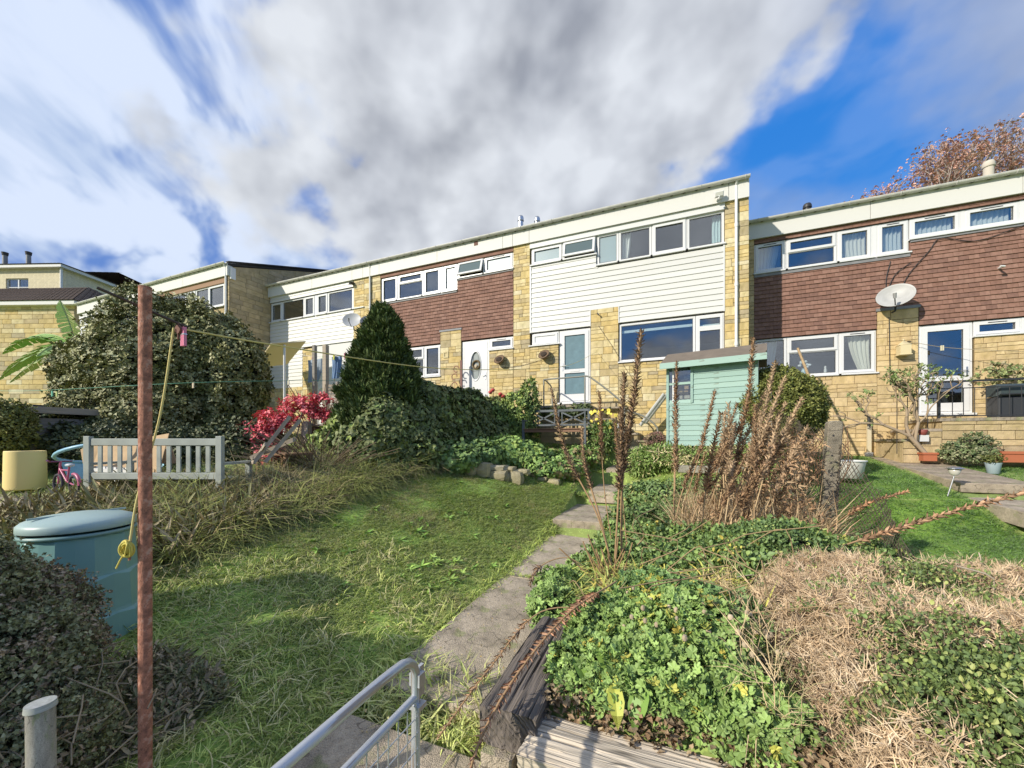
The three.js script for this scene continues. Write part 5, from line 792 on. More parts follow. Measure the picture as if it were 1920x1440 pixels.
  const it2 = []; for (let i = 0; i < 330; i++) { const u = rr(.2, 1.24), w = rr(4.1, 5.1), y = ground(u, w) + rr(.1, 1.0) * sstep(.1, .9, u); it2.push({ p: V(u, y, w), n: new THREE.Vector3(rr(-1, 1), rr(-.2, 1), rr(-1, 1)), s: rr(.8, 1.5), c: tone([[.47, .30, .17], [.40, .24, .13], [.55, .39, .23]]) }); }
  stuff('seed_heads', 'mass of small tan seed cases filling the thicket by the fence', 'seed heads', sprig(LANCE, .045, 10, .04, .6, 75), dryMat, it2);
  const cut = thing('cut_stems', 'cluster of short cut brown stems beside the path', 'stems', [-.45, -1.1, 2.85]); for (let i = 0; i < 12; i++) { const a = rr(-1, .6); part(cut, 'stem', bar(V(-.42 + rr(-.06, .06), -1.1, 2.85 + rr(-.05, .05)), V(-.45 + .32 * a + rr(-.05, .05), -1.1 + rr(.25, .42), 2.85 + rr(-.1, .1)), .006, .005, 6), mat([.32, .2, .1], .9)); }
  const tw = []; for (let i = 0; i < 26; i++) { const u = rr(-.55, .5), w = rr(2.2, 3.4), y = ground(u, w) + rr(.1, .35), a = rr(-.5, .5); tw.push(tube([V(u, y, w), V(u + rr(-.15, .25), y + rr(.03, .18), w + rr(-.1, .1)), V(u + rr(-.3, .5), y + rr(-.05, .3), w + rr(-.2, .2))], .0035, 8, 4)); }
  single('dead_twigs', 'loose dead twigs lying over the yellowing leaves', 'twigs', tw, mat([.32, .23, .12], .9));
}
// the clipped hedge at lower right, with large dead brown patches
{
  rs(541);
  const top = (u, w) => { const e = Math.min((u - .34) * 3.2, (3.5 - w) * 2.2, 1); const x = clamp(e); return lerp(-1.3, -.80, Math.sqrt(x)) + .10 * sstep(.2, 1.3, u - .3) * sstep(3.5, 2.3, w) + (fbm(u * 2 + 5, w * 2 + 5, 0, 3) - .5) * .22 - .12 * clamp((1.7 - w)); };
  const h = thing('clipped_hedge', 'broad clipped hedge with large dead brown patches at the lower right', 'hedge', [1.9, -1.6, 2.2]);
  const pos = [], idx = [], nu = 44, nw = 44; for (let j = 0; j <= nw; j++) for (let i = 0; i <= nu; i++) { const u = .3 + 4.4 * i / nu, w = .2 + 3.65 * j / nw; pos.push(u, (i === 0 || j === nw || j === 0 || i === nu) ? -1.7 : top(u, w) - .085, -w); } for (let j = 0; j < nw; j++) for (let i = 0; i < nu; i++) { const a = j * (nu + 1) + i; idx.push(a, a + 1, a + nu + 1, a + 1, a + nu + 2, a + nu + 1); }
  const cg = new THREE.BufferGeometry(); cg.setAttribute('position', new THREE.Float32BufferAttribute(pos, 3)); cg.setIndex(idx); cg.computeVertexNormals(); part(h, 'shade_core', metricUV(cg), coreBrown);  // dark sheet under the leaves, coloured to read as shade inside the hedge
  const brown = (u, w) => { const n = fbm(u * 1.15 + 21, w * 1.5 + 14, 0, 4); return sstep(.38, .60, n + .20 * sstep(1.9, 2.4, w) + .24 * sstep(.8, .55, u) * sstep(.95, 1.2, w) + .18 * sstep(1.25, 1.5, u) * sstep(1.0, 1.25, w) - .12 * sstep(1.35, .95, w) - .05); };
  const leaf = [], tw = []; const LGr = [[.13, .19, .06], [.18, .25, .075], [.23, .30, .095], [.10, .15, .05]];
  for (let i = 0; i < 33000; i++) { const w = .25 + 3.55 * Math.pow(rand(), 1.15), u = .32 + Math.min(4.2, w * 1.3 + 1.0) * rand(), b = brown(u, w); if (rand() < b * .93) continue; const y = top(u, w) + rr(-.07, .03); leaf.push({ p: V(u, y, w), n: new THREE.Vector3(rr(-.8, .8) - (u < .6 ? .8 : 0), 1, rr(-.8, .8)), s: rr(.6, 1.25), c: rand() < .14 ? tone([[.36, .42, .13], [.42, .46, .15]]) : tone(LGr) }); }
  for (let i = 0; i < 36000; i++) { const w = .3 + 3.5 * Math.pow(rand(), 1.05), u = .32 + Math.min(4.2, w * 1.3 + 1.0) * rand(), b = brown(u, w); if (rand() > b * .95 + .10) continue; const y = top(u, w) + rr(-.09, .015); tw.push({ p: V(u, y, w), n: new THREE.Vector3(rr(-1.3, 1), rr(.3, 1), rr(-1.1, 1.1)), s: rr(.55, 1.2), c: shadec(tone([[.58, .425, .27], [.64, .48, .31], [.50, .355, .21], [.70, .56, .39]]), 1) }); }
  scatter(h, 'foliage', sprig(OVAL, .019, 10, .028, .9, 81), leafMat, leaf);
  scatter(h, 'dead_twigs', bladeTuft(12, .062, .0032, 1.5, 82, .5), dryMat, tw).userData.label = 'dead brown twigs';
  const st = []; for (let i = 0; i < 26; i++) { const u = rr(.5, 2.6), w = rr(.5, 3.2), y = top(u, w); st.push(tube([V(u, y - .05, w), V(u + rr(-.05, .05), y + .03, w + rr(-.05, .05)), V(u + rr(-.16, .16), y + rr(.03, .09), w + rr(-.12, .12))], rr(.003, .005), 6, 5)); } part(h, 'stem', st, mat([.5, .42, .31], .85));
  const i3 = []; for (let i = 0; i < 60; i++) { const u = rr(.26, .42), w = rr(1.6, 3.0); i3.push({ p: V(u, ground(u, w) + rr(.0, .25), w), n: new THREE.Vector3(-.5 + rr(-.5, .4), 1, rr(-.2, .5)), s: rr(.7, 1.2), c: tone([[.54, .40, .24], [.48, .42, .2], [.5, .36, .22]]) }); }
  stuff('dry_grass', 'pale dry grass leaning out between the mallow and the brown hedge', 'grass', bladeTuft(9, .26, .0035, .7, 83, .6), dryMat, i3);
  bush('box_bush', 'small glossy dark green bush between the hedge and the tan stalks', 'bush', [.8, -1.0, 3.6], [[.72, -.92, 3.45, .42, .26, .36], [1.25, -1.0, 3.7, .42, .2, .26], [1.75, -1.1, 3.7, .45, .2, .24], [2.4, -1.25, 3.7, .5, .2, .24]], sprig(OVAL, .03, 10, .035, .8, 84), 3800, 1, [[.13, .21, .065], [.18, .27, .08], [.10, .165, .05]], { pal2: [[.38, .45, .13]], k2: .14, lump: .14, core: .84 });
}

// ---------------------------------------------------------------- wood, metal and rope in the near garden
const woodGrey = mat([.32, .29, .25], .85, { map: reps(T.wood, 1, 2) }), woodBrown = mat([.26, .15, .08], .8, { map: reps(T.wood, 1, 2) }), woodPale = mat([.5, .42, .32], .85, { map: reps(T.wood, 1, 2) });
const galvM = mat([.62, .63, .65], .5, { metalness: .55, map: T.galv }), rustM = mat([1, 1, 1], .85, { map: reps(T.rust, 1, 1), bumpMap: T.rustB, bumpScale: .003 }), rope = mat([.62, .52, .20], .8), ironM = mat([.025, .026, .03], .5);
{
  rs(601);
  const p = thing('washing_line_pole', 'rusty steel washing line pole standing in the left foreground', 'pole', [-2.07, -1.6, .9]);
  const a = V(-2.055, -1.64, .905), b = V(-2.09, .665, .92), pg = new THREE.CylinderGeometry(.0225, .0235, 2.3, 24, 1); pg.translate(0, 1.15, 0); { const uv = pg.attributes.uv; for (let i = 0; i < uv.count; i++) uv.setXY(i, uv.getX(i) * .5, uv.getY(i) * 2.3); } const pq = pg.toNonIndexed().applyQuaternion(new THREE.Quaternion().setFromUnitVectors(_y, b.clone().sub(a).normalize())).translate(a.x, a.y, a.z);
  part(p, 'post', pq, rustM); part(p, 'cross_rod', bar(V(-2.17, .625, .80), V(-2.06, .52, 1.06), .006), mat([.07, .045, .035], .8));
  part(p, 'pulley', [new THREE.CylinderGeometry(.02, .02, .008, 14).rotateX(Math.PI / 2).translate(-2.07, .505, -1.03).toNonIndexed(), bar(V(-2.07, .535, 1.03), V(-2.07, .46, 1.03), .004)], mat([.16, .07, .05], .8));
  part(p, 'cleat', [bar(V(-2.095, -.40, .873), V(-2.09, -.50, .868), .005)], rustM);
  // the line runs from the pulley down to the cleat, and away to the house
  const ln = thing('washing_line', 'yellow washing line running from the rusty pole to the house wall', 'washing line', [-2.07, .5, 1]);
  part(ln, 'line', tube([V(-2.07, .51, 1.03), V(-2.06, .53, 1.4), V(-2.05, .66, 2.9), V(-2.04, .93, 4.6), V(-2.03, 1.6, 8), V(-2.0, 2.55, 11.15)], .0042, 60, 6), rope);
  part(ln, 'tail', tube([V(-2.085, .51, 1.02), V(-2.09, .1, .97), V(-2.085, -.25, .89), V(-2.085, -.42, .868)], .0042, 30, 6), rope);
  const kn = []; for (let i = 0; i < 11; i++) { const tr = new THREE.TorusGeometry(rr(.016, .024), .0036, 6, 18); tr.scale(1, 1.35, .8); tr.rotateY(rr(-.9, .9)); tr.rotateZ(rr(-.5, .5)); tr.translate(-2.088 + rr(-.006, .006), -.448 + rr(-.008, .008), -(.862 + rr(-.006, .004))); kn.push(tr.toNonIndexed()); }
  kn.push(tube([V(-2.09, -.46, .86), V(-2.11, -.49, .85), V(-2.125, -.53, .84)], .0036, 10, 6)); part(ln, 'knot', kn, mat([.60, .50, .10], .7));
  const pegM = mat([.72, .22, .34], .5), peg = thing('clothes_peg', 'pink clothes peg on the line at the rusty pole', 'peg', [-2.05, .42, 1.04]); part(peg, 'leg', bx(-2.064, -2.054, .43, .515, 1.035, 1.047), pegM); part(peg, 'leg', bx(-2.049, -2.039, .43, .515, 1.035, 1.047), pegM); part(peg, 'spring', bx(-2.066, -2.037, .48, .486, 1.034, 1.048), M.steel);
  // gate
  const g = thing('garden_gate', 'open galvanised tube gate with welded mesh at the bottom of the picture', 'gate', [-.76, -1.6, .4]);
  part(g, 'frame', [tube([V(-.735, -.69, -.4), V(-.752, -.69, .3), V(-.768, -.69, .93), V(-.77, -.70, .99), V(-.771, -.735, 1.03), V(-.772, -.80, 1.037), V(-.773, -1.2, 1.037), V(-.773, -1.52, 1.037)], .0145, 70, 12)], galvM);
  part(g, 'middle_rail', bar(V(-.737, -.835, -.4), V(-.772, -.835, 1.03), .0125, .0125, 12), galvM); part(g, 'bottom_rail', bar(V(-.737, -1.5, -.4), V(-.772, -1.5, 1.03), .0125, .0125, 12), galvM);
  const mesh = []; for (let w = -.36; w < 1.02; w += .043) mesh.push(bar(V(-.755, -.84, w), V(-.755, -1.5, w), .0021, .0021, 5)); for (let y = -.89; y > -1.49; y -= .052) mesh.push(bar(V(-.752, y, -.4), V(-.758, y, 1.03), .0021, .0021, 5)); part(g, 'wire_mesh', mesh, galvM);
  part(g, 'latch', [bx(-.792, -.752, -.80, -.76, 1.03, 1.062), bx(-.778, -.766, -.845, -.745, 1.055, 1.075), bx(-.80, -.745, -.87, -.855, 1.02, 1.06)], galvM);
  // sleepers: weathered beams with deep grain along their length
  function beam(name, label, L, Wd, Th, at, rot, m, groove, sd) {
    const geo = new THREE.BoxGeometry(Wd, Th, L, 84, 16, 70), p = geo.attributes.position;
    for (let i = 0; i < p.count; i++) { const x = p.getX(i), y = p.getY(i), z = p.getZ(i); const gr = fbm(x * 85 + sd, z * 2.6 + sd, y * 60 + 3.3, 4) - .5, big = fbm(x * 9 + sd, z * 2 + 7, y * 9 + 1.7, 3) - .5; const crack = sstep(.60, .72, fbm(x * 75 + 3 + sd, z * 1.3 + 5, 0, 3)) * groove * .9;
      const top = y > Th * .49, end = Math.abs(z) > L * .49; p.setXYZ(i, x + (Math.abs(x) > Wd * .49 ? (gr * groove + big * .02) : 0), y + (top ? gr * groove * 1.2 + big * .02 - crack - .022 * sstep(.75, 1, Math.abs(x) / (Wd / 2)) * (.4 + big) : 0), z + (end ? big * .035 + gr * .02 : 0)); }
    const q = toCreasedNormals(geo.toNonIndexed(), .9), uv = q.attributes.uv; const t = thing(name, label, 'timber', at); t.rotation.y = rot; const pp = q.attributes.position; for (let i = 0; i < uv.count; i++) uv.setXY(i, pp.getZ(i) * .9, (pp.getX(i) + pp.getY(i)) * 1.7); lpart(t, 'beam', q, m); return t;
  }
  const slM = mat([.24, .205, .18], .92, { map: T.oldwood, bumpMap: T.oldwood, bumpScale: .012 }), spM = mat([.92, .80, .64], .92, { map: T.oldwood, bumpMap: T.oldwood, bumpScale: .008 });
  beam('railway_sleeper', 'dark cracked old timber sleeper along the path edge', .84, .235, .15, [-.605, -1.135, 1.80], .02, slM, .016, 4);
  const pale = beam('railway_sleeper', 'pale weathered timber sleeper along the front of the bed', 1.5, .24, .24, [.24, -1.245, 1.43], Math.PI / 2 + .02, spM, .010, 9);
  const cp = single('concrete_post', 'short pale concrete post under the end of the dark sleeper', 'post', [bx(-.69, -.56, -1.7, -1.215, 1.34, 1.47)], concrete[2]); 
  single('concrete_block', 'rough pale block of concrete under the pale sleeper', 'block', blob(.5, .14, .16, 4, .12, 3, 2).translate(.1, -1.5, -1.3), concrete[2]);
  // plastic pipe stub
  const st = thing('pipe_stub', 'short grey-white plastic pipe with a flat cap in the lower left corner', 'pipe', [-2.0, -1.6, .45]); { const c = V(0, 0, 0); const q = [-1.97, .588]; part(st, 'pipe', bar(V(q[0] + .015, -1.7, q[1]), V(q[0], -.90, q[1]), .034, .034, 20), mat([.46, .45, .43], .7, { map: reps(T.concrete, 3, 3) })); part(st, 'cap', bar(V(q[0], -.905, q[1]), V(q[0] - .001, -.885, q[1]), .039, .037, 20), mat([.44, .47, .52], .6, { map: T.stone })); }
  // compost bin
  const bc = [-3.93, -1.46, 1.36], cbin = thing('compost_bin', 'green plastic compost bin with a dusty domed lid, left foreground', 'compost bin', bc);
  const binM = mat([.20, .375, .355], .38, { map: T.plastic }), N = 20, rings = [[.37, 0], [.355, .25], [.335, .255], [.33, .275], [.318, .52], [.30, .525], [.297, .545], [.283, .80], [.27, .81]];
  const bp = []; const ringP = (k, i) => { const a = i / N * 6.2832 + .1, [r, y] = rings[k], sc = (k === 1 || k === 4 || k === 7) ? .018 : 0; const r2 = r * (i % 2 ? .965 : 1.0); return [r2 * Math.cos(a), y - (i % 2 ? 0 : sc), r2 * Math.sin(a)]; };
  for (let k = 0; k < rings.length - 1; k++) for (let i = 0; i < N; i++) { const A = ringP(k, i), B = ringP(k, i + 1), C = ringP(k + 1, i + 1), D = ringP(k + 1, i); bp.push([A, C, B], [A, D, C]); }
  lpart(cbin, 'body', metricUV(tris(bp)), binM);
  lpart(cbin, 'rim', new THREE.TorusGeometry(.285, .014, 8, 40).rotateX(Math.PI / 2).translate(0, .815, 0).toNonIndexed(), mat([.20, .33, .31], .4, { map: T.plastic }));
  const lid = lpart(cbin, 'lid', lathe([[.001, .945], [.12, .94], [.22, .925], [.272, .905], [.292, .885], [.294, .845], [.28, .842]], 40), mat([.35, .465, .445], .42, { map: reps(T.white, .6, .6) })); lpart(lid, 'lid_seam', new THREE.BoxGeometry(.012, .012, .5).translate(0, .936, 0).toNonIndexed(), mat([.34, .44, .42], .45));
}
// yellow drum, bench and the clutter in the left garden
{
  rs(621);
  const dr = thing('plastic_drum', 'faded yellow plastic drum at the left edge of the picture', 'drum', [-9.05, -.74, 2.55]); lpart(dr, 'body', lathe([[.001, 0], [.2, 0], [.215, .02], [.213, .28], [.209, .29], [.212, .31], [.208, .57], [.203, .585], [.19, .585], [.185, .56], [.18, .1], [.001, .1]], 28), mat([.82, .64, .26], .6, { map: reps(T.white, .3, .3) }));
  const b = thing('garden_bench', 'grey-green painted slatted garden bench seen from behind, left', 'bench', [-6.03, -.93, 2.745]); b.rotation.y = Math.atan2(300, 721); const gb = mat([.42, .45, .40], .65, { map: T.grain });
  const bb = (n, x0, x1, y0, y1, z0, z1, g = gb, c = .006) => { const q = chamferBox(x1 - x0, y1 - y0, z1 - z0, c); q.translate((x0 + x1) / 2, (y0 + y1) / 2, (z0 + z1) / 2); return lpart(b, n, q, g); };
  for (const s of [-1, 1]) { bb('rear_leg', s * .83 - .04, s * .83 + .04, 0, .985, -.03, .03); bb('front_leg', s * .83 - .035, s * .83 + .035, 0, .62, -.56, -.5); bb('armrest', s * .83 - .045, s * .83 + .045, .62, .65, -.58, .02); }
  bb('top_rail', -.79, .79, .865, .955, -.018, .018); bb('lower_rail', -.79, .79, .44, .525, -.018, .018);
  for (let i = 0; i < 12; i++) { const x = -.68 + i * 1.36 / 11; bb('back_slat', x - .03, x + .03, .527, .863, -.009, .009); }
  for (let i = 0; i < 6; i++) bb('seat_slat', -.79, .79, .425, .443, -.52 + i * .085, -.45 + i * .085);
  bb('seat_rail', -.79, .79, .36, .42, -.55, -.51);
  const card = mat([.60, .42, .24], .9, { map: T.grain });
  single('cardboard_sheet', 'large flattened brown cardboard sheet behind the grey bench', 'cardboard', [plank(V(-8.0, -.4, 2.9), V(-7.0, -.2, 3.3), .7, .01, new THREE.Vector3(.0, 1, -.5)), plank(V(-8.3, -.3, 2.9), V(-7.9, -.15, 3.1), .35, .01, new THREE.Vector3(.3, 1, -.3))], card);
  single('cardboard_sheet', 'torn cardboard sheet peaking above the bench top rail', 'cardboard', (() => { const s = new THREE.Shape(); s.moveTo(-.9, 0); s.lineTo(.35, .02); s.lineTo(.12, .42); s.lineTo(-.1, .45); s.closePath(); const g = new THREE.ExtrudeGeometry(s, { depth: .012, bevelEnabled: false }); g.rotateX(-.25); g.rotateY(.4); g.translate(-7.45, -.38, -3.4); return metricUV(g); })(), card);
  // paddling pool, wrecked: blue curved sheet
  const pl = new THREE.CylinderGeometry(.62, .55, .3, 28, 1, true, 2.2, 3.4); pl.rotateZ(.28); pl.translate(-8.1, -.32, -3.2); single('paddling_pool', 'pale blue plastic paddling pool tipped up behind the drum', 'pool', [pl.toNonIndexed(), new THREE.TorusGeometry(.62, .025, 6, 30).rotateX(Math.PI / 2).rotateZ(.28).translate(-8.14, -.18, -3.2).toNonIndexed()], mat([.28, .52, .66], .35));
  // child's bicycle
  const bk = thing('child_bicycle', 'small pink and purple child bicycle beside the yellow drum', 'bicycle', [-7.9, -.78, 2.6]); const pk = mat([.45, .10, .2], .4), pu = mat([.16, .05, .12], .4), tyre = mat([.04, .035, .05], .8);
  for (const x of [-8.15, -7.68]) { const w = part(bk, 'wheel', new THREE.TorusGeometry(.13, .018, 8, 24).translate(x, -.62, -2.6).toNonIndexed(), tyre); const sp = []; for (let i = 0; i < 6; i++) { const a = i * 1.047; sp.push(bar(V(x, -.62, 2.6), V(x + .12 * Math.cos(a), -.62 + .12 * Math.sin(a), 2.6), .002, .002, 4)); } part(w, 'spokes', sp, M.steel); }
  part(bk, 'frame', [bar(V(-8.15, -.62, 2.6), V(-8.08, -.3, 2.6), .013), bar(V(-8.1, -.4, 2.6), V(-7.88, -.58, 2.6), .014), bar(V(-7.88, -.58, 2.6), V(-7.82, -.36, 2.6), .012), bar(V(-7.88, -.58, 2.6), V(-7.68, -.62, 2.6), .01), bar(V(-8.1, -.42, 2.6), V(-7.83, -.42, 2.6), .012)], pk); part(bk, 'saddle', blob(.075, .025, .045, 2, .05).translate(-7.81, -.345, -2.6), mat([.45, .5, .55], .4)); part(bk, 'handlebar', [bar(V(-8.09, -.3, 2.5), V(-8.09, -.3, 2.72), .01), bar(V(-8.09, -.3, 2.5), V(-8.05, -.28, 2.46), .014)], pu); part(bk, 'mudguard', new THREE.TorusGeometry(.155, .02, 6, 16, 1.8).translate(-7.68, -.62, -2.6).toNonIndexed(), pk);
  // picket toy fence, bags, logs
  const pf = thing('picket_panel', 'low white picket panel half hidden beside the blue pool', 'fence', [-7.4, -.85, 2.9]); for (let i = 0; i < 9; i++) part(pf, 'slat', bx(-7.9 + i * .1, -7.84 + i * .1, -.8, -.38, 2.9, 2.915), M.trim); part(pf, 'rail', bx(-7.95, -7.0, -.46, -.41, 2.885, 2.8995), M.trim);
  single('plastic_bag', 'white plastic bag with blue print under the bench', 'bag', blob(.26, .1, .16, 3, .3, 3, 5).translate(-6.1, -.72, -2.95), mat([.62, .63, .66], .4)); single('plastic_bag', 'dark rubbish bag under the left end of the bench', 'bag', blob(.16, .1, .14, 3, .3, 3, 8).translate(-6.6, -.78, -2.75), M.dark);
  for (const [u, w, a, l] of [[-5.75, 2.2, .2, 'pale grey log lying on the bank below the bench'], [-6.4, 2.05, -.1, 'brown log lying left of the other on the bank']]) single('log', l, 'log', bar(V(u - .5, ground(u - .5, w) + .08, w), V(u + .45, ground(u + .45, w + a) + .08, w + a), .09, .075, 12), l[0] === 'p' ? woodGrey : woodBrown);
  single('wooden_chair', 'broken wooden chair frame lying right of the grey bench', 'chair', [plank(V(-5.5, -.25, 3.6), V(-5.0, .02, 3.9), .06, .02), plank(V(-5.35, -.3, 3.55), V(-5.1, .35, 3.9), .05, .025), plank(V(-5.2, -.3, 3.6), V(-4.95, .3, 3.95), .05, .025), plank(V(-5.55, -.2, 3.75), V(-5.05, -.05, 3.5), .05, .02), plank(V(-5.5, -.32, 3.6), V(-5.1, -.28, 3.4), .05, .02)], woodPale);
  single('garden_table', 'low timber table among the clutter right of the cardboard', 'table', [bx(-5.9, -5.2, -.22, -.19, 3.9, 4.4), bx(-5.88, -5.83, -.9, -.22, 3.92, 3.97), bx(-5.27, -5.22, -.9, -.22, 3.92, 3.97), bx(-5.88, -5.83, -.9, -.22, 4.33, 4.38), bx(-5.27, -5.22, -.9, -.22, 4.33, 4.38)], woodBrown);
  // concrete post, timber posts with washing, slatted screen, planter
  single('concrete_post', 'lichened concrete fence post with a rounded top left of the ivy hedge', 'post', (() => { const s = new THREE.Shape(); s.moveTo(-.08, 0); s.lineTo(.08, 0); s.lineTo(.075, 1.05); s.absarc(0, 1.05, .075, 0, Math.PI); s.closePath(); const g = new THREE.ExtrudeGeometry(s, { depth: .1, bevelEnabled: true, bevelSize: .01, bevelThickness: .01, bevelSegments: 1 }); g.translate(-6.72, -.75, -5.55); return metricUV(g); })(), concrete[0]);
  const ps = thing('timber_post', 'tall timber post carrying washing, right of the pair', 'post', [-7.9, -.2, 7]); part(ps, 'post', bx(-7.95, -7.84, -.3, 2.35, 6.95, 7.05), woodPale); const ps2 = thing('timber_post', 'tall timber post carrying washing, left of the pair', 'post', [-8.35, -.2, 7.05]); part(ps2, 'post', bx(-8.36, -8.28, -.3, 2.4, 7.0, 7.08), woodGrey);
  const sf = thing('slatted_screen', 'pale horizontal slatted wooden screen left of the conifer', 'fence', [-7.1, .3, 6.8]); for (let i = 0; i < 11; i++) part(sf, 'slat', plank(V(-7.46, .52 + i * .077, 6.7), V(-6.7, .52 + i * .077, 6.95), .055, .018), woodPale); for (const u of [-7.4, -6.78]) part(sf, 'post', bx(u, u + .06, -.2, 1.4, 6.84, 6.9), woodGrey);
  const pt = thing('timber_planter', 'raised timber planter with a pale rim below the slatted screen', 'planter', [-6.5, -.4, 5.9]); part(pt, 'rim', plank(V(-7.0, .32, 5.8), V(-6.2, .32, 6.1), .03, .28, new THREE.Vector3(0, 1, 0)), woodPale); for (let i = 0; i < 3; i++) part(pt, 'board', plank(V(-6.95, .2 - i * .2, 5.75), V(-6.2, .2 - i * .2, 6.03), .18, .03), i % 2 ? woodGrey : woodBrown);
  const blue = [[.16, .25, .40], [.20, .30, .46], [.12, .2, .34]];
  const cloth = (u0, u1, y0, y1, w, c, nm, lb) => single(nm, lb, 'washing', curtainGeo(u0, u1, y0, y1, w, 2, -.3), mat(c, .9));
  cloth(-9.0, -8.45, 1.55, 2.15, 7.4, [.30, .36, .42], 'hanging_towel', 'grey-blue towel hanging on the far washing line, leftmost'); cloth(-8.25, -7.9, 1.62, 2.2, 7.5, blue[0], 'hanging_shorts', 'dark blue shorts hanging between the timber posts'); cloth(-7.75, -7.2, 1.5, 2.12, 7.5, blue[1], 'hanging_shirt', 'blue shirt hanging right of the timber posts'); cloth(-7.15, -6.8, 1.75, 2.15, 7.5, [.62, .64, .66], 'hanging_sock', 'pale small garment at the right end of the far line');
  for (let i = 0; i < 6; i++) { const u = -8.9 + i * .38, c = [[.55, .15, .25], [.2, .5, .2], [.6, .6, .1], [.6, .2, .3], [.25, .5, .35], [.5, .5, .5]][i]; single('clothes_peg', ['red-pink peg on the far line holding the towel', 'green peg on the far line', 'yellow peg on the far line above the shorts', 'deep pink peg on the far line between garments', 'pale green peg on the far line at the shirt', 'grey peg at the right end of the far line'][i], 'peg', [bx(u, u + .02, 2.1, 2.24, 7.44, 7.46), bx(u + .03, u + .05, 2.1, 2.24, 7.44, 7.46)], mat(c, .6)); }
  single('washing_line', 'far washing line between the timber posts', 'washing line', tube([V(-9.3, 2.3, 7.4), V(-8, 2.18, 7.5), V(-6.6, 2.3, 7.5)], .005, 20, 5), M.trim);
  const gl = thing('washing_line', 'thin green washing line across the ivy bush', 'washing line', [-9, .8, 4]); part(gl, 'line', tube([V(-13.5, 1.1, 3.0), V(-10.4, .86, 2.9), V(-7.2, .98, 4.0), V(-6.9, 1.4, 6.8)], .004, 40, 5), mat([.12, .34, .22], .6));
  for (const [u, y, w, c, l] of [[-9.6, .8, 2.98, [.15, .45, .32], 'turquoise peg on the green line at left'], [-9.5, .79, 3.0, [.5, .55, .2], 'lime peg next to the turquoise one'], [-7.35, .93, 3.85, [.6, .5, .35], 'pale peg on the green line before the ivy bush'], [-7.0, 1.16, 5.3, [.62, .58, .45], 'cream peg on the green line near the timber posts']]) single('clothes_peg', l, 'peg', [bx(u, u + .016, y - .06, y + .03, w, w + .014), bx(u + .022, u + .038, y - .06, y + .03, w, w + .014)], mat(c, .6));
  const aw = thing('awning', 'small cream canopy on a white post before the white house', 'awning', [-13.3, 2, 9.8]); part(aw, 'canopy', plank(V(-14.4, 2.9, 10.2), V(-12.6, 3.5, 9.6), .03, 1.2, new THREE.Vector3(-.3, 1, .2)), mat([.62, .52, .33], .9)); part(aw, 'post', bar(V(-12.7, -.2, 9.5), V(-12.7, 3.4, 9.5), .04), M.trim);
  // left edge: small shed with a felt roof, boarded side and a golden shrub
  const ss = thing('small_shed', 'small weathered garden shed with a grey felt roof at the left edge', 'shed', [-11.4, -.7, 3.0]);
  for (let i = 0; i < 9; i++) part(ss, 'board', bx(-12.6, -10.75, -.75 + i * .13, -.625 + i * .13, 2.48 + (i % 2) * .002, 2.5), woodGrey); for (let i = 0; i < 9; i++) part(ss, 'board', bx(-10.75, -10.72, -.75 + i * .13, -.625 + i * .13, 2.5, 3.8), woodGrey);
  part(ss, 'roof', plank(V(-11.7, .42, 3.1), V(-10.95, .7 - .22, 3.1), .03, 1.8, new THREE.Vector3(0, 1, 0)).translate(.3, .12, 0), mat([.17, .17, .18], .95, { map: T.grain })); part(ss, 'roof_edge', bx(-10.66, -10.62, .50, .62, 2.2, 4.0), woodPale);
  single('low_roof', 'dark lean-to roof behind the small shed', 'roof', [plank(V(-15.5, .9, 4.2), V(-12.6, .75, 4.2), .04, 1.6), bx(-15.4, -12.7, -.6, .72, 4.6, 4.7)], mat([.09, .085, .09], .9));
  bush('shrub', 'golden-leaved shrub at the left edge beside the small shed', 'shrub', [-8.9, -.5, 2.1], [[-10.5, .22, 2.75, .30, .42, .3], [-10.75, -.15, 2.65, .34, .4, .3]], smallGeo, 1500, 1.1, [[.20, .21, .05], [.26, .26, .07], [.14, .16, .04]], { pal2: [[.34, .33, .10]], k2: .3 });
  // banana plant: long torn leaves from one stem
  const bn = thing('banana_plant', 'banana plant with long torn green leaves behind the shed at left', 'plant', [-16.7, .2, 5.7]); part(bn, 'stem', bar(V(-16.7, -.2, 5.7), V(-16.6, 2.8, 5.7), .14, .08, 12), mat([.2, .24, .08], .7));
  const C0 = V(-16.6, 2.75, 5.7); for (const [dx, dy, dw, L, up, c] of [[-.35, 1, -.1, 1.6, 1.2, [.48, .66, .12]], [-1, .3, -.4, 2.6, .7, [.24, .40, .10]], [-1, .05, -.3, 2.5, .5, [.22, .38, .09]], [-.9, -.1, -.5, 2.3, .35, [.26, .40, .11]], [-.5, .5, -.2, 1.8, .9, [.34, .52, .12]], [-.6, -.2, -.6, 1.9, .2, [.28, .42, .13]], [.3, .1, -.5, 1.3, .4, [.32, .48, .13]], [-.35, -.6, -.5, 1.5, .0, [.4, .48, .2]]]) {
    const d = new THREE.Vector3(dx, 0, -dw).normalize(), side = new THREE.Vector3(-d.z, 0, d.x), ts = [], n = 16; const pt = k => C0.clone().addScaledVector(d, L * k * (dy > .8 ? .4 : .9)).add(new THREE.Vector3(0, L * (up * k - (dy > .8 ? .25 : .75) * k * k), 0)); const wd = k => .27 * Math.sin(Math.PI * Math.min(1, .12 + k * .88)) ** .7;
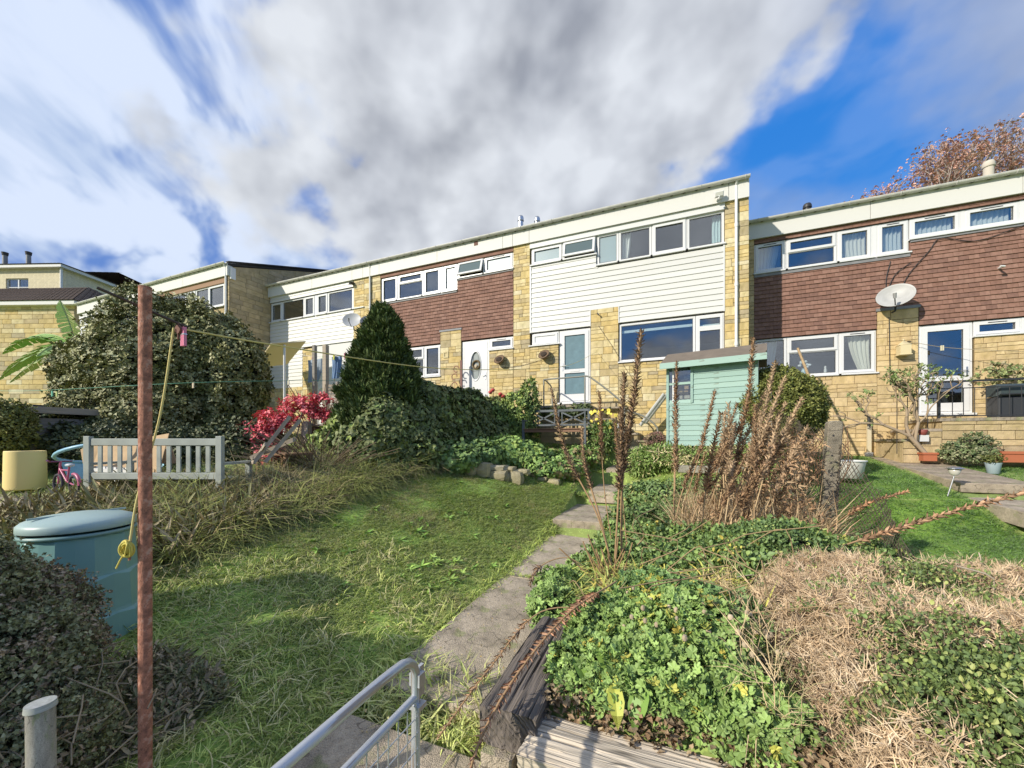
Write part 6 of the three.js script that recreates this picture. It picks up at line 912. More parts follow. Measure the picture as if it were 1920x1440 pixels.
    for (let i = 0; i < n; i++) for (const s of [-1, 1]) { const a = pt(i / n), b = pt((i + .92) / n), j = rr(.8, 1.1); const e = (p, k) => { const q = p.clone().addScaledVector(side, s * wd(k) * j); q.y -= wd(k) * .5 * rr(.8, 1.3); return q.toArray(); }; const A = a.toArray(), B = b.toArray(), Cc = e(b, (i + .92) / n), Dd = e(a, i / n); ts.push([A, B, Cc], [A, Cc, Dd]); }
    const lf = part(bn, 'leaf', tris(ts), mat(c, .45)); part(lf, 'midrib', tube([pt(0), pt(.35), pt(.7), pt(.98)], .018, 12, 5), mat([.3, .36, .12], .5)).position.set(0, 0, 0); }
}
// stones edging the lawn
function rock(a, b, c, sd) { const g = new THREE.BoxGeometry(2, 2, 2, 4, 4, 4).toNonIndexed(), p = g.attributes.position; for (let i = 0; i < p.count; i++) { let x = p.getX(i), y = p.getY(i), z = p.getZ(i); const l = Math.hypot(x, y, z), k = lerp(1, 1.25 / l, .55) * (1 + .5 * (fbm(x * .9 + sd + 30, y * .9 + 30, z * .9 + 30, 3) - .5)); p.setXYZ(i, x * k * a, y * k * b, z * k * c); } g.computeVertexNormals(); return toCreasedNormals(g, .5); }
{
  rs(641);
  const sw = thing('stone_edging', 'low edging of pale yellow stones at the top of the lawn', 'stone edging', [-3.35, -.72, 6.8]), sm = [[.50, .44, .30], [.45, .42, .34], [.54, .48, .33], [.40, .36, .26]].map(c => mat(c, .9, { map: T.stone, bumpMap: T.stoneB, bumpScale: .01 }));
  for (const [x, y, w, a, b, c] of [[-3.62, .08, 6.55, .15, .15, .15], [-3.4, .1, 6.7, .16, .13, .14], [-3.2, .17, 6.85, .24, .06, .14], [-3.12, .06, 6.8, .2, .1, .13], [-2.95, .2, 6.95, .12, .05, .12], [-2.82, .08, 6.95, .16, .13, .13], [-2.72, .19, 7.1, .14, .05, .12], [-2.98, .05, 6.85, .09, .08, .09]]) part(sw, 'stone', rock(a, b, c, x * 7).translate(x, ground(x, w) + y, -w), pick(sm));
  for (const [u, w, s, l] of [[-2.2, 7.5, .12, 'flat yellowish stone in the grass by the path'], [-2.42, 7.45, .09, 'small pinkish stone left of the flat yellow one'], [-2.18, 7.75, .07, 'little white stone behind the flat yellow one']]) single('stone', l, 'stone', rock(s, s * .5, s * .8, u * 9).translate(u, ground(u, w) + .03, -w), l.includes('white') ? mat([.66, .62, .58], .8) : pick(sm));
}

// ---------------------------------------------------------------- by the houses
{
  rs(701);
  // landing and steps of the white house
  const W = 11.2, l = thing('entrance_steps', 'stone landing and steps running down to the right from the frosted glass door', 'steps', [-2, 0, 10.7]); const sr = [[-3.4, -2.05, -.3, .9]];
  const wl = part(l, 'wall', [bx(-3.4, -2.05, -.4, .9, 10.24, W - .005), ...[0, 1, 2, 3, 4].map(i => bx(-2.05 + i * .31, -1.74 + i * .31, -.4, .72 - i * .19, 10.24, W - .005))], stoneMatsDull[3]);
  const list = []; for (let y = -.3; y < .88; y += .2) for (let u = -3.4; u < -2.06;) { const L = rr(.28, .5), b = Math.min(u + L, -2.05); list.push({ c: V((u + b) / 2, y + .1, 10.22), s: [b - u - .01, .19, .05] }); u = b; }
  pieces(wl, 'stone_block', list, stoneMatsDull); part(l, 'landing_slab', bx(-3.43, -2.03, .9, .965, 10.17, W - .006), concrete[2]);
  for (let i = 0; i < 5; i++) part(l, 'tread', bx(-2.06 + i * .31, -1.73 + i * .31, .72 - i * .19, .77 - i * .19, 10.2, W - .006), concrete[i % 3]);
  part(l, 'side_slab', bx(-1.95, -1.15, .90, .945, 11.0, W - .007), concrete[2]);
  const hm = mat([.30, .30, .26], .55, { metalness: .3, map: T.grain }), R = .021;
  const hr = thing('handrail', 'grey tubular handrail round the landing and down the steps', 'handrail', [-2.2, .9, 10.2]);
  part(hr, 'rail', [tube([V(-3.3, 1.70, 10.24), V(-2.3, 1.715, 10.24), V(-2.08, 1.715, 10.24), V(-1.9, 1.6, 10.24), V(-1.2, .98, 10.24), V(-1.14, .85, 10.24), V(-1.14, .0, 10.24)], R, 60, 8)], hm); part(hr, 'post', bar(V(-2.15, .96, 10.24), V(-2.15, 1.71, 10.24), R), hm); part(hr, 'side_rail', tube([V(-3.3, 1.70, 10.24), V(-3.32, 1.69, 10.6), V(-3.3, 1.55, 11.0), V(-3.28, .97, 11.0)], R, 30, 8), hm); part(hr, 'post', bar(V(-3.3, .96, 10.24), V(-3.3, 1.70, 10.24), R), hm);
  const hr2 = thing('handrail', 'short lower handrail bending down to the ground beside the shed', 'handrail', [-.5, 0, 10.3]); part(hr2, 'rail', tube([V(-1.1, .78, 10.3), V(-.68, .62, 10.3), V(-.42, .42, 10.3), V(-.34, .3, 10.3), V(-.34, -.1, 10.3)], R, 30, 8), hm);
  // white half-round channel leaning on the steps
  const ch = thing('gutter_offcut', 'white lengths of half-round gutter leaning beside the steps', 'gutter', [-.5, .2, 10.8]); for (const [o, m] of [[0, M.trim], [.12, M.gutter]]) { const sh = new THREE.Shape(); sh.absarc(0, 0, .075, Math.PI, 2 * Math.PI); sh.absarc(0, 0, .066, 2 * Math.PI, Math.PI, true); sh.closePath(); const g = new THREE.ExtrudeGeometry(sh, { depth: 1.0, bevelEnabled: false }); g.rotateX(-.93); g.rotateZ(-.0); g.rotateY(Math.PI / 2 - .15); g.translate(-.80 + o, .42 + o * .5, -10.75 - o * .3); part(ch, 'channel', metricUV(g), m); }
  // dark bench with crossed back
  const b = thing('garden_bench', 'dark weathered bench with a crossed back below the landing', 'bench', [-2.75, -.12, 9.55]); const bm = mat([.135, .155, .165], .7, { map: T.grain }); const B = (n, x0, x1, y0, y1, z0, z1, m = bm) => { const q = chamferBox(x1 - x0, y1 - y0, z1 - z0, .005); q.translate((x0 + x1) / 2, (y0 + y1) / 2, (z0 + z1) / 2); lpart(b, n, q, m); };
  for (const x of [-.80, 0, .80]) B('back_post', x - .03, x + .03, .3, .93, -.25, -.20); for (const x of [-.80, .80]) { B('front_leg', x - .03, x + .03, 0, .62, .22, .28); B('rear_leg', x - .03, x + .03, 0, .3, -.25, -.2); B('armrest', x - .035, x + .035, .62, .65, -.25, .3); }
  B('top_rail', -.8, .8, .87, .93, -.255, -.195); B('lower_rail', -.8, .8, .50, .55, -.25, -.2); for (const s of [-1, 1]) { for (const [p, q] of [[[.08, .56], [.72, .86]], [[.08, .86], [.72, .56]]]) lpart(b, 'cross_brace', plank(new THREE.Vector3(s * p[0], p[1], -.225), new THREE.Vector3(s * q[0], q[1], -.225), .035, .025), bm); for (const x of [.1, .7]) B('back_slat', s * x - .015, s * x + .015, .55, .87, -.235, -.215); }
  for (let i = 0; i < 5; i++) B('seat_slat', -.8, .8, .40, .425, -.19 + i * .1, -.11 + i * .1, mat([.28, .15, .085], .7, { map: T.wood })); B('front_rail', -.8, .8, .33, .40, .23, .26, mat([.24, .13, .08], .7));
  const pot = thing('plant_pot', 'grey plant pot at the foot of the handrail', 'pot', [-1.25, -.15, 9.9]); lpart(pot, 'pot', lathe([[.001, 0], [.13, 0], [.17, .3], [.18, .32], [.15, .32], [.14, .27], [.001, .27]], 20), mat([.2, .21, .23], .6)); lpart(pot, 'statue', blob(.09, .16, .08, 3, .2).translate(0, .42, 0), mat([.5, .48, .46], .8));
  const iv = thing('trailing_ivy', 'trailing ivy hanging over the edge of the landing above the bench', 'plant', [-2.7, .7, 10.1]); scatter(iv, 'foliage', ivyGeo, leafMat, massItems([[-2.8, .78, 10.15, .55, .12, .1], [-2.2, .82, 10.15, .25, .14, .1]], 330, .8, [[.05, .08, .025], [.08, .11, .035]], { depth: .7 }));
  // baskets, light, wreath, alarm camera
  for (const [u, y, lb] of [[-5.04, 2.57, 'round empty hanging basket on the stone wall by the panelled door'], [-3.56, 2.60, 'round empty hanging basket on the stone wall by the frosted door']]) { const k = thing('hanging_basket', lb, 'hanging basket', [u, y, W - .16], 'wall baskets'); const g = lathe([[.001, -.14], [.1, -.12], [.165, -.03], [.175, .01], [.16, .0], [.001, -.02]], 20); g.rotateX(.95); g.rotateZ(.25); lpart(k, 'bowl', g, mat([.19, .125, .075], .95, { map: T.grain })); const so = blob(.1, .03, .1, 2, .3, 3, u).rotateX(.95); so.translate(0, .0, .015); lpart(k, 'soil', so, mat([.05, .035, .025], 1)); const rg = new THREE.TorusGeometry(.172, .01, 6, 24).rotateX(Math.PI / 2).rotateX(.95).rotateZ(.25); lpart(k, 'rim', rg.toNonIndexed(), mat([.1, .07, .05], .8)); lpart(k, 'bracket', bar(new THREE.Vector3(0, .0, -.1), new THREE.Vector3(0, .12, -.175), .008), ironM); }
  const wr = thing('door_wreath', 'wreath hanging on the white panelled door', 'wreath', [-5.955, 2.5, W + .05]); lpart(wr, 'ring', new THREE.TorusGeometry(.13, .032, 8, 24).toNonIndexed(), mat([.14, .1, .05], .95)); lpart(wr, 'bow', blob(.05, .06, .03, 2, .3).translate(0, -.05, .03), mat([.5, .42, .3], .8));
  const sl = thing('security_light', 'small square floodlight on the fascia of the white house', 'light', [1.1, 6.1, W - .2]); lpart(sl, 'housing', chamferBox(.2, .13, .09, .01).rotateX(.35).translate(0, .13, .0), M.trim); lpart(sl, 'diffuser', chamferBox(.17, .1, .01, .003).rotateX(.35).translate(0, .115, .05), mat([.6, .6, .56], .2)); lpart(sl, 'bracket', [bar(new THREE.Vector3(0, 0, .12), new THREE.Vector3(0, .1, 0), .012)], M.trim); lpart(sl, 'sensor', blob(.04, .03, .04, 2, .02).translate(0, .0, .05), M.trim);
  const cam = thing('security_camera', 'small dark camera under the eaves of the shaded white house', 'camera', [-11.2, 5.95, W - .1]); lpart(cam, 'body', chamferBox(.1, .09, .2, .01).rotateX(.3), M.dark); lpart(cam, 'mount', bar(new THREE.Vector3(0, 0, -.05), new THREE.Vector3(0, .12, -.12), .02), M.dark);
  for (const [u, y, rz, lb] of [[-2.0, 3.65, .5, 'washing line hook at the top of the stone pier']]) single('wall_hook', lb, 'hook', tube([V(u, y, W + .02), V(u + .02, y, W - .08), V(u + .08, y - .08, W - .1), V(u + .06, y - .02, W - .1)], .012, 12, 6), M.dark);
  single('wall_cable', 'thin cable looped along the wall between the two baskets', 'cable', tube([V(-5.0, 2.32, W - .03), V(-4.4, 2.33, W - .03), V(-3.6, 2.5, W - .03), V(-3.2, 2.7, W - .03)], .006, 20, 5), mat([.16, .13, .09], .9));
  single('wall_cable', 'slack cable hanging on the stone pier of the white house', 'cable', tube([V(-1.95, 3.3, W - .03), V(-1.8, 3.05, W - .03), V(-1.55, 2.65, W - .03), V(-1.25, 2.1, W - .03), V(-.9, 1.55, W - .03)], .006, 24, 5), mat([.2, .16, .1], .9));
  const or_ = thing('iron_ornament', 'rusty scrolled iron ornament beside the panelled door', 'ornament', [-6.6, 1.6, 11.0]); part(or_, 'post', bx(-6.4, -6.33, 1.3, 2.62, 10.95, 11.0), mat([.22, .12, .1], .8)); for (const [x, y] of [[-6.62, 2.1], [-6.62, 1.82], [-6.55, 2.35]]) part(or_, 'scroll', new THREE.TorusGeometry(.1, .018, 6, 18, 5).translate(x, y, -10.97).toNonIndexed(), mat([.34, .18, .12], .8));
}
function dish(name, label, at, turn, tilt, R, m) {
  const d = thing(name, label, 'satellite dish', at), h = new THREE.Group(), prof = []; for (let i = 0; i <= 10; i++) { const r = R * i / 10; prof.push([Math.max(r, .001), r * r * .42 / R * .6]); } for (let i = 10; i >= 0; i--) { const r = (R + .006) * i / 10; prof.push([Math.max(r, .001), r * r * .42 / R * .6 - .012]); }
  const mx = new THREE.Matrix4().makeRotationFromEuler(new THREE.Euler(Math.PI / 2 - tilt, turn, 0, 'YXZ')), g = lathe(prof, 32); g.scale(1.12, 1, .95); g.applyMatrix4(mx); lpart(d, 'reflector', g, m);
  const p = (x, y, z) => new THREE.Vector3(x, y, z).applyMatrix4(mx); lpart(d, 'feed_arm', [bar(p(0, .02, R * .9), p(0, R * 1.15, R * .72), .012)], ironM); lpart(d, 'receiver', [bar(p(0, R * 1.05, R * .78), p(0, R * 1.25, R * .45), .03, .036, 10)], mat([.3, .3, .3], .5)); lpart(d, 'bracket', [bar(p(0, -.01, 0), p(0, -.14, .05), .03), bar(p(0, -.14, .05), p(0, -.14, .05).add(new THREE.Vector3(0, -.22, -.02)), .02), bar(p(0, -.14, .05).add(new THREE.Vector3(0, -.22, -.02)), p(0, -.14, .05).add(new THREE.Vector3(0, -.22, -.16)), .02)], ironM); return d;
}
{
  rs(731);
  const dm = mat([.48, .48, .47], .5, { map: T.grain });
  dish('satellite_dish', 'pale oval satellite dish above the stone pier of the right-hand house', [5.02, 3.5, 12.22], -.42, .30, .31, dm); dish('satellite_dish', 'grey satellite dish near the drainpipe, the nearer of the left two', [-10.9, 4.42, 10.85], .45, .3, .3, mat([.42, .43, .44], .5)); dish('satellite_dish', 'second grey dish half hidden behind the conifer', [-10.2, 4.28, 10.95], .7, .3, .28, mat([.40, .38, .37], .5));
  // green shed, turned a little
  const s = thing('garden_shed', 'mint green boarded garden shed with a felt roof and side window', 'shed', [-.08, -.1, 8.63]); s.rotation.y = -.19; s.base = null;
  const mint = [[.31, .455, .40], [.29, .43, .38], [.335, .48, .42]].map(c => mat(c, .75, { map: T.paint, bumpMap: T.wood, bumpScale: .003 })), L = (n, x0, x1, y0, y1, z0, z1, m, p = s) => { const q = chamferBox(x1 - x0, y1 - y0, z1 - z0, .003); q.translate((x0 + x1) / 2, (y0 + y1) / 2, (z0 + z1) / 2); return lpart(p, n, q, m); };
  for (let i = 0; i < 16; i++) { const y = .0 + i * .103, g = metricUV(new THREE.BoxGeometry(y > .84 ? 1.10 : 1.58, .113, .016)); g.rotateX(-.12); g.translate(y > .84 ? 1.03 : .79, y + .052, .0); lpart(s, 'board', g, mint[i % 3]); }
  for (const x of [0, .46, 1.56]) L('corner_trim', x - .025, x + .025, x === .46 ? .86 : 0, 1.68, .002, .03, mint[1]);
  const f = L('window_frame', .0, .46, .845, .88, -.03, .02, mint[2]); L('window_frame', .025, .435, 1.24, 1.29, -.02, .015, mint[2]); L('pane', .025, .435, .88, 1.66, -.012, -.008, M.glass); L('glazing_bar', .09, .12, .88, 1.66, -.006, .012, M.trim);
  for (let i = 0; i < 7; i++) L('shelf_clutter', .1 + rr(0, .2), .3 + rr(0, .12), .88 + i * .1, .95 + i * .1, -.5, -.3, mat(pick([[.35, .22, .1], [.5, .48, .42], [.3, .17, .08], [.45, .3, .15]]), .8));
  L('side_wall', -.001, .015, 0, 1.72, -1.2, -.01, mint[0]); L('side_wall', 1.565, 1.58, 0, 1.72, -1.2, -.01, mat([.30, .27, .2], .9)); L('rear_wall', .015, 1.565, 0, 1.8, -1.2, -1.18, mat([.34, .24, .13], .9)); L('floor', .015, 1.565, 0, .03, -1.18, -.01, woodBrown);
  const felt = mat([.21, .17, .13], .95, { map: T.grain }); const rf = new THREE.BoxGeometry(1.84, .02, .82); rf.rotateX(.42); rf.translate(.80, 1.83, -.19); lpart(s, 'roof', metricUV(rf), felt); const rf2 = new THREE.BoxGeometry(1.84, .02, .82); rf2.rotateX(-.42); rf2.translate(.80, 1.83, -.93); lpart(s, 'roof', metricUV(rf2), felt); L('fascia', -.12, 1.72, 1.56, 1.68, .185, .205, mint[2]); L('soffit_batten', -.1, 1.7, 1.60, 1.64, .02, .184, mint[0]); L('bargeboard', 1.70, 1.72, 1.60, 1.72, -.2, .184, mat([.03, .035, .03], .8));
  // posts, wire fence, poles
  const fe = thing('wire_fence', 'leaning lichened concrete post with sagging chain-link mesh on the boundary', 'fence', [1.5, -1, 4.6]);
  const pst = (u, w, y0, y1, dx, wd) => { const sh = new THREE.Shape(); sh.moveTo(-wd / 2 * 1.15, 0); sh.lineTo(wd / 2 * 1.15, 0); sh.lineTo(wd / 2 + dx, (y1 - y0) - .03); sh.quadraticCurveTo(wd / 2 + dx, y1 - y0, dx, y1 - y0); sh.quadraticCurveTo(-wd / 2 + dx, y1 - y0, -wd / 2 + dx, y1 - y0 - .03); sh.closePath(); const g = new THREE.ExtrudeGeometry(sh, { depth: .09, bevelEnabled: true, bevelSize: .008, bevelThickness: .008, bevelSegments: 1 }); g.translate(u, y0, -w); return metricUV(g); };
  const pm = mat([.40, .36, .29], .95, { map: reps(T.concrete, 2), bumpMap: reps(T.concreteB, 2), bumpScale: .008 }); const po = part(fe, 'concrete_post', pst(1.43, 4.85, -1.1, .19, .07, .105), pm); part(po, 'bolt_hole', [0, 1, 2].map(i => bar(V(1.46 + i * .01, -.35 + i * .2, 4.75), V(1.46 + i * .01, -.35 + i * .2, 4.82), .01)), M.dark); part(fe, 'concrete_post', pst(1.61, 8.3, -.3, .88, .0, .1), pm);
  const wires = [], ms = mat([.12, .095, .07], .8, { metalness: .2 }); // chain link: zigzag wires
  const topY = w => interp(w, [2.4, 3.48, 4.06, 4.85, 8.3], [-1.25, -.77, -.50, .02, .55]), bot = w => ground(1.45, w) - .35, fu = (w, y) => 1.55 + .05 * Math.sin(w * 5) + .06 * (y + .5);
  for (const [wa, wb, cs] of [[2.5, 4.82, .058], [4.92, 7.2, .075]]) for (let w = wa; w < wb; w += cs) { const yt = topY(w); let s2 = Math.round(w / cs) % 2; for (let y = bot(w); y < yt; y += cs) { for (const sg of [0, 1]) { const wA = w + (sg ? cs : 0), wB = w + (sg ? 0 : cs); if (Math.max(wA, wB) > wb) continue; const q0 = V(fu(wA, y), y, wA), q1 = V(fu(wB, y + cs), y + cs, wB); wires.push(bar(q0, q1, .0032, .0032, 3)); } } }
  part(fe, 'wire_mesh', wires, ms).userData.label = 'rusty sagging chain-link mesh'; part(fe, 'top_wire', tube([V(1.55, .02, 4.82), V(1.54, -.48, 4.06), V(1.5, -.75, 3.48), V(1.48, -1.2, 2.5)], .003, 20, 4), ms);
  single('garden_pole', 'long wooden pole leaning against the right-hand house behind the concrete post', 'pole', bar(V(3.2, -.35, 9.9), V(2.9, 2.3, 11.6), .032, .028, 10), mat([.48, .34, .19], .85, { map: T.wood })); single('garden_pole', 'thin grey metal pole leaning at the corner of the shed', 'pole', bar(V(1.55, .1, 9.0), V(1.84, 1.56, 9.32), .014, .014, 8), M.steel); 
  const tub = thing('plastic_tub', 'white plastic tub on the grass beyond the wire mesh', 'tub', [3.15, -.72, 9.35]); lpart(tub, 'body', lathe([[.001, 0], [.2, 0], [.25, .3], [.27, .33], [.255, .335], [.235, .3], [.19, .03], [.001, .03]], 24), mat([.66, .63, .58], .5)); lpart(tub, 'rim', new THREE.TorusGeometry(.265, .012, 6, 30).rotateX(Math.PI / 2).translate(0, .33, 0).toNonIndexed(), M.trim);
  single('dead_branch', 'pile of dry brown brushwood beside the wire fence at the round bush', 'brushwood', Array.from({ length: 60 }, () => { const u = rr(1.7, 2.4), w = rr(7.2, 8.2); return tube([V(u, -.7, w), V(u + rr(-.2, .2), rr(-.5, .1), w + rr(-.2, .2)), V(u + rr(-.3, .3), rr(-.3, .25), w + rr(-.3, .3))], .006, 6, 4); }), mat([.2, .11, .06], .95));
}
// right-hand garden
{
  rs(751);
  const W = 12.58, l = thing('entrance_steps', 'stone landing with steps at the left end below the right-hand door', 'steps', [6.2, -.4, 11.9]);
  const wl = part(l, 'wall', [bx(5.42, 8.2, -.6, .42, 11.36, W - .005), bx(5.08, 5.42, -.6, .2, 11.36, W - .005), bx(4.78, 5.08, -.6, -.02, 11.36, W - .005)], stoneMatsDull[0]), list = [];
  for (const [u0, u1, y1] of [[5.42, 8.2, .42], [5.08, 5.42, .2], [4.78, 5.08, -.02]]) for (let y = -.5; y < y1 - .05;) { const h = Math.min(pick([.15, .19, .13]), y1 - y); for (let u = u0; u < u1;) { const L = rr(.3, .55), b = u + L > u1 - .12 ? u1 : u + L; list.push({ c: V((u + b) / 2, y + h / 2, 11.335), s: [b - u - .012, h - .012, .06] }); u = b; } y += h; }
  pieces(wl, 'stone_block', list, stoneMatsDull); part(l, 'landing_slab', bx(5.38, 8.2, .42, .485, 11.29, W - .006), concrete[0]); part(l, 'tread', bx(5.06, 5.42, .2, .26, 11.3, W - .007), concrete[1]); part(l, 'tread', bx(4.74, 5.08, -.02, .04, 11.3, W - .008), concrete[2]);
  const r = thing('railings', 'black iron railings along the landing of the right-hand house', 'railings', [6, .48, 11.4]); part(r, 'top_rail', [bx(5.3, 6.9, 1.26, 1.30, 11.36, 11.40), bx(4.6, 5.3, 1.0, 1.03, 11.37, 11.40)], ironM); part(r, 'middle_rail', bx(5.38, 6.86, 1.12, 1.14, 11.37, 11.39), ironM); part(r, 'bottom_rail', bx(5.38, 6.86, .52, .54, 11.37, 11.39), ironM);
  for (let u = 5.62; u < 6.8; u += .175) part(r, 'baluster', bar(V(u, .53, 11.38), V(u, 1.13, 11.38), .0075), ironM); for (const u of [5.4, 6.86]) part(r, 'post', [bx(u - .022, u + .022, .485, 1.26, 11.358, 11.402), blob(.035, .03, .035, 2, .01).translate(u, 1.24, -11.38)], ironM); for (const [u, y0, y1] of [[5.22, .25, 1.02], [5.05, .2, 1.02], [4.88, .03, .98], [4.7, -.3, .95]]) part(r, 'baluster', bar(V(u, y0, 11.38), V(u, y1, 11.38), .008), ironM);
  const bn = thing('rubbish_bin', 'black plastic bin with a green-grey lid on the landing', 'bin', [6.72, .485, 11.85]); lpart(bn, 'body', [chamferBox(.46, .46, .36, .03).translate(0, .23, 0)], mat([.035, .037, .042], .5)); lpart(bn, 'lid', chamferBox(.5, .26, .4, .05).translate(0, .6, 0), mat([.045, .06, .062], .4)); lpart(bn, 'handle', bar(new THREE.Vector3(-.2, .5, .21), new THREE.Vector3(.2, .5, .21), .015), M.dark);
  const cl = thing('climbing_shrub', 'bare-stemmed climbing shrub with sparse leaves beside the right-hand steps', 'shrub', [5.0, -.4, 11.2]), br = [], tips = [];
  const grow = (p, d, L, rad, dep) => { const q = p.clone().addScaledVector(d, L), mid = p.clone().lerp(q, .5).add(new THREE.Vector3(rr(-.06, .06), rr(-.04, .04), rr(-.04, .04))); br.push(tube([p, mid, q], rad, 6, 6)); if (dep === 0) { tips.push(q); return; } if (dep < 3) tips.push(mid); const n = dep > 2 ? 2 : 3; for (let i = 0; i < n; i++) grow(q, d.clone().add(new THREE.Vector3(rr(-.7, .8), rr(-.35, .5), rr(-.3, .3))).normalize(), L * rr(.6, .9), rad * .68, dep - 1); };
  grow(V(5.15, -.42, 11.1), new THREE.Vector3(-.55, .8, 0).normalize(), .62, .045, 4); grow(V(4.9, -.1, 11.12), new THREE.Vector3(.1, 1, 0).normalize(), .5, .03, 4); grow(V(4.85, .1, 11.15), new THREE.Vector3(.45, .8, 0).normalize(), .5, .02, 3);
  part(cl, 'branch', br, mat([.42, .32, .22], .9, { map: T.grain })); const li = []; tips.forEach(p => { for (let i = 0; i < 2; i++) if (rand() < .6) li.push({ p: p.clone().add(new THREE.Vector3(rr(-.08, .08), rr(-.06, .08), rr(-.08, .08))), n: new THREE.Vector3(rr(-1, 1), 1, rr(-1, 1)), s: rr(.5, 1.0), c: tone([[.15, .22, .07], [.22, .3, .1], [.3, .34, .14]]) }); }); scatter(cl, 'foliage', ovalGeo, leafMat, li);
  bush('shrub', 'tall twiggy shrub with yellowing leaves behind the black bin', 'shrub', [7.2, .4, 12.2], [[7.35, 1.15, 12.2, .5, .5, .25], [6.75, 1.5, 12.35, .45, .2, .15], [7.6, .8, 12.1, .4, .5, .3]], ovalGeo, 620, 1, [[.22, .28, .1], [.32, .34, .14], [.4, .33, .2]], { core: 0, depth: .7, gap: 4 });
  bush('shrub', 'dark low shrub against the stone wall in the right-hand garden', 'shrub', [5.6, -.4, 10.9], [[5.5, -.25, 11.05, .22, .18, .16], [5.85, -.1, 11.1, .28, .22, .16], [5.75, -.28, 10.95, .26, .16, .16]], ovalGeo, 480, .7, [[.12, .17, .07], [.17, .22, .09], [.3, .3, .17]], { core: .5, depth: .5 });
  const tc = mat([.42, .13, .06], .8); single('terracotta_trough', 'orange terracotta trough against the wall, right of the low shrub', 'planter', [...frameGeo(6.2, 7.0, -.42, -.24, 11.0, 11.22, .0301).slice(0, 0), bx(6.2, 7.0, -.44, -.27, 11.02, 11.2), bx(6.17, 7.03, -.27, -.22, 11.0, 11.22)], tc); single('terracotta_trough', 'small end of an orange trough left of the low shrub', 'planter', [bx(5.0, 5.22, -.44, -.3, 11.05, 11.22), bx(4.98, 5.24, -.3, -.26, 11.03, 11.24)], tc);
  const bp = thing('plant_pot', 'small pale blue plant pot on the lawn', 'pot', [5.74, -.64, 10.45]); lpart(bp, 'pot', lathe([[.001, 0], [.08, 0], [.11, .2], [.12, .21], [.1, .21], [.001, .18]], 18), mat([.34, .42, .46], .5)); scatter(bp, 'foliage', smallGeo, leafMat, Array.from({ length: 40 }, () => ({ p: new THREE.Vector3(5.74 + rr(-.12, .12), -.64 + rr(.2, .32), -(10.45 + rr(-.1, .1))), n: new THREE.Vector3(rr(-1, 1), 1, rr(-1, 1)), s: 1, c: tone([[.2, .2, .06], [.12, .16, .04]]) })));
  const so = thing('solar_light', 'small silver solar stake light beside the concrete path', 'light', [4.35, -.98, 8.75]); lpart(so, 'stake', bar(new THREE.Vector3(-.1, 0, 0), new THREE.Vector3(0, .42, 0), .011), M.steel); lpart(so, 'shade', lathe([[.001, .55], [.06, .545], [.11, .52], [.112, .51], [.001, .515]], 24), M.steel); lpart(so, 'lens', lathe([[.03, .40], [.055, .42], [.085, .512], [.001, .512]], 20), mat([.5, .48, .42], .2));
  const sp = thing('standpipe', 'cream standpipe with a dark tap against the right-hand house', 'pipe', [4.6, -.4, 12.45]); lpart(sp, 'pipe', new THREE.BoxGeometry(.08, .75, .06).translate(0, .38, 0).toNonIndexed(), mat([.6, .52, .36], .7)); lpart(sp, 'tap', [bar(new THREE.Vector3(0, .75, 0), new THREE.Vector3(0, 1.02, .0), .035), bar(new THREE.Vector3(0, .98, .02), new THREE.Vector3(-.1, 1.05, .04), .015)], M.dark); lpart(sp, 'base', chamferBox(.14, .2, .12, .01).translate(0, .0, 0), M.lead);
  const lt = thing('bird_house', 'cream pierced lantern-like bird house hung on the stone pier', 'bird house', [5.27, 2.12, W - .12]), cm = mat([.66, .56, .34], .7); const side = new THREE.Shape(); side.moveTo(-.1, 0); side.lineTo(.1, 0); side.lineTo(.1, .22); side.lineTo(-.1, .22); side.closePath(); for (const [x, y] of [[-.05, .06], [.05, .06], [0, .11], [-.05, .16], [.05, .16]]) { const p = new THREE.Path(); p.absarc(x, y, .018, 0, 6.283, true); side.holes.push(p); } lpart(lt, 'body', [new THREE.ExtrudeGeometry(side, { depth: .012, bevelEnabled: false }).translate(0, 0, .1), metricUV(new THREE.BoxGeometry(.2, .22, .01).translate(0, .11, -.09)), metricUV(new THREE.BoxGeometry(.01, .22, .19).translate(-.1, .11, 0)), metricUV(new THREE.BoxGeometry(.01, .22, .19).translate(.1, .11, 0)), metricUV(new THREE.BoxGeometry(.24, .02, .24).translate(0, -.01, 0))], cm); lpart(lt, 'roof', new THREE.ConeGeometry(.165, .13, 4).rotateY(Math.PI / 4).translate(0, .285, 0).toNonIndexed(), cm); lpart(lt, 'finial', new THREE.SphereGeometry(.022, 10, 8).translate(0, .36, 0).toNonIndexed(), cm);
  for (const pts of [[[4.97, 3.75], [4.98, 4.1], [5.06, 4.5]], [[5.0, 3.75], [5.15, 4.15], [5.45, 4.4]], [[5.25, 3.75], [5.4, 4.1], [5.8, 4.65], [5.95, 4.88], [6.6, 4.7], [7.4, 4.9]], [[5.03, 3.1], [5.04, 2.4], [5.05, 1.4]]]) single('wall_cable', ['thin dark cable from the dish straight up to the tall window', 'second dark cable from the dish bending right', 'long dark cable looping over the tiles to the right', 'dark cable running down the stone pier from the dish'][['4.97', '5', '5.25', '5.03'].indexOf(String(pts[0][0]))], 'cable', tube(pts.map(p => V(p[0], p[1], W - .03)), .009, 30, 5), M.dark);
  single('overflow_pipe', 'small white overflow pipe sticking out of the tiles at the right edge', 'pipe', [bar(V(7.0, 4.0, W + .02), V(6.97, 3.96, W - .22), .022), bar(V(6.97, 3.96, W - .22), V(6.9, 3.97, W - .23), .022)], M.trim);  // a plain overflow pipe, no lamp
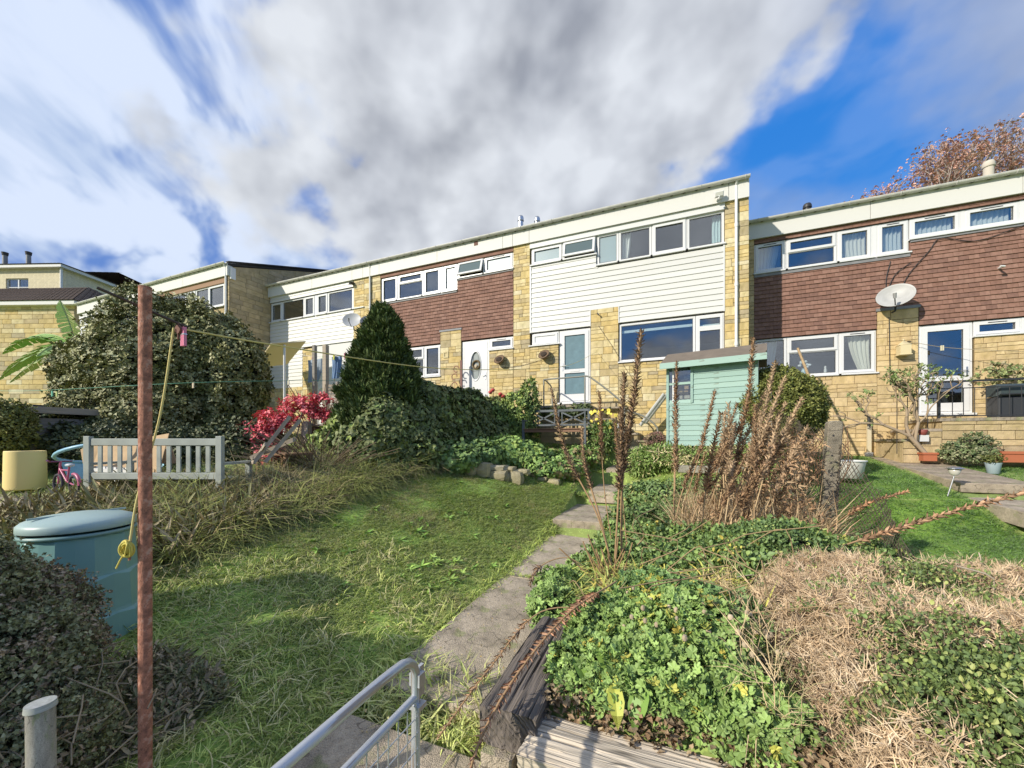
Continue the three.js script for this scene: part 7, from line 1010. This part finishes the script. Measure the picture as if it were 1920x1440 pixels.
  const wl2 = thing('washing_line', 'thin washing line from a hook on the pier across the right-hand door', 'washing line', [6.5, 2, 12.2]); part(wl2, 'line', tube([V(5.4, 2.45, W - .04), V(5.95, 2.22, W - .2), V(6.9, 1.98, W - .5), V(7.7, 1.85, W - .7)], .006, 24, 5), mat([.3, .25, .16], .8)); part(wl2, 'hook', bar(V(5.38, 2.46, W + .02), V(5.42, 2.44, W - .08), .014), M.dark);
  single('clothes_peg', 'pale peg on the line before the right-hand door', 'peg', [bx(5.9, 5.925, 2.14, 2.26, W - .22, W - .2), bx(5.935, 5.96, 2.14, 2.26, W - .22, W - .2)], mat([.6, .55, .4], .7));
  single('white_container', 'small red and white container by the foot of the climbing shrub', 'container', [bx(5.0, 5.16, -.02, .12, 11.2, 11.3)], mat([.60, .60, .60], .6)); single('red_pot', 'dark red pot standing on the white container', 'pot', lathe([[.001, 0], [.06, 0], [.085, .12], [.001, .12]], 14).translate(5.08, .12, -11.25), mat([.22, .05, .04], .6));  // a plain container with a pot on it, no sign
  const or1 = thing('flower_vase', 'white flowers standing inside the lower window of the right-hand house', 'vase', [3.35, 1.78, W + .3]); lpart(or1, 'vase', lathe([[.001, 0], [.06, 0], [.08, .1], [.04, .18], [.05, .2], [.001, .2]], 14), mat([.4, .55, .6], .3)); for (let i = 0; i < 9; i++) lpart(or1, 'flower', blob(.045, .035, .045, 1, .3, 3, i).translate(rr(-.16, .16), rr(.24, .46), rr(-.05, .05)), mat([.7, .74, .76], .7));
  const or2 = thing('ornament', 'small white figure on the sill inside the same lower window', 'ornament', [3.82, 1.78, W + .25]); lpart(or2, 'figure', lathe([[.001, 0], [.06, 0], [.03, .06], [.04, .12], [.02, .17], [.028, .21], [.001, .24]], 12), M.trim);
  // reddish tree behind
  const t = thing('autumn_tree', 'big tree with sparse reddish autumn leaves behind the right-hand house', 'tree', [14.9, -1, 30]), tb = [], tp = [];
  const g2 = (p, d, L, rad, dep) => { const q = p.clone().addScaledVector(d, L), mid = p.clone().lerp(q, .5).add(new THREE.Vector3(rr(-.06, .06) * L, rr(-.06, .06) * L, rr(-.06, .06) * L)); tb.push(tube([p, mid, q], rad, 4, dep > 2 ? 6 : 4)); if (dep <= 2) tp.push(q, mid); if (!dep) return; const n = dep > 3 ? 4 : 3; for (let i = 0; i < n; i++) g2(q, d.clone().add(new THREE.Vector3(rr(-.85, .85), rr(-.25, .45), rr(-.85, .85))).normalize(), L * rr(.62, .86), rad * .62, dep - 1); };
  tb.push(bar(V(14.4, -1, 30), V(14.1, 8.4, 30), .5, .32, 10)); for (const [dx, dy, dw] of [[-1.2, .32, .1], [-1, .55, -.1], [-.6, .75, -.2], [-.15, .9, .1], [.35, .9, -.1], [.9, .6, 0], [-.5, .7, .5]]) g2(V(14.1, 8.2 + rr(-1, .3), 30), new THREE.Vector3(dx, dy, dw).normalize(), 2.4, .14, 5); part(t, 'trunk', tb, mat([.46, .38, .34], .95));
  const ti = []; tp.forEach(p => { for (let i = 0; i < 2; i++) if (rand() < .55) ti.push({ p: p.clone().add(new THREE.Vector3(rr(-.3, .3), rr(-.3, .3), rr(-.3, .3))), n: new THREE.Vector3(rr(-1, 1), 1, rr(-1, 1)), s: rr(.8, 1.6), c: tone([[.55, .30, .23], [.62, .38, .29], [.5, .33, .27]]) }); }); scatter(t, 'crown', sprig(OVAL, .09, 6, .1, .3, 91), leafMat, ti);
}
renderer.render(scene, camera);
